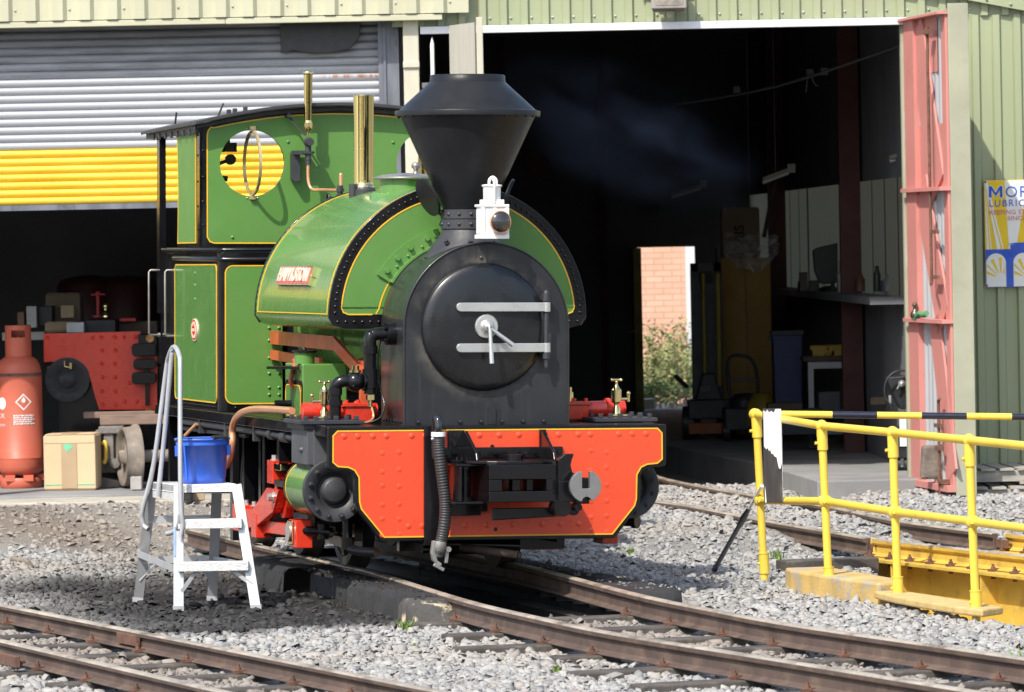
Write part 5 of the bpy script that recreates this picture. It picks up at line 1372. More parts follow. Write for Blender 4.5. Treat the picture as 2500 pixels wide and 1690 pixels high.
# floodlight over the door
c=at(1632,-6,YS-.25)
FL=thing('floodlight','grimy floodlight bracketed to the green cladding above the shed doorway','floodlight',c)
m=MB(); T_=Matrix.Rotation(R(-18),4,'X'); m.T=T_
m.prism(rrect(-.13,.13,-.105,.16,.02),XZ,-.05,.05); m.box(-.14,.14,-.06,-.045,-.115,.17); m.build('lamp_housing',mat('grimy_aluminium',(.2,.19,.17),.55,metal=.3,var=.3,vs=9),FL,.008)
m=MB(); m.T=T_; m.prism(rrect(-.115,.115,-.09,.145,.03),XZ,-.064,-.06); m.build('lamp_glass',mat('dusty_glass',(.22,.19,.15),.15,coat=.5,var=.5,vs=11),FL)
m=MB(); m.prism([(-.02,-.11),(.03,-.11),(.02,-.16),(-.01,-.16)],XZ,.0,.02); m.obox((-.17,.02,.1),(-.05,.22,-.12),.03,.012); m.obox((.17,.02,.1),(.12,.22,-.12),.03,.012); m.box(-.2,.2,.2,.23,.0,.2); m.build('bracket',MT['leafgrey'],FL)
# enamel sign
MT['sign_yellow']=mat('enamel_yellow',(.83,.58,.03),.15,var=.05,vs=3,coat=.5); MT['sign_white']=mat('enamel_white',(.82,.82,.78),.15,var=.02,coat=.5); MT['sign_blue']=mat('enamel_blue',(.045,.11,.55),.15,var=.1,coat=.5); MT['sign_red']=mat('enamel_pink',(.62,.22,.2),.2,var=.1,coat=.5)
a=at(2402,441,YS-.06); b=at(2402,702,YS-.06); SW=.62; SH=a.z-b.z
SG=thing('enamel_sign','yellow enamel advertising sign with blue lettering and a blue viaduct over white sun rays','sign',(a.x,YS-.05,b.z))
m=MB(); m.box(0,SW,-.008,.008,0,SH); m.build('sign_plate',MT['sign_yellow'],SG,.004)
fx=lambda u,v,w:(u,-.009-w,v)
m=MB(); vz=.335*SH
for (u0,u1,u2,u3) in ((.025,.09,.075,.10),(.10,.14,.13,.135)): pass
src=(.20,-.08)
def fan(a0,a1,r0,r1):
    pts=[(src[0]+r0*math.sin(R(a0)),src[1]+r0*math.cos(R(a0))),(src[0]+r1*math.sin(R(a0)),src[1]+r1*math.cos(R(a0))),(src[0]+r1*math.sin(R(a1)),src[1]+r1*math.cos(R(a1))),(src[0]+r0*math.sin(R(a1)),src[1]+r0*math.cos(R(a1)))]
    pts=[(min(max(u,.004),SW-.004),min(max(v,vz),SH-.004)) for u,v in pts]; m.prism(pts,fx,0,.0008)
for a0,a1 in ((-38,-34),(-31,-29),(-20,-14),(-11,-9.5),(-2,8),(18,24),(34,40)): fan(a0,a1,.3,1.05)
m.build('sign_rays',MT['sign_white'],SG)
m=MB(); m.box(.002,SW-.002,-.0105,-.009,0,vz+.01)
m.build('viaduct',MT['sign_blue'],SG)
m=MB(); mw=MB()
for cx in (.085,.30,.515):
    ac=[(cx-.078,.003)]+arcp(cx,.19,.078,180,0,14)+[(cx+.078,.003)]
    m.prism(ac,fx,.0016,.0024)
    for a0 in (-80,-55,-30,-5,20,45,70):
        q=(cx+.035,.075); p1=(q[0]+.16*math.sin(R(a0)),q[1]+.16*math.cos(R(a0))); p2=(q[0]+.16*math.sin(R(a0+10)),q[1]+.16*math.cos(R(a0+10)))
        def cl(p):
            u,v=p; u=min(max(u,cx-.074),cx+.074); 
            lim=.19+math.sqrt(max(0,.074**2-(u-cx)**2)); return (u,min(max(v,.004),lim))
        k=.04/.16; qa=(q[0]+(p1[0]-q[0])*k,q[1]+(p1[1]-q[1])*k); qb=(q[0]+(p2[0]-q[0])*k,q[1]+(p2[1]-q[1])*k)
        mw.prism([qa,cl(p1),cl(p2),qb],fx,.0028,.0034)
m.build('arch',MT['sign_white'],SG); mw.build('sign_rays',MT['sign_yellow'],SG)
m=MB(); m.box(.002,SW-.002,-.0112,-.0098,vz-.012,vz+.016); 
for u in (.20,.30,.42,.5): m.box(u,u+.1,-.0118,-.0098,vz+.01,vz+.05)
m.prism([(.18,vz+.055),(.24,vz+.05),(.6,vz+.05),(.6,vz+.075),(.23,vz+.065)],fx,.001,.002); m.build('train',MT['sign_blue'],SG)
def letters(name,body,size,u,v,key,bold=0,halo=True,sx=1.0,sp=1.0):
    vs,fs=text_mesh(body,size,sx,.0008,bold,0,sp); mm=MB(); mm.add([(u+x,-.0125-z,v+y) for x,y,z in vs],fs); mm.build(name,MT[key],SG)
    if halo:
        vs,fs=text_mesh(body,size,sx,.0008,bold+.0015,0,sp); mm=MB(); mm.add([(u+x,-.0108-z,v+y) for x,y,z in vs],fs); mm.build(name,MT['sign_white'],SG)
letters('lettering','ORRIS',.125,.165,SH-.135,'sign_blue',.0,True,1.0,1.12)
def strokeM(u0,v0,w_,h_,t): 
    return [(u0,v0),(u0,v0+h_),(u0+t*1.05,v0+h_),(u0+w_/2,v0+h_*.42),(u0+w_-t*1.05,v0+h_),(u0+w_,v0+h_),(u0+w_,v0),(u0+w_-t,v0),(u0+w_-t,v0+h_*.64),(u0+w_/2+t*.15,v0+h_*.14),(u0+w_/2-t*.15,v0+h_*.14),(u0+t,v0+h_*.64),(u0+t,v0)]
m=MB(); m.prism(strokeM(.038,SH-.135,.108,.089,.021),fx,.0028,.0042); m.build('lettering',MT['sign_blue'],SG)
m=MB(); m.ribbon(strokeM(.038,SH-.135,.108,.089,.021),fx,.010,.0008,.0024); m.build('lettering',MT['sign_white'],SG)
letters('lettering','LUBRICANTS',.078,.035,SH-.208,'sign_blue',.0,False,.95,1.22)
letters('lettering','KEEPING STEAM',.05,.035,SH-.27,'sign_red',.0005,False,1.05,1.05)
letters('lettering','SINCE',.048,.18,SH-.318,'sign_red',.0005,False,1.1,1.05)
m=MB()
for u,v in ((.012,SH-.012),(.012,.015)): m.bolt((u,-.009,v),(0,-1,0),.007,.008)
m.build('fixing_screw',MT['rust'],SG)
# outside behind the shed
n=NT('red_brick'); cc=n.coords((1,1,1))
sp_=n.node('ShaderNodeSeparateXYZ'); n.link(cc,sp_.inputs[0]); cb=n.node('ShaderNodeCombineXYZ'); n.link(sp_.outputs[0],cb.inputs[0]); n.link(sp_.outputs[2],cb.inputs[1])
br=n.node('ShaderNodeTexBrick'); br.inputs['Scale'].default_value=1.0; br.inputs['Brick Width'].default_value=.225; br.inputs['Row Height'].default_value=.075; br.inputs['Mortar Size'].default_value=.009
br.inputs['Color1'].default_value=(.66,.36,.25,1); br.inputs['Color2'].default_value=(.73,.42,.30,1); br.inputs['Mortar'].default_value=(.46,.28,.21,1); n.link(cb.outputs[0],br.inputs[0])
n.color(n.mix(n.ramp(n.noise(cc,3,4),[(.35,0.0),(.7,.3)]),br.outputs[0],(.74,.50,.38))); n.b.inputs['Roughness'].default_value=.9; MT['brick']=n.m
m=MB(); m.box(-1.5,at(1675,700,66.3).x,66.3,66.6,-.02,4.5); tag(m.build('brick_wall',MT['brick']),'sunlit red brick wall seen through the back doorway of the shed','wall')
m=MB(); a=at(1676,700,65.5); m.box(a.x,a.x+.12,65.6,65.8,-.02,4.2)
for i in range(50): m.box(a.x+.12,a.x+.42,65.66,65.67,i*.06,i*.06+.03)
for i in range(6): m.box(a.x+.13+i*.05,a.x+.15+i*.05,65.64,65.655,-.02,3.2)
tag(m.build('lattice_screen',MT['galv']),'pale lattice screen at the corner of the brick wall behind the shed','screen')
a=gz(1582,1022,0); m=MB(); m.box(1.47,1.62,60.4,60.6,-.02,.22); tag(m.build('marker_block',MT['cream'],None,.01),'small cream block on the ground in the back doorway','block')
SMOKE_DENSITY=.03
# ------------------------------------------------------------------ things in the yard
def root_from(name,label,cat,loc,rz=0,group=None): return thing(name,label,cat,loc,(0,0,rz),group)
MT['alu']=mat('aluminium',(.50,.51,.52),.42,metal=.4,var=.08,vs=6,rvar=.08,dirt=(.34,.33,.31),ds=16,dlo=.6,dhi=.8,damt=.6)
MT['alu_tread']=mat('chequered_aluminium',(.66,.66,.65),.5,metal=.2,var=.12,vs=30,bump=.5,bs=90,dirt=(.36,.34,.31),ds=11,dlo=.56,dhi=.8,damt=.6)
# stepladder
GL=-.055; LDY=.75
FLp,FRp,RLp,RRp=gz(436,1492,GL),gz(625,1489,GL),gz(337,1470,GL),gz(518,1466,GL)
zt_=.70
PFL,PFR,PRL,PRR=at(436,1186,30.02+LDY),at(577,1184,30.02+LDY),at(372,1176,30.46+LDY),at(530,1176,30.46+LDY)
O=Vector((-1.88,31.0,0)); LAD=root_from('step_ladder','aluminium step ladder with hooped hand rails standing beside the locomotive','step ladder',O)
def L_(v,z=None): v=Vector(v)-O; 
L_=lambda v:(v[0]-O.x,v[1]-O.y,v[2])
zp=PFL.z
def P3(p,z): return Vector((p.x,p.y,z))
tops={'fl':P3(PFL,zp),'fr':P3(PFR,zp),'rl':P3(PRL,zp),'rr':P3(PRR,zp)}
feet={'fl':FLp,'fr':FRp,'rl':RLp,'rr':RRp}
def on_leg(k,z): t=(z-GL)/(zp-GL); return feet[k].lerp(tops[k],t)
for k in ('fl','fr','rl','rr'):
    m=MB(); a,b=feet[k],tops[k]
    m.obox(L_(a),L_(b),.058,.008,up=(0,-1,0)); 
    for s in (-1,1): 
        off=Vector((s*.027,.014,0)); m.obox(L_(a+off),L_(b+off),.005,.032,up=(0,-1,0))
    m.obox(L_(a+Vector((0,0,.0))),L_(a+Vector((0,0,.03))),.064,.03,up=(0,-1,0))
    m.build('leg',MT['alu'],LAD)
m=MB(); q=[tops['fl'],tops['fr'],tops['rr'],tops['rl']]
vs=[L_((p.x,p.y,zp-.04)) for p in q]+[L_((p.x,p.y,zp+.005)) for p in q]
m.add(vs,[(0,1,2,3),(4,5,6,7),(0,1,5,4),(1,2,6,5),(2,3,7,6),(3,0,4,7)]); m.build('platform',MT['alu_tread'],LAD,.004)
m=MB()
a,b=tops['fl'],tops['rl']; n_=(b-a).cross(Vector((0,0,1))).normalized()*-.012
for i in range(5):
    t0,t1=.08+i*.18,.08+(i+1)*.18; c=a.lerp(b,(t0+t1)/2); dx=(b-a)*.085
    for dz in (-.02,-.06):
        vs=[L_((c+dx*s_+n_*-.2+Vector((0,0,dz+.025*u_)))) for s_,u_ in ((-1,0),(0,1),(1,0),(0,-1))]+[L_(c-n_*.9+Vector((0,0,dz)))]
        m.add(vs,[(0,1,4),(1,2,4),(2,3,4),(3,0,4)])
vs=[L_(a+Vector((0,0,.0))),L_(b),L_(b+Vector((0,0,-.085))),L_(a+Vector((0,0,-.085)))]; m.add(vs,[(0,1,2,3)])
m.build('tread_edge',MT['alu_tread'],LAD)
for z in (.445,.20):
    m=MB(); a=on_leg('fl',z);b=on_leg('fr',z)
    m.obox(L_(a+Vector((0,-.01,0))),L_(b+Vector((0,-.01,0))),.07,.055); m.build('step',MT['alu_tread'],LAD,.003)
    m=MB(); a=on_leg('rl',z);b=on_leg('rr',z); m.obox(L_(a+Vector((0,.01,0))),L_(b+Vector((0,.01,0))),.02,.04); m.build('rear_rung',MT['alu'],LAD)
m=MB()
z=.20; 
m.obox(L_(on_leg('fl',z)+Vector((-.03,0,-.01))),L_(on_leg('rl',z)+Vector((-.03,0,.04))),.008,.04); m.obox(L_(on_leg('fr',z)),L_(on_leg('rr',z)),.008,.03)
m.obox(L_(on_leg('fl',.03)+Vector((.02,0,.03))),L_(on_leg('fl',z).lerp(on_leg('fr',z),.3)),.008,.022); m.obox(L_(on_leg('fr',.09)),L_(on_leg('fl',z).lerp(on_leg('fr',z),.68)),.008,.022)
m.obox(L_(on_leg('rl',.08)+Vector((-.01,0,0))),L_(on_leg('rl',.2).lerp(on_leg('rr',.2),.2)),.008,.022); m.obox(L_(on_leg('rr',.06)),L_(on_leg('rl',.2).lerp(on_leg('rr',.2),.75)),.008,.022)
m.build('brace',MT['alu'],LAD)
lp=on_leg('fl',.33); m=MB(); m.obox(L_(on_leg('fl',.26)+Vector((-.022,-.008,0))),L_(on_leg('fl',.43)+Vector((-.022,-.008,0))),.012,.002,up=(0,-1,0)); m.build('label_strip',mat('blue_label',(.25,.4,.75),.5),LAD)
def W(px,py,Y_): return at(px,py,Y_+LDY)
for pts in ([W(441,1310,29.93),W(446,1280,29.93),W(442,1240,29.93),W(440,1100,29.95),W(440,900,30.0),W(438,870,30.05),W(430,850,30.15),W(421,850,30.28),W(412,872,30.36),W(405,910,30.40),W(376,1130,30.44),W(349,1240,30.47),W(347,1265,30.48),W(352,1284,30.48),W(362,1292,30.46)],
            [W(385,1212,30.30),W(400,1080,30.28),W(418,880,30.22),W(422,860,30.2)],):
    m=MB(); m.tube([L_(p) for p in pts],.0145,12,0,4); m.build('hand_rail',MT['alu'],LAD)
m=MB(); m.tube([L_(p) for p in [W(440,1255,29.93),W(437,1280,29.95),W(425,1298,30.0),W(408,1303,30.05)]],.0145,12,0,4); m.build('hand_rail',MT['alu'],LAD)
# bucket
bp=Vector((at(496,1184,30.2+LDY).x,30.2+LDY,zp+.006))
BK=root_from('bucket','bright blue plastic bucket standing on top of the step ladder','bucket',bp)
MT['blue']=mat('blue_plastic',(.045,.15,.72),.35,var=.05,vs=5,coat=.1,dirt=(.1,.22,.62),ds=9,dlo=.6,dhi=.8,damt=.5)
m=MB(); m.lathe((0,0,0),(0,0,1),[(.004,0),(.004,.125),(0,.125),(0,.125),(0,.13),(.03,.131),(.034,.134),(.225,.150),(.225,.155),(.225,.155),(.25,.156),(.25,.156),(.252,.164),(.262,.164),(.265,.16),(.262,.15),(.03,.128),(.012,.12),(.012,0)],48)
for a in (205,230): 
    ca,sa_=math.cos(R(a)),math.sin(R(a)); m.obox((.133*ca,.133*sa_,.03),(.152*ca,.152*sa_,.225),.012,.012,up=(ca,sa_,0))
m.box(-.16,-.14,-.03,.03,.16,.22); m.box(.145,.165,-.03,.03,.16,.22)
m.build('bucket_body',MT['blue'],BK)
m=MB(); m.tube([(-.155,0,.24),(-.13,-.10,.262),(0,-.158,.268),(.13,-.10,.262),(.155,0,.24)],.004,8,0,6); m.cyl((.07,-.145,.268),(.15,-.065,.266),.013,n=12); m.build('handle',MT['rubber'],BK)
m=MB(); pr=[(-.02,.0),(.02,.0),(.045,.10),(.05,.14),(.02,.15),(-.03,.13)]
# gas cylinder
gp=at(52,1183,43.25); GC=root_from('gas_cylinder','tall red gas cylinder standing on the concrete by the left shed doorway','gas cylinder',(gp.x,43.25,.115))
MT['gasred']=mat('faded_gas_bottle_red',(.54,.125,.075),.5,var=.1,vs=3,dirt=(.45,.19,.13),ds=6,dlo=.55,dhi=.8,damt=.5,bump=.1,bs=40)
H=(at(52,870,43.25).z-.115)
m=MB(); r=.187
m.lathe((0,0,0),(0,0,1),[(.10,.10),(.11,.15),(.14,.178),(.18,r),(.24,r+.0005),(.24,r+.0005),(.243,r+.003),(.247,r+.003),(.25,r),(H-.17,r),(H-.16,r+.002),(H-.15,r),(H-.08,.175),(H-.03,.15),(H,.11),(H+.02,.06)],48)
m.build('cylinder_body',MT['gasred'],GC)
m=MB(); m.lathe((0,0,0),(0,0,1),[(0,.165),(.005,.172),(.08,.172),(.085,.166)],40)
for a in range(0,360,60): m.box(.15*math.cos(R(a))-.04,.15*math.cos(R(a))+.04,.15*math.sin(R(a))-.04,.15*math.sin(R(a))+.04,.06,.11)
m.build('foot_ring',MT['gasred'],GC)
m=MB(); pr=[]; 
def shroud(a0,a1,z0,z1): m.lathe((0,0,0),(0,0,1),[(z0,.108),(z1,.106)],16,0,True,a0,a1)
# shroud with a hand hole facing the yard
u0=Vector((0,0,1)).orthogonal().normalized(); w0=Vector((0,0,1)).cross(u0)
ac=math.atan2(Vector((.1,-1,0)).dot(w0),Vector((.1,-1,0)).dot(u0)); hw_=R(32)
shroud(ac+hw_,ac+2*PI-hw_,H-.02,H+.25); shroud(ac-hw_,ac+hw_,H-.02,H+.155); shroud(ac-hw_,ac+hw_,H+.215,H+.25)
m.lathe((0,0,H+.25),(0,0,1),[(0,.106),(.006,.103),(.006,.095)],40); m.build('valve_shroud',MT['gasred'],GC)
m=MB(); m.cyl((0,0,H),(0,0,H+.16),.03); m.cyl((-.04,0,H+.12),(.04,0,H+.12),.02); m.build('valve',MT['brass'],GC)
def on_cyl(u,v,w=.002): a=-PI/2+u/r; return ((r+w)*math.cos(a),(r+w)*math.sin(a),v)
m=MB(); cx_,cz_=.0+.05,H-.37; d0=.062
diam=lambda s:[(cx_,cz_+s),(cx_+s,cz_),(cx_,cz_-s),(cx_-s,cz_)]
oc=lambda u,v,w:on_cyl(u,v,w)
m.ribbon(diam(d0),oc,.009,.0,.003); m.prism([(cx_+.016*math.cos(R(a)),cz_+.012+.019*math.sin(R(a))) for a in range(0,360,30)],oc,.001,.003); m.prism([(cx_-.008,cz_+.025),(cx_+.008,cz_+.025),(cx_+.003,cz_+.045)],oc,.001,.003)
random.seed(9)
for i in range(5):
    u=cx_-.085; v=cz_-.115-i*.017
    while u<cx_+.085-(.02 if i%2 else 0): w_=random.uniform(.006,.03); m.prism([(u,v),(u+w_,v),(u+w_,v+.010),(u,v+.010)],oc,.001,.003); u+=w_+.006
m.prism([(cx_-.19+.04*math.cos(R(a)),cz_-.01+.05*math.sin(R(a))) for a in range(0,360,24)],oc,.001,.0028)
m.build('warning_marking',MT['white'],GC)
m=MB()
for body,v,sz in (('CALOR',cz_-.13,.055),('propane',cz_-.195,.04)):
    vs,fs=text_mesh(body,sz,1,.0005,.001); xm=max(q[0] for q in vs); m.add([on_cyl(-.112-xm+q[0],v+q[1],.002) for q in vs],fs)
m.build('lettering',MT['white'],GC)
m=MB(); m.lathe((0,0,H-.165),(0,0,1),[(0,r+.0015),(.02,r+.0025),(.03,r+.0015)],48); m.build('grime_band',mat('grimy_band',(.13,.06,.05),.8,var=.4,vs=20),GC)
# cardboard box beside it
def carton(name,label,c,sx,sy,sz,rz,col,tape=True,group=None):
    o=root_from(name,label,'cardboard box',c,rz,group); m=MB()
    cm=mat('cardboard',col,.85,var=.06,vs=4,bump=.05,bs=20)
    m.box(-sx/2,sx/2,-sy/2,sy/2,.012,sz-.012); m.box(-sx/2+.01,sx/2-.01,-sy/2+.01,sy/2-.01,0,sz); m.build('carton',cm,o,.008)
    m=MB(); m.box(-sx/2+.005,sx/2-.005,-sy/2-.004,-sy/2+.01,sz*.84,sz*.98); m.box(-sx/2+.02,sx*.12,-sy/2+.0,sy/2,sz-.004,sz+.004); m.box(sx*.125,sx/2-.02,-sy/2,sy/2,sz-.004,sz+.003); m.build('flap',cm,o,.004)
    if tape:
        m=MB(); m.box(-sx*.16,sx*.14,-sy/2-.006,-sy/2,.02,sz*.84); m.box(-sx*.16,sx*.14,-sy/2,sy/2,sz+.004,sz+.006); m.build('tape',mat('brown_tape',(.42,.30,.18),.5,var=.06),o)
        m=MB(); m.box(-sx/2+.01,-sx*.17,-sy/2-.003,-sy/2,.045,.053); m.box(sx*.15,sx/2-.01,-sy/2-.003,-sy/2,.045,.055); m.prism([(-.02,.30*sz/.44+.0),(.03,.34*sz/.44),(.0,.37*sz/.44),(-.05,.36*sz/.44)],XZ,-sy/2-.008,-sy/2-.006); m.build('print',mat('green_print',(.15,.5,.3),.6),o)
    return o
c=at(174,1203,42.5); carton('cardboard_box','large sealed cardboard box with brown tape on the concrete by the red gas cylinder',(c.x,42.7,.115),.42,.36,.455,R(-3),(.62,.46,.28))
# guard rail
GR=root_from('guard_rail','yellow tubular guard rail running along the edge of the turntable','guard rail',(1.51,32.13,0))
gO=Vector((1.51,32.13,0)); LG=lambda p:tuple(Vector(p)-gO)
posts=[((1867,1400),(1846,1012),32.13),((2025,1436),(2006,1040),30.71),((2193,1462),(2179,1056),29.73),((2384,1498),(2366,1075),28.48)]
tp=[];md=[];bs_=[]
for (b,t,Y_) in posts:
    bb=at(*b,Y_); tt=at(*t,Y_); tp.append(tt); bs_.append(bb)
for i,(b,t,Y_) in enumerate(posts):
    m=MB(); m.cyl(LG(bs_[i]-Vector((0,0,.12))),LG(tp[i]),.0235,n=18); m.build('post',MT['yellow'],GR)
    m=MB(); a=bs_[i]; dirp=(tp[i]-a).normalized(); m.cyl(LG(a),LG(a+dirp*.12),.031,n=18); m.cyl(LG(a+dirp*.12),LG(a+dirp*.125),.034,n=18)
    q=a+dirp*.06; m.cyl(LG(q),LG(q+Vector((-.04,-.01,0))),.009,n=8)
    e=tp[i]; m.cyl(LG(e-dirp*.14),LG(e-dirp*.02),.031,n=18); m.ball(LG(e),.036); q=e-dirp*.1; m.cyl(LG(q),LG(q+Vector((-.045,-.01,0))),.009,n=8)
    m.build('pipe_fitting',MT['yellow'],GR)
d=(tp[3]-tp[2]).normalized(); ext=tp[3]+d*2.2
m=MB(); m.tube([LG(tp[0]-(tp[1]-tp[0]).normalized()*.03)]+[LG(p) for p in tp[1:]]+[LG(ext)],.0235,18,0,0); m.ball(LG(tp[0]-(tp[1]-tp[0]).normalized()*.035),.036); m.build('top_rail',MT['yellow'],GR)
mids=[at(1857,1222,32.13),at(2015,1224,30.71),at(2185,1250,29.73),at(2375,1274,28.48)]
m=MB(); m.tube([LG(p) for p in mids]+[LG(mids[3]+(mids[3]-mids[2]).normalized()*2.2)],.0235,18,0,0)
for p,q in zip(mids,mids[1:]+[mids[3]+(mids[3]-mids[2])]):
    dd=(q-p).normalized(); m.cyl(LG(p-dd*.05),LG(p+dd*.05),.031,n=18); m.ball(LG(p),.04); m.cyl(LG(p+dd*.035),LG(p+dd*.035+Vector((-.02,-.035,.0))),.009,n=8); m.cyl(LG(p-dd*.035),LG(p-dd*.035+Vector((-.02,-.035,.0))),.009,n=8)
m.build('mid_rail',MT['yellow'],GR)
# striped pole
a=at(1890,1011,32.35); b=at(2500,1018,32.35); 
SP=root_from('striped_pole','yellow and black striped pole lying level behind the guard rail','pole',a)
d=(b-a); n_=13; seg=(at(2032,1013,32.35)-at(1890,1011,32.35)).length
m=MB(); tt=0; col=0; stops=[1890,2032,2141,2250,2360,2470,2580,2690]
base=lambda px:at(px,1011+(px-1890)*.0115,32.35)-a
for i in range(len(stops)-1): m.cyl(base(stops[i]),base(stops[i+1]),.021,n=16,mat=i%2)
m.build('pole',[MT['yellow'],mat('navy_black_paint',(.012,.014,.03),.25,coat=.3)],SP)
m=MB(); m.cyl(base(2660),base(2660)+Vector((0,0,-1.05)),.024,n=12); m.build('stanchion',MT['yellow'],SP)
# weathered board, half white half black
bc=at(1885,998,31.5); bz=at(1885,1227,31.5)
BD=root_from('painted_board','upright board, flaking white paint above bare black wood, on the first handrail post','board',(bc.x,31.5,bz.z),R(8))
hb=bc.z-bz.z
m=MB(); m.box(-.055,.055,0,.022,0,hb); m.build('plank',mat('bare_black_wood',(.05,.045,.045),.85,var=.4,vs=5,stretch=(6,6,.6),bump=.6,bs=30,dirt=(.2,.19,.18),ds=6,dlo=.6,dhi=.75,damt=.6),BD,.003)
m=MB(); pts=[(-.053,hb*.985),(-.04,hb*.965),(-.03,hb*.99),(-.02,hb*.96),(-.005,hb*.975),(.01,hb*.955),(.02,hb*.995),(.053,hb*.995),(.053,hb*.42),(.045,hb*.36),(.035,hb*.36),(.03,hb*.40),(.022,hb*.48),(.01,hb*.49),(.0,hb*.52),(-.01,hb*.52),(-.015,hb*.56),(-.025,hb*.55),(-.03,hb*.585),(-.04,hb*.57),(-.053,hb*.60)]
m.prism(pts,XZ,-.0015,.001); m.build('flaking_paint',mat('flaking_white',(.82,.82,.80),.55,var=.04,vs=8,bump=.2,bs=30),BD)
m=MB(); m.prism([(-.053,0),(-.045,.0),(-.048,.06),(-.053,.1)],XZ,-.0015,.001); m.box(.0555,.057,.002,.02,0,hb*.98); m.build('paint_edge',MT['white'],BD)
# gas strut leaning on the post
a=gz(1738,1402,GL); b=at(1862,1183,32.0)
ST=root_from('leaning_rod','black rod with a bright steel tip leaning against the yellow handrail post','rod',a)
v=b-a
m=MB(); m.cyl(v*.05,v*.60,.0155,n=16); m.cyl(v*.56,v*.62,.021,n=16); m.cyl(v*.62,v*.74,.0225,.013,n=16); m.cyl(v*.05,v*.075,.019,n=16); m.build('tube',MT['gloss_pipe'],ST)
m=MB(); m.cyl((0,0,0),v*.06,.005,.011,n=12); m.cyl(v*.73,v*.985,.0105,n=12); m.build('steel_tip',MT['galv'],ST)
# pallets against the shed
MT['palletwood']=mat('grey_pallet_wood',(.33,.31,.275),.9,var=.25,vs=5,stretch=(1,5,5),bump=.5,bs=30)
PL_=root_from('pallet','weathered grey timber pallet lying on the gravel below the enamel sign','pallet',(at(2420,1190,41.2).x+.32,41.35,-.055),R(0))
for i in range(3):
    m=MB(); m.box(-.48,.48,-.55+.5*i-.0,-.45+.5*i,.03,.115); m.build('bearer',MT['palletwood'],PL_,.004)
for i in range(7):
    m=MB(); m.box(-.5+i*.145,-.5+i*.145+.115,-.58,.58,.115,.135); m.build('deck_board',MT['palletwood'],PL_,.003)
for i in range(3):
    m=MB(); m.box(-.5+i*.45,-.4+i*.45,-.58,.58,.008,.03); m.build('base_board',MT['palletwood'],PL_,.003)
p2=copy_tree(PL_); p2.location=(PL_.location.x-.10,PL_.location.y+.15,.082); p2.rotation_euler=(0,0,R(3)); p2['label']='upper grey pallet, laid askew on top of another pallet below the enamel sign'; PL_['label']='lower grey pallet lying on the gravel below the enamel sign, under another pallet'
for o in (PL_,p2): o['group']='pallets stacked beside the green shed'
# brown stone propped in the door leaf, bell and green rag on the cross bar
a=at(2292,1125,41.0); m=MB(); rs=np.random.default_rng(4)
pts=[Vector((x,y,z)) for x in (-.14,.14) for y in (-.05,.05) for z in (-.13,.13)]
RK=MB(); RK.add([(p.x*rs.uniform(.8,1.1),p.y*rs.uniform(.8,1.2),p.z*rs.uniform(.8,1.1)) for p in pts],[(0,1,3,2),(4,6,7,5),(0,4,5,1),(2,3,7,6),(0,2,6,4),(1,5,7,3)])
o=RK.build('stone_block',mat('brown_stone',(.17,.145,.12),.9,var=.4,vs=8,bump=.8,bs=30),None,.02); o.location=a; tag(o,'brown stone block propped at the foot of the faded red door leaf','stone')
p=Vector(leafT(.35,v3+.012,.07)); BL=root_from('oil_can','small dark oil can standing on the cross bar of the red door leaf','oil can',p)
m=MB(); m.lathe((0,0,0),(0,0,1),[(0,0),(0,.035),(.03,.038),(.05,.03),(.065,.016),(.09,.014),(.095,.02),(.11,.02),(.12,.012),(.125,0)],18); m.build('can_body',mat('dull_bronze',(.12,.10,.08),.35,metal=.7),BL)
p=Vector(leafT(.62,v3+.03,.08)); m=MB(); rs=np.random.default_rng(8)
m.tube([leafT(.42,v3+.0,.08),leafT(.5,v3+.035,.085),leafT(.6,v3+.05,.085),leafT(.72,v3+.04,.085),leafT(.80,v3+.055,.08)],.018,8,0,4,True,lambda k:[.012+.012*abs(math.sin(i*1.3)) for i in range(k)])
tag(m.build('rag',mat('green_cloth',(.09,.28,.13),.9,var=.3,vs=30)),'green rag draped along the cross bar of the red door leaf','rag')
# blue rag on the tank
m=MB(); m.tube([LOC(-.13,2.22,2.305),LOC(-.07,2.2,2.31),LOC(.0,2.18,2.315),LOC(.06,2.16,2.335),LOC(.1,2.14,2.33)],.03,8,0,4,True,lambda k:[.014+.02*abs(math.sin(i*.9+.5)) for i in range(k)])
tag(m.build('rag',mat('blue_cloth',(.03,.05,.10),.9,var=.4,vs=25)),'crumpled dark blue rag lying on the tank top beside the brass column','rag')
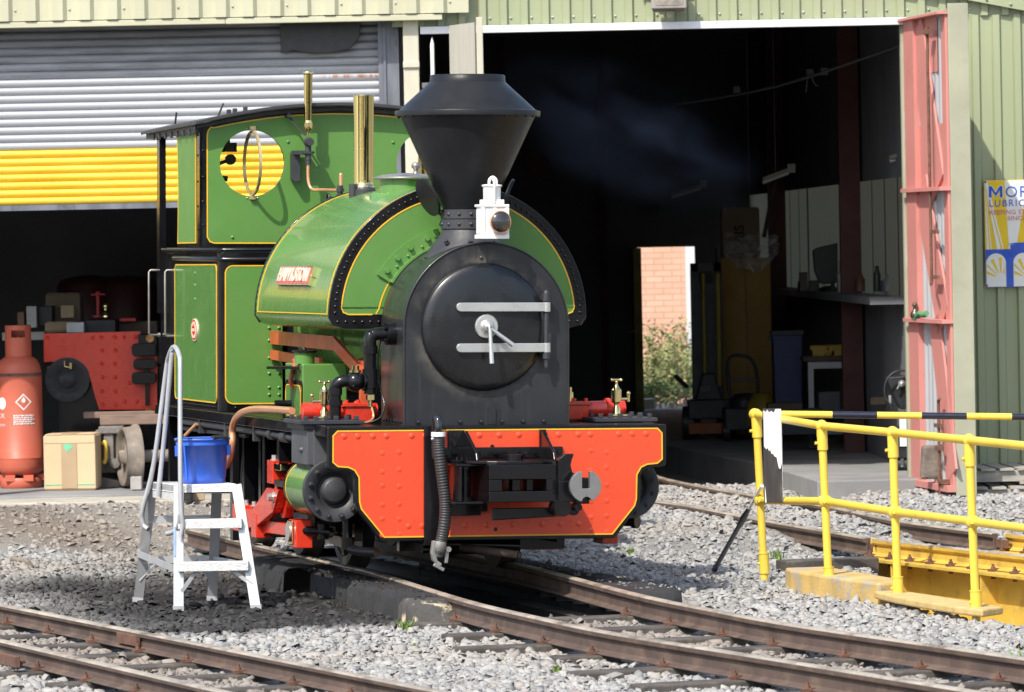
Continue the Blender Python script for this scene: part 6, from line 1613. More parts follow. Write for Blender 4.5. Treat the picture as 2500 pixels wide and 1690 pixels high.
# small weeds in the ballast
MT['weed']=mat('weed_green',(.17,.26,.05),.8,var=.3,vs=20)
def weed(p,h,n,seed):
    rs=np.random.default_rng(seed); m=MB()
    for i in range(n):
        a=rs.uniform(0,2*PI); l=h*rs.uniform(.5,1); b=Vector((rs.uniform(-.5,.5)*h,rs.uniform(-.5,.5)*h,0)); lean=Vector((math.cos(a),math.sin(a),0))*l*.5
        t=b+lean+Vector((0,0,l)); mid=b+lean*.35+Vector((0,0,l*.6)); s=Vector((-math.sin(a),math.cos(a),0))*.0045
        m.add([b-s,b+s,mid+s,mid-s,t],[(0,1,2,3),(3,2,4)])
    o=m.build('weed',MT['weed']); o.location=p; return o
WD=[((990,1540),.05,40,'small grass tuft in the ballast in front of the blackened stone kerb'),((1088,1515),.05,40,'grass tuft at the pale end of the pit kerb'),((1012,1585),.03,16,'tiny sprig in pale gravel below the grass tufts'),((235,1668),.06,40,'grass tuft between the rails at the lower left'),((1360,1640),.03,20,'sprig of green in the pale gravel left of the curving rail'),((2252,1315),.09,60,'bright green weed between the turntable rails'),((2075,1213),.05,40,'low yellowish weed by the concrete ramp'),((1898,1365),.06,26,'thin weed beside the first handrail post'),((2490,1640),.10,30,'weed at the right edge beside the rail'),((1540,1355),.04,40,'dry yellowish weed on the gravel right of the locomotive')]
for i,((px,py),h,n_,lb) in enumerate(WD):
    o=weed(gz(px,py,-.045),h*1.3,n_,i); tag(o,lb,'weed','weeds in the ballast')
# stick on the ground left
p=gz(60,1370,-.03); m=MB(); q=gz(30,1366,-.03); r_=gz(72,1377,-.03); m.tube([q,p,r_],.02,8,0,3); tag(m.build('stick',MT['wood']),'short brown stick on the gravel at the left','stick')
a=gz(385,1238,-.0);b=gz(470,1275,-.0); m=MB(); m.obox(a,b,.07,.05); tag(m.build('timber_offcut',MT['wood'],None,.006),'grey timber offcut lying on the gravel behind the ladder','timber')
# ------------------------------------------------------------------ in the left workshop
DL=root_from('dismantled_locomotive','red buffer beam end of a dismantled locomotive standing in the left workshop','locomotive',(-3.0,43.9,0))
Yd=43.9; dl=Vector((-3.0,Yd,0))
def F2(px,py): p=at(px,py,Yd); return (p.x-dl.x,p.z)
ol=[F2(*q) for q in ((107,813),(343,808),(352,1000),(378,1010),(384,1000),(384,830),(343,808))][:2]
pl=[(107,815),(343,809),(345,870),(384,870),(384,1000),(243,1000),(233,970),(216,905),(208,893),(195,884),(180,881),(108,884)]
m=MB(); m.prism([F2(*q) for q in pl],XZ,-.02,.02)
for q in ((116,825),(226,825),(248,824),(281,824),(303,824),(331,823),(249,856),(282,856),(249,888),(281,888),(251,921),(281,921),(250,955),(282,956),(251,988),(283,988),(305,980),(335,980),(316,935)): x,z=F2(*q); m.dome((x,-.02,z),(0,-1,0),.018,.012,10)
m.build('red_end_plate',mat('fresh_red_paint',(.78,.06,.03),.3,var=.05,coat=.2),DL)
cx_,cz_=F2(165,927)
m=MB(); m.lathe((cx_,.02,cz_),(0,-1,0),[(-.3,.17),(.0,.17),(.0,.185),(.04,.185),(.04,.185),(.045,.1),(.02,.09),(.03,.075),(.05,.05),(.052,0)],40)
for i in range(12): a=2*PI*(i+.5)/12; m.bolt((cx_+.155*math.cos(a),-.02,cz_+.155*math.sin(a)),(0,-1,0),.014,.015)
m.build('cylinder_cover',MT['cast'],DL)
m=MB(); m.cyl((cx_+.03,-.03,cz_+.09),(cx_+.03,-.03,cz_+.14),.016); m.cyl((cx_-.02,-.03,cz_+.11),(cx_+.03,-.03,cz_+.10),.007); m.cyl((cx_-.02,-.03,cz_+.11),(cx_-.02,-.03,cz_+.16),.006); m.build('drain_cock',MT['brass'],DL)
m=MB()
for q0,q1,dp in (((325,838),(384,868),.2),((328,876),(384,900),.16),((325,908),(384,936),.2)):
    x0,z1=F2(*q0); x1,z0=F2(*q1); m.prism(rrect(x0,x1,z0,z1,.03),XZ,-dp,-.02)
x0,z0=F2(357,990); x1,z1=F2(366,900); m.box(x0,x1,-.12,-.08,z0,z1); x0,z0=F2(340,870); x1,z1=F2(384,815); m.box(x0,x1,-.1,-.03,z0,z1)
m.build('coupler',MT['black'],DL,.006)
m=MB(); x,z=F2(369,826); m.lathe((x,-.13,z),(0,-1,0),[(0,.035),(.01,.035),(.01,.028),(.0,.0)],18); x,z=F2(366,1006); m.ball((x,-.1,z),.035); m.build('amber_lamp',mat('amber_plastic',(.5,.22,.03),.3,coat=.4),DL)
m=MB(); x0,z1=F2(107,812); m.box(x0,x0+1.3,.03,2.6,z1-.28,z1-.02); m.box(x0+.1,x0+1.2,.1,2.5,.1,z1-.3); m.build('main_frame',MT['black'],DL)
# clutter on its top
MT['clutter']=mat('dark_clutter_metal',(.03,.03,.033),.5,metal=.3,var=.4,vs=8)
def bx(name,label,cat,px0,py0,px1,py1,Y_,dep,col,rough=.7,group=None,rz=0,bev=.006):
    a=at(px0,py0,Y_); b=at(px1,py1,Y_); o=MB(); w_,h_=b.x-a.x,a.z-b.z
    o.box(-w_/2,w_/2,-dep/2,dep/2,0,h_); q=o.build(name,mat(name+'_surface',col,rough,var=.15,vs=6),None,bev); q.location=((a.x+b.x)/2,Y_+dep/2,b.z); q.rotation_euler.z=rz
    return tag(q,label,cat,group)
c=at(145,812,44.1); carton('cardboard_box','small brown carton with white tape on top of the red locomotive frame',(c.x,44.3,at(145,812,44.1).z),.27,.25,.085,R(4),(.33,.24,.15),False)
c=at(152,782,44.9); carton('cardboard_box','dark brown carton standing upright behind the clutter in the left workshop',(c.x,45.2,.9),.30,.2,at(152,716,45.2).z-.9,R(-5),(.20,.155,.11),False)
GT='clutter heaped on the red locomotive frame'
bx('paper_sheet','crumpled white paper lying beside the small carton on the red frame','paper',162,788,205,812,44.05,.2,(.6,.62,.62),.8,GT)
bx('metal_tray','dark blue tray behind the crumpled paper','tray',170,785,208,805,44.3,.15,(.05,.06,.09),.4,GT)
bx('engine_block','black lump of machinery right of the carton on the red frame','machinery',208,782,282,812,44.2,.4,(.025,.026,.028),.5,GT)
bx('foil_roll','silver foil wrapped roll standing at the left of the workshop clutter','roll',64,748,90,800,44.6,.1,(.45,.45,.45),.35,GT)
bx('tin_box','brown tin left of the silver roll','tin',42,762,60,800,44.7,.12,(.2,.12,.07),.6,GT)
bx('toolbox','black toolbox between the silver roll and the brown cartons','toolbox',92,748,128,795,44.7,.3,(.03,.03,.034),.5,GT)
bx('wooden_block','pale wooden block in front of the upright carton','block',148,746,181,776,44.6,.1,(.42,.32,.2),.7,GT)
bx('red_bar','short bright red bar lying on the workshop clutter','bar',292,777,332,785,44.4,.06,(.5,.03,.03),.4,GT)
bx('brown_crate','brown crate at the right of the workshop clutter','crate',290,786,384,812,44.5,.3,(.10,.075,.055),.8,GT)
bx('plank_rack','pale grey slotted bar behind the gas cylinder','bar',5,812,110,830,44.3,.05,(.40,.38,.34),.7)
a=at(240,775,44.6); RV=root_from('red_stand','thin red stand with a round head among the workshop clutter','stand',(a.x,44.6,a.z))
m=MB(); hh=at(240,712,44.6).z-a.z; m.cyl((0,0,0),(0,0,hh-.03),.016,n=12); m.ball((0,0,hh-.02),.026); m.cyl((-.06,0,hh-.025),(.06,0,hh-.025),.008); m.cyl((0,0,0),(0,0,.02),.05); m.build('stand',mat('pink_red_paint',(.5,.05,.06),.4),RV)
a=at(258,775,44.5); m=MB(); m.lathe((0,0,0),(0,0,1),[(0,.03),(.04,.03),(.05,.015),(.08,.02),(.1,.026),(.12,.01),(.12,0)],16); o=m.build('brass_valve',MT['brass']); o.location=a; tag(o,'brass valve standing right of the red stand','valve')
for i,(px,lb) in enumerate(((219,'dark red drum in the back of the left workshop, nearer the left'),(312,'dark red drum in the back of the left workshop, right beside the other drum'))):
    c=at(px,790,48); m=MB(); m.lathe((0,0,0),(0,0,1),[(0,.26),(.0,.29),(1.2,.29),(1.25,.25),(1.28,.12),(1.29,0)],32); 
    for z in (.3,.7): m.lathe((0,0,z),(0,0,1),[(0,.29),(.01,.297),(.02,.29)],32)
    o=m.build('drum',mat('dark_red_drum',(.06,.012,.016),.5,var=.15)); o.location=(c.x,48,at(px,672,48).z-1.29); tag(o,lb,'drum','drums in the workshop')
# timber baulks, wheelset and axlebox under the red frame
GTm='timber baulks under the red frame'
for (px0,py0,px1,py1,Y_,lb) in ((205,1006,380,1018,43.3,'brown timber baulk under the red frame, upper one'),(245,1014,440,1034,43.1,'brown timber baulk under the red frame, lower one')):
    a=at(px0,py0,Y_);b=at(px1,py1,Y_); m=MB(); m.box(0,b.x-a.x,-.06,.06,0,a.z-b.z); o=m.build('timber_baulk',mat('brown_timber',(.22,.15,.115),.8,var=.25,vs=5,stretch=(1,5,5)),None,.006); o.location=(a.x,Y_,b.z); tag(o,lb,'timber',GTm)
a=at(330,1115,42.75); WSt=root_from('wheelset','rusty grey spare wheelset standing on the workshop threshold behind the ladder','wheelset',(a.x,42.75,at(330,1194,42.75).z))
m=MB(); rz_=(at(330,1035,42.75).z-at(330,1194,42.75).z)/2; 
def wheel(x): 
    m=MB(); d=Vector((-.96,-.28,0)); m.lathe((x,x*.28,rz_),d,[(-.02,rz_*.5),(-.02,rz_*1.0),(-.02,rz_*1.0),(.01,rz_*1.0),(.02,rz_*.93),(.11,rz_*.9),(.11,rz_*.9),(.11,rz_*.78),(.08,rz_*.74),(.08,.06),(.13,.05),(.13,0)],40); m.build('wheel',MT['wheelgrey'],WSt)
MT['wheelgrey']=mat('grey_rusty_wheel',(.20,.17,.14),.75,var=.3,vs=9,dirt=(.33,.28,.22),ds=9,damt=.7)
wheel(0); wheel(.62)
m=MB(); m.cyl((0,0,rz_),(.62,.62*.28,rz_),.05,n=20); m.build('axle',MT['wheelgrey'],WSt)
a=at(265,1100,43.0); AB=root_from('axlebox','grimy grey axlebox casting with a yellow tag between the cardboard box and the wheelset','axlebox',(a.x,43.0,.115))
m=MB(); h_=at(265,1040,43).z-.115
m.box(-.1,.13,-.05,.2,.12,h_-.03); m.box(-.03,.05,-.1,-.05,.2,h_); m.box(-.07,.13,-.12,.1,h_-.06,h_); m.prism([(-.12,.1),(.12,.05),(.1,0),(-.1,0)],XZ,-.1,.1); m.cyl((.06,-.14,.2),(.06,-.02,.2),.04); m.box(-.09,-.05,-.12,-.05,.1,h_-.05); m.box(.1,.22,-.03,.2,.0,.05)
m.build('casting',mat('grimy_casting',(.18,.165,.15),.7,var=.4,vs=9,bump=.5,bs=30),AB,.008)
m=MB(); m.tube([(-.04,-.125,.36),(-.015,-.13,.37),(-.012,-.13,.25),(-.03,-.13,.2)],.016,8,0,4); m.build('yellow_tag',MT['yellow'],AB)
bx('wheel_chock','grey and yellow wheel chock in front of the spare wheelset','chock',318,1165,346,1196,42.3,.15,(.36,.34,.32),.8)
a=at(440,1222,40.9); 
for (px0,py0,px1,py1,Y_,lb,col) in ((436,1190,466,1222,40.6,'black box on the ground behind the ladder',(.02,.02,.02)),):
    bx('black_box',lb,'box',px0,py0,px1,py1,Y_,.3,col)
m=MB(); a=gz(478,1195,.1); pts=[(0,0),(.12,0),(.16,.16),(.02,.17)]
bx('plywood_sheet','pale plywood offcut standing behind the ladder','plywood',466,1192,500,1222,40.9,.02,(.42,.32,.2),.8)
# ------------------------------------------------------------------ inside the shed
GS='things stored along the right side of the shed'
CB=root_from('storage_cabinet','tall dull yellow storage cabinet at the back of the shed','cabinet',(at(1825,900,51.5).x,51.5,.12))
ch=at(1825,630,51.5).z-.12; cw=(at(1886,900,51.5).x-at(1765,900,51.5).x)
m=MB(); m.box(-cw/2,cw/2,0,.5,0,ch); m.build('cabinet_body',mat('dull_amber',(.36,.20,.03),.6,var=.1),CB,.006)
m=MB(); m.box(-cw/2-.03,-cw/2,-.01,.5,0,ch+.1); m.box(-.004,.004,-.006,0,.05,ch-.05); m.build('door_frame',MT['dark'],CB)
c=at(1808,590,51.6); bxo=carton('cardboard_box','large cardboard box with black letters on top of the yellow cabinet',(c.x,51.7,ch+.122),.37,.35,.49,0,(.20,.155,.11),False)
vs,fs=text_mesh('RIS',.13,1,.001,.003); m=MB(); m.add([(.03-y,-.18-z,.15+x) for x,y,z in vs],fs); m.build('lettering',mat('box_ink',(.02,.02,.02),.8),bxo)
n=NT('clear_plastic'); n.b.inputs['Base Color'].default_value=(.8,.8,.82,1); n.b.inputs['Roughness'].default_value=.25; n.b.inputs['Alpha'].default_value=.35; MT['plastic']=n.m
m=MB(); rs=np.random.default_rng(12); k=9; vs=[]
for i in range(k+1):
    for j in range(k+1):
        px=1770+(1900-1770)*i/k; py=575+(655-575)*j/k*(.6+.5*math.sin(PI*i/k)); p=at(px,py,51.3); vs.append((p.x,p.y+rs.uniform(-.12,.06),p.z+rs.uniform(-.03,.03)))
m.add(vs,[(i*(k+1)+j,i*(k+1)+j+1,(i+1)*(k+1)+j+1,(i+1)*(k+1)+j) for i in range(k) for j in range(k)]); tag(m.build('plastic_sheet',MT['plastic']),'crumpled clear plastic sheet draped over the yellow cabinet','plastic sheet')
# fork truck
FK=root_from('fork_truck','black fork truck with a tall mast and an orange front plate in the dark shed','fork truck',(at(1725,1000,50.6).x,50.6,.12)); fo=FK.location
q=lambda px,py:(at(px,py,50.6).x-fo.x,at(px,py,50.6).z-.12)
m=MB()
x0,z0=q(1692,900); x1,z1=q(1762,642); m.box(x0,x0+.07,.2,.32,0,z1); m.box(x1-.07,x1,.2,.32,0,z1); m.box(x0,x1,.2,.3,z1-.08,z1); m.box(x0+.07,x1-.07,.26,.3,.3,z1-.2); m.build('mast',MT['clutter'],FK)
m=MB(); x,_=q(1756,800); m.cyl((x,.17,.5),(x,.17,z1-.1),.02); m.cyl((x0+.12,.18,.6),(x0+.12,.18,z1-.1),.015); m.build('hydraulic_tube',mat('yellow_tube',(.4,.3,.03),.5),FK)
m=MB(); xa,za=q(1680,1040); xb,zb_=q(1782,960); m.box(xa,xb,-.2,.2,.2,za+.25); m.prism([(xa+.08,za+.25),(xb-.08,za+.25),(xb-.15,za+.5),(xa+.15,za+.5)],XZ,-.1,.2); m.cyl((xa-.05,.0,.16),(xa+.05,0,.16),.16,n=24); m.cyl((xb-.05,.0,.16),(xb+.05,0,.16),.16,n=24); m.obox((xa,0,.5),(xa-.12,-.05,.62),.04,.04); m.build('body',MT['clutter'],FK,.01)
m=MB(); m.box(xa,xb,-.23,-.2,.06,.16); m.build('front_plate',mat('dull_orange',(.32,.08,.02),.6),FK); m=MB(); m.box(xa+.12,xa+.22,-.11,-.1,za+.33,za+.38); m.build('number_plate',MT['panelgrey'],FK)
MW=root_from('power_mower','black push mower with a tubular loop handle in front of the yellow cabinet','mower',(at(1818,1000,50).x,50,.12))
m=MB(); hz=at(1818,868,50).z-.12; m.tube([(-.12,0,.25),(-.15,.05,hz-.2),(-.13,.06,hz-.02),(-.02,.06,hz),(.08,.06,hz-.05),(.13,.05,hz-.25),(.12,0,.25)],.016,8,0,5); m.box(-.13,.13,.04,.07,hz-.25,hz-.22); m.build('handle',MT['rubber'],MW)
m=MB(); m.box(-.2,.25,-.2,.3,.1,.32); m.lathe((0,.0,.3),(0,0,1),[(0,.15),(.1,.14),(.15,.08),(.15,0)],20); m.build('engine',MT['clutter'],MW,.02)
m=MB(); m.lathe((.16,-.15,.15),(0,0,1),[(0,.16),(.2,.15),(.3,.08),(.3,0)],24); m.build('fuel_tank',mat('dull_yellow_plastic',(.35,.24,.02),.5),MW)
m=MB(); 
for x in (-.18,.22): m.cyl((x-.03,-.1,.1),(x+.03,-.1,.1),.1,n=20)
m.build('wheel',MT['rubber'],MW)
# bench
BN=root_from('workbench','workbench with a white painted frame on the right of the shed','workbench',(at(2030,950,48).x,48,.12)); bo=BN.location
def q(px,py): p=at(px,py,48); return (p.x-bo.x,p.z-.12)
x0,zt0=q(1972,882); x1,_=q(2092,882); 
m=MB(); m.box(x0-.04,x1+.04,-.05,.6,zt0-.0,zt0+.04); m.build('bench_top',mat('bench_wood',(.10,.07,.05),.8),BN)
m=MB(); m.box(x0,x1,-.03,0,zt0-.07,zt0-.01); m.box(x0,x0+.05,-.03,.02,0,zt0-.07); m.box(x1-.05,x1,-.03,.02,0,zt0-.07); m.box(x0,x1,-.03,0,.12,.16); m.build('frame',mat('grubby_white',(.5,.5,.5),.6,var=.08),BN,.004)
m=MB(); m.box(x0+.1,x1-.08,.1,.5,.3,.5); m.build('lower_shelf',MT['dark'],BN)
for i,(px,lb) in enumerate(((2010,'yellow power tool at the left end of the workbench'),(2055,'yellow power tool in the middle of the workbench'))):
    p=at(px,858,48.1); m=MB(); m.prism([(-.1,0),(.1,0),(.1,.05),(.03,.06),(.02,.1),(-.12,.1),(-.12,.06),(-.1,.05)],XZ,-.04,.04); m.cyl((.02,0,.08),(.16,0,.08),.025,n=12)
    o=m.build('power_tool',mat('tool_yellow',(.42,.27,.02),.5,dirt=(.03,.03,.03),ds=9),None,.006); o.location=(p.x,48.1,zt0+.16); tag(o,lb,'power tool','yellow tools on the bench')
bx('vice','dark bench grinder on the right of the workbench','grinder',2060,790,2085,848,48.2,.2,(.03,.03,.035),.5)
BB=root_from('blue_crate','dark blue wheeled bin left of the workbench','bin',(at(1925,940,49).x,49,.12)); hb_=at(1925,818,49).z-.12
m=MB(); m.prism([(-.12,.1),(.12,.1),(.14,hb_),(-.14,hb_)],XZ,0,.3); m.build('bin_body',mat('navy_plastic',(.02,.03,.12),.5),BB,.01); m=MB(); m.box(-.15,.15,-.02,.32,hb_,hb_+.04); m.box(-.18,-.15,.05,.1,hb_-.05,hb_); m.build('lid',MT['clutter'],BB)
MO=root_from('monitor','black display monitor standing tilted on the wall shelf','monitor',(at(2012,690,48.6).x,48.6,at(2012,695,48.6).z)); mo=MO.location
def q(px,py): p=at(px,py,48.6); return (p.x-mo.x,p.z-mo.z)
m=MB(); m.prism([q(1984,612),q(1995,605),q(2045,593),(q(2045,690)[0],q(2045,690)[1]),q(2010,695),q(1999,690),q(1988,660)],XZ,0,.09); m.box(.06,.1,.02,.06,-.06,.02); m.build('screen_back',mat('charcoal_plastic',(.022,.024,.026),.5),MO,.01)
LN=root_from('hand_lamp','white lantern with wire handle on the wall shelf beside the monitor','lantern',(at(2065,716,48.2).x,48.2,at(2065,716,48.2).z)); lh=at(2065,668,48.2).z-at(2065,716,48.2).z
m=MB(); m.box(-.075,.075,-.07,.07,0,lh); m.lathe((0,0,lh),(0,0,1),[(0,.06),(.05,.055),(.07,.05),(.07,0)],20); m.build('lamp_body',mat('dull_white',(.45,.45,.43),.5,var=.08),LN,.006)
m=MB(); m.tube([(-.055,0,lh),(-.06,0,lh+.09),(-.03,0,lh+.13),(.03,0,lh+.13),(.06,0,lh+.09),(.055,0,lh)],.006,8,0,4); m.build('handle',MT['dullsteel'],LN)
for i,(px0,py0,px1,py1,nm,lb,col) in enumerate(((1952,665,1972,710,'carton','dark brown carton on the wall shelf left of the monitor',(.06,.045,.035)),(1975,685,2000,712,'toolbox','dark tool case on the wall shelf below the monitor',(.03,.03,.03)),(2150,685,2180,712,'battery_box','dark battery box on the wall shelf behind the broom',(.03,.03,.05)),(2190,684,2212,712,'junction_box','black case with a yellow patch at the end of the wall shelf',(.03,.03,.03)))):
    bx(nm,lb,nm.replace('_',' '),px0,py0,px1,py1,48.5 if px0<2100 else 45,.12,col,.6,GS)
for i,(px,py,Y_,h,rr2,lb,col) in enumerate(((1960,712,50.2,.13,.05,'dark paint tin on the wall shelf beside the brown carton',(.05,.05,.05)),(2022,714,48.9,.06,.09,'coil of dark cable lying on the wall shelf under the monitor',(.03,.03,.03)),(2100,712,46.6,.16,.045,'rust coloured tin on the wall shelf behind the nearer column',(.12,.05,.03)),(2142,712,45.4,.22,.03,'dark bottle on the wall shelf between the column and the broom',(.02,.03,.02)),(2170,712,44.8,.14,.05,'grey tin on the wall shelf right of the broom',(.14,.14,.14)))):
    p=at(px,py,Y_); m=MB(); m.lathe((0,0,0),(0,0,1),[(0,0),(0,rr2),(0,rr2),(h*.7,rr2),(h*.82,rr2*.6),(h,rr2*.55),(h,0)],20); o=m.build('shelf_tin',mat('shelf_tin_paint',col,.5,var=.3,vs=9)); o.location=p; tag(o,lb,'tin',GS)
a=at(2138,690,45.6); m=MB(); m.tube([a,a+Vector((.05,0,.10)),a+Vector((.12,0,.06)),a+Vector((.16,0,.16)),a+Vector((.22,0,.15))],.008,8,0,5); tag(m.build('cable_loop',MT['rubber']),'black cable looping up from the wall shelf beside the broom','cable')
a=at(2160,970,45.2);b=at(2196,603,45.2); m=MB(); m.cyl((0,0,0),b-a,.012,n=10); m.box(-.12,.12,-.03,.03,-.06,.0); o=m.build('broom',mat('broom_wood',(.17,.13,.08),.7)); o.location=a; tag(o,'long wooden broom leaning on the right wall of the shed','broom')
a=at(1865,580,51);b=at(1892,445,51); m=MB(); m.obox((0,0,0),b-a,.07,.04); o=m.build('timber_post',mat('dark_timber',(.05,.035,.03),.8)); o.location=a; tag(o,'dark leaning timber behind the yellow cabinet','timber')
for (px0,py0,px1,py1,Y_,lb) in ((1862,438,1925,414,47.5,'fluorescent strip light over the workbench side of the shed'),(2172,385,2214,372,44,'strip light high on the right wall by the doorway'),(1640,475,1712,452,55,'dim strip light in the back of the shed')):
    a=at(px0,py0,Y_); b=at(px1,py1,Y_); o=root_from('strip_light',lb,'strip light',a,0,'strip lights in the shed'); m=MB(); m.obox((0,0,0),b-a,.09,.03); m.build('batten',mat('grey_batten',(.22,.22,.2),.6),o,.004); m=MB(); m.cyl((0,0,-.03),b-a+Vector((0,0,-.03)),.016,n=10); m.build('tube',mat('unlit_tube',(.45,.44,.4),.3),o)
    m=MB(); m.box((b-a).x-.01,(b-a).x+.06,-.05,.05,(b-a).z-.03,(b-a).z+.05); m.build('end_cap',mat('grey_batten_cap',(.25,.25,.24),.6),o)
    m=MB(); m.cyl((b-a)*.5,(b-a)*.5+Vector((0,0,ZR-a.z)),.004,n=6); m.build('hanger',MT['dark'],o)
a=at(2165,972,44); b=at(2215,1000,43)
MC=root_from('trolley_machine','black machine on castors with cables and a white notice just inside the doorway','machine',(at(2195,1150,43).x,43,.12)); mc=MC.location
def q(px,py): p=at(px,py,43); return (p.x-mc.x,p.z-.12)
x0,z0=q(2188,1100); x1,z1=q(2214,985); m=MB(); m.box(x0-.03,x1+.03,0,.5,.1,z1-.2); m.prism([q(2164,922),q(2214,918),q(2214,1000),q(2200,1000),q(2180,960)],XZ,.05,.3); m.build('machine_body',MT['clutter'],MC,.01)
m=MB(); m.tube([(q(2214,905)[0],.0,q(2214,905)[1]),(q(2185,908)[0],-.02,q(2185,908)[1]),(q(2163,930)[0],-.03,q(2163,930)[1]),(q(2160,965)[0],-.03,q(2160,965)[1]),(q(2180,1000)[0],-.02,q(2180,1000)[1])],.008,8,0,5); m.build('cable',MT['rubber'],MC)
m=MB(); m.ball((q(2202,937)[0],.02,q(2202,937)[1]),.03); m.obox((q(2190,950)[0],.0,q(2190,950)[1]),(q(2200,930)[0],.0,q(2200,930)[1]),.012,.012); m.box(q(2172,965)[0]-.01,q(2172,965)[0]+.01,-.02,.0,q(2172,985)[1],q(2172,965)[1]); m.build('chrome_part',MT['steel'],MC)
x0,z0=q(2197,1090); x1,z1=q(2217,1022); m=MB(); m.box(x0,x1+.01,-.012,0,z0,z1); m.build('notice',MT['white'],MC)
m=MB()
for x in (.0,.06): m.cyl((x-.015,.05,.05),(x+.015,.05,.05),.05,n=18)
m.build('castor',MT['rubber'],MC)
# red round notice far inside
a=at(1310,398,YB-.06); m=MB(); m.cyl((0,0,0),(0,-.01,0),.14,n=32); o=m.build('round_notice',mat('dark_red_notice',(.12,.015,.015),.5)); o.location=a; tag(o,'dark red round notice on the back wall of the shed','notice')
# piles on the floor under the bench
for i,(px0,py0,px1,py1,nm,lb,col) in enumerate(((1875,985,1960,1010,'scrap_timber','low heap of scrap timber in front of the workbench',(.07,.05,.035)),(1905,1000,2010,1060,'grey_crate','dark grey crate on the shed floor below the scrap timber',(.05,.055,.06)),(2055,935,2110,1000,'green_box','dark green box under the right end of the workbench',(.03,.045,.03)))):
    bx(nm,lb,nm.replace('_',' '),px0,py0,px1,py1,47.2,.3,col,.7,GS)
# shrub outside the back door
rs=np.random.default_rng(21)
def shrub(name,label,c,w_,h_,n,cols,seed):
    rs=np.random.default_rng(seed); root=root_from(name,label,'shrub',c,0,'wild shrubs outside the back doorway'); m=MB(); ms=MB()
    for k in range(26):
        b=Vector((rs.uniform(-w_,w_)*.4,rs.uniform(-.25,.25),0)); t=b+Vector((rs.normal(0,.18),rs.normal(0,.12),h_*rs.uniform(.45,1.0)))
        ms.cyl(b,t,.006,.002,n=5)
        for j in range(n//26):
            f=rs.uniform(.15,1.02); p=b.lerp(t,f)+Vector((rs.normal(0,.05),rs.normal(0,.05),rs.normal(0,.02))); a=rs.uniform(0,2*PI); l=rs.uniform(.03,.075)
            d=Vector((math.cos(a)*.7,math.sin(a)*.7,rs.uniform(-.1,.9))).normalized()*l; s=d.cross(Vector((rs.normal(),rs.normal(),rs.normal()))).normalized()*l*.22
            m.add([p,p+d*.5+s,p+d,p+d*.5-s],[(0,1,2,3)],int(rs.integers(0,2)))
    m.build('foliage',[MT[x] for x in cols],root); ms.build('stem',MT['wood'],root)
MT['leaf1']=mat('dry_green_leaf',(.30,.33,.13),.8,var=.3,vs=9); MT['leaf2']=mat('dusty_green_leaf',(.10,.16,.045),.8,var=.3,vs=9)
shrub('shrub','tall feathery green shrub against the brick wall outside the back doorway',(at(1610,1000,65.2).x,65.2,-.02),.9,1.05,2600,('leaf1','leaf2'),1)
shrub('shrub','paler tall shrub beside the lattice screen outside the back doorway',(at(1668,1000,64.6).x,64.6,-.02),.6,1.0,2000,('leaf1','leaf1'),2)
shrub('shrub','low dark shrub in front of the taller ones outside the back doorway',(at(1600,1000,63.9).x,63.9,-.02),.7,.55,1500,('leaf2','leaf2'),3)
# ------------------------------------------------------------------ smoke drifting from the chimney
n=NT('coal_smoke'); 
n.n.remove(n.b); pv=n.node('ShaderNodeVolumePrincipled'); pv.inputs['Color'].default_value=(.45,.6,1,1); n.link(pv.outputs[0],n.out.inputs['Volume'])
tc=n.node('ShaderNodeTexCoord').outputs['Object']; nn=n.noise(tc,2.2,4,.6); ln_=n.node('ShaderNodeVectorMath',operation='LENGTH'); n.link(tc,ln_.inputs[0])
fall=n.math('MINIMUM',n.math('MAXIMUM',n.math('MULTIPLY',n.math('SUBTRACT',1.0,ln_.outputs['Value']),2.0),0.0),1.0)
den=n.math('MULTIPLY',n.math('MULTIPLY',fall,n.ramp(nn,[(.44,0.0),(.66,1.0)])),SMOKE_DENSITY); n.link(den,pv.inputs['Density'])
for a,b in ((1,0),): pass
m=MB(); m.lathe((0,0,-1),(0,0,1),[(1-math.cos(PI*i/10),math.sin(PI*i/10)) for i in range(11)],20)
o=m.build('smoke',n.m); c=at(1535,330,33.5); o.location=c; o.scale=(.98,1.2,.44); o.rotation_euler=(0,R(25),0); tag(o,kind='stuff')
o.visible_shadow=True
# ------------------------------------------------------------------ the loose stone
spill(260,-.78,-.6,-1.2,2.8,.088,.012,.04); spill(200,.58,.82,-1.0,3.5,.074,.012,.045)
scatter(62000,22.0,30.0,.018,.085,'slate_ballast')
scatter(62000,30.0,43.0,.02,.085,'slate_ballast')
# ------------------------------------------------------------------ unseen treeline added behind the camera to darken reflections in the paint
m=MB(); rs=np.random.default_rng(31); vs=[];N=90
for i in range(N+1):
    a=R(185+170*i/N); rad=75+rs.uniform(-6,6); h=9+4*math.sin(i*.9)+rs.uniform(-2,3)
    for (rr_,z) in ((0,-.1),(-1.5,h*.45),(-.5,h*.8),(2,h),(6,h*.9),(8,-.1)): vs.append(((rad+rr_+rs.uniform(-.8,.8))*math.cos(a),(rad+rr_)*math.sin(a),z+(rs.uniform(-.6,.6) if z>0 else 0)))
m.add(vs,[(6*i+j,6*i+j+1,6*i+7+j,6*i+6+j) for i in range(N) for j in range(5)])
tag(m.build('reflection_treeline',mat('reflection_treeline_foliage',(.05,.075,.03),.9,var=.4,vs=.5)),kind='stuff')
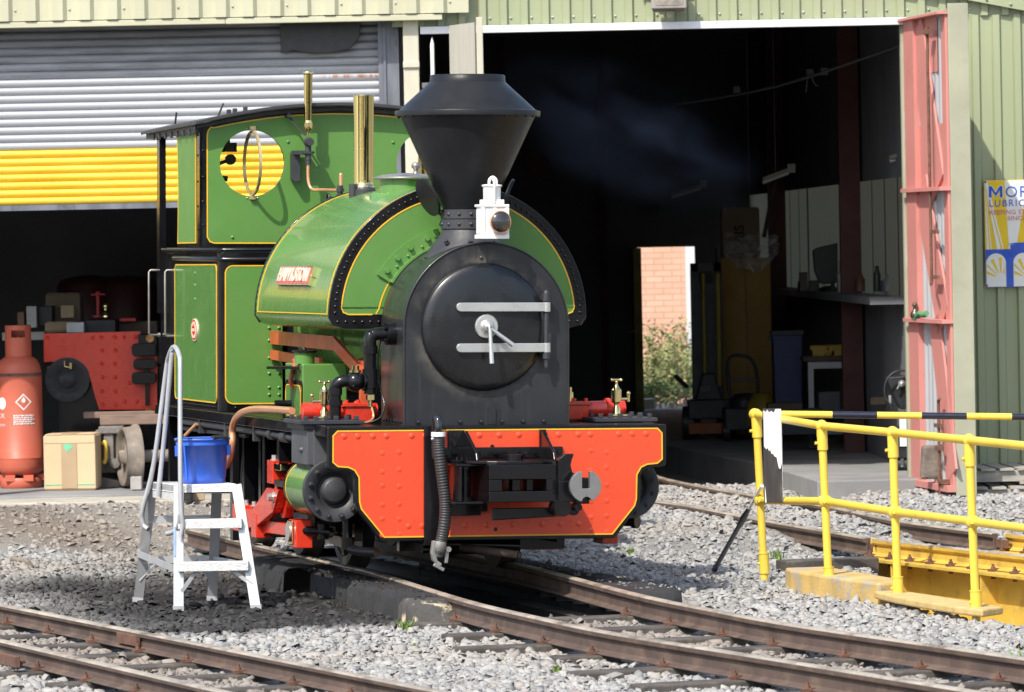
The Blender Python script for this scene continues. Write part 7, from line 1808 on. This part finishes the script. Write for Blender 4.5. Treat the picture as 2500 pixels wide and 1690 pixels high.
# ------------------------------------------------------------------ parts that were modelled together but stand apart become meshes of their own
def split_pieces(o):
    me=o.data; nv=len(me.vertices)
    co=np.empty(nv*3,np.float32); me.vertices.foreach_get('co',co); co=co.reshape(-1,3)
    ed=np.empty(len(me.edges)*2,np.int32); me.edges.foreach_get('vertices',ed); ed=ed.reshape(-1,2)
    lab=np.arange(nv)
    while True:
        mn=np.minimum(lab[ed[:,0]],lab[ed[:,1]]); new=lab.copy(); np.minimum.at(new,ed[:,0],mn); np.minimum.at(new,ed[:,1],mn); new=new[new]
        if (new==lab).all(): break
        lab=new
    u,isl=np.unique(lab,return_inverse=True); k=len(u)
    if k<2 or k>700: return
    lo=np.full((k,3),np.inf); hi=np.full((k,3),-np.inf); np.minimum.at(lo,isl,co); np.maximum.at(hi,isl,co)
    size=(hi-lo).max(1); gap=np.maximum(0,np.maximum(lo[:,None]-hi[None],lo[None]-hi[:,None]))
    near=np.sqrt((gap**2).sum(2))<=np.maximum(.02,.5*np.maximum(size[:,None],size[None]))
    p=np.arange(k)
    while True:
        new=np.array([p[near[i]].min() for i in range(k)])
        if (new==p).all(): break
        p=new
    ids=np.unique(p)
    if len(ids)<2 or len(ids)>60: return
    vp=p[isl]; polys=[(tuple(f.vertices),f.material_index,f.use_smooth) for f in me.polygons]
    nm=o.name.split('.')[0]
    for q in ids[1:][::-1].tolist()+[ids[0]]:
        mb=MB(); idx={}
        for f,mi,sm in polys:
            if vp[f[0]]!=q: continue
            ff=[]
            for v in f:
                if v not in idx: idx[v]=len(mb.v); mb.v.append(tuple(float(c) for c in co[v]))
                ff.append(idx[v])
            mb.f.append(ff); mb.m.append(mi); mb.s.append(sm)
        if q==ids[0]:
            n2=mb.build(nm,list(me.materials)); o.data=n2.data; bpy.data.objects.remove(n2)
        else:
            c=o.copy(); COL.objects.link(c); n2=mb.build(nm,list(me.materials)); c.data=n2.data; bpy.data.objects.remove(n2)
done={}
for o in list(COL.objects):
    if o.type=='MESH' and o.parent is not None and not o.get('kind') and not o.children and len(o.data.vertices)<60000: split_pieces(o)
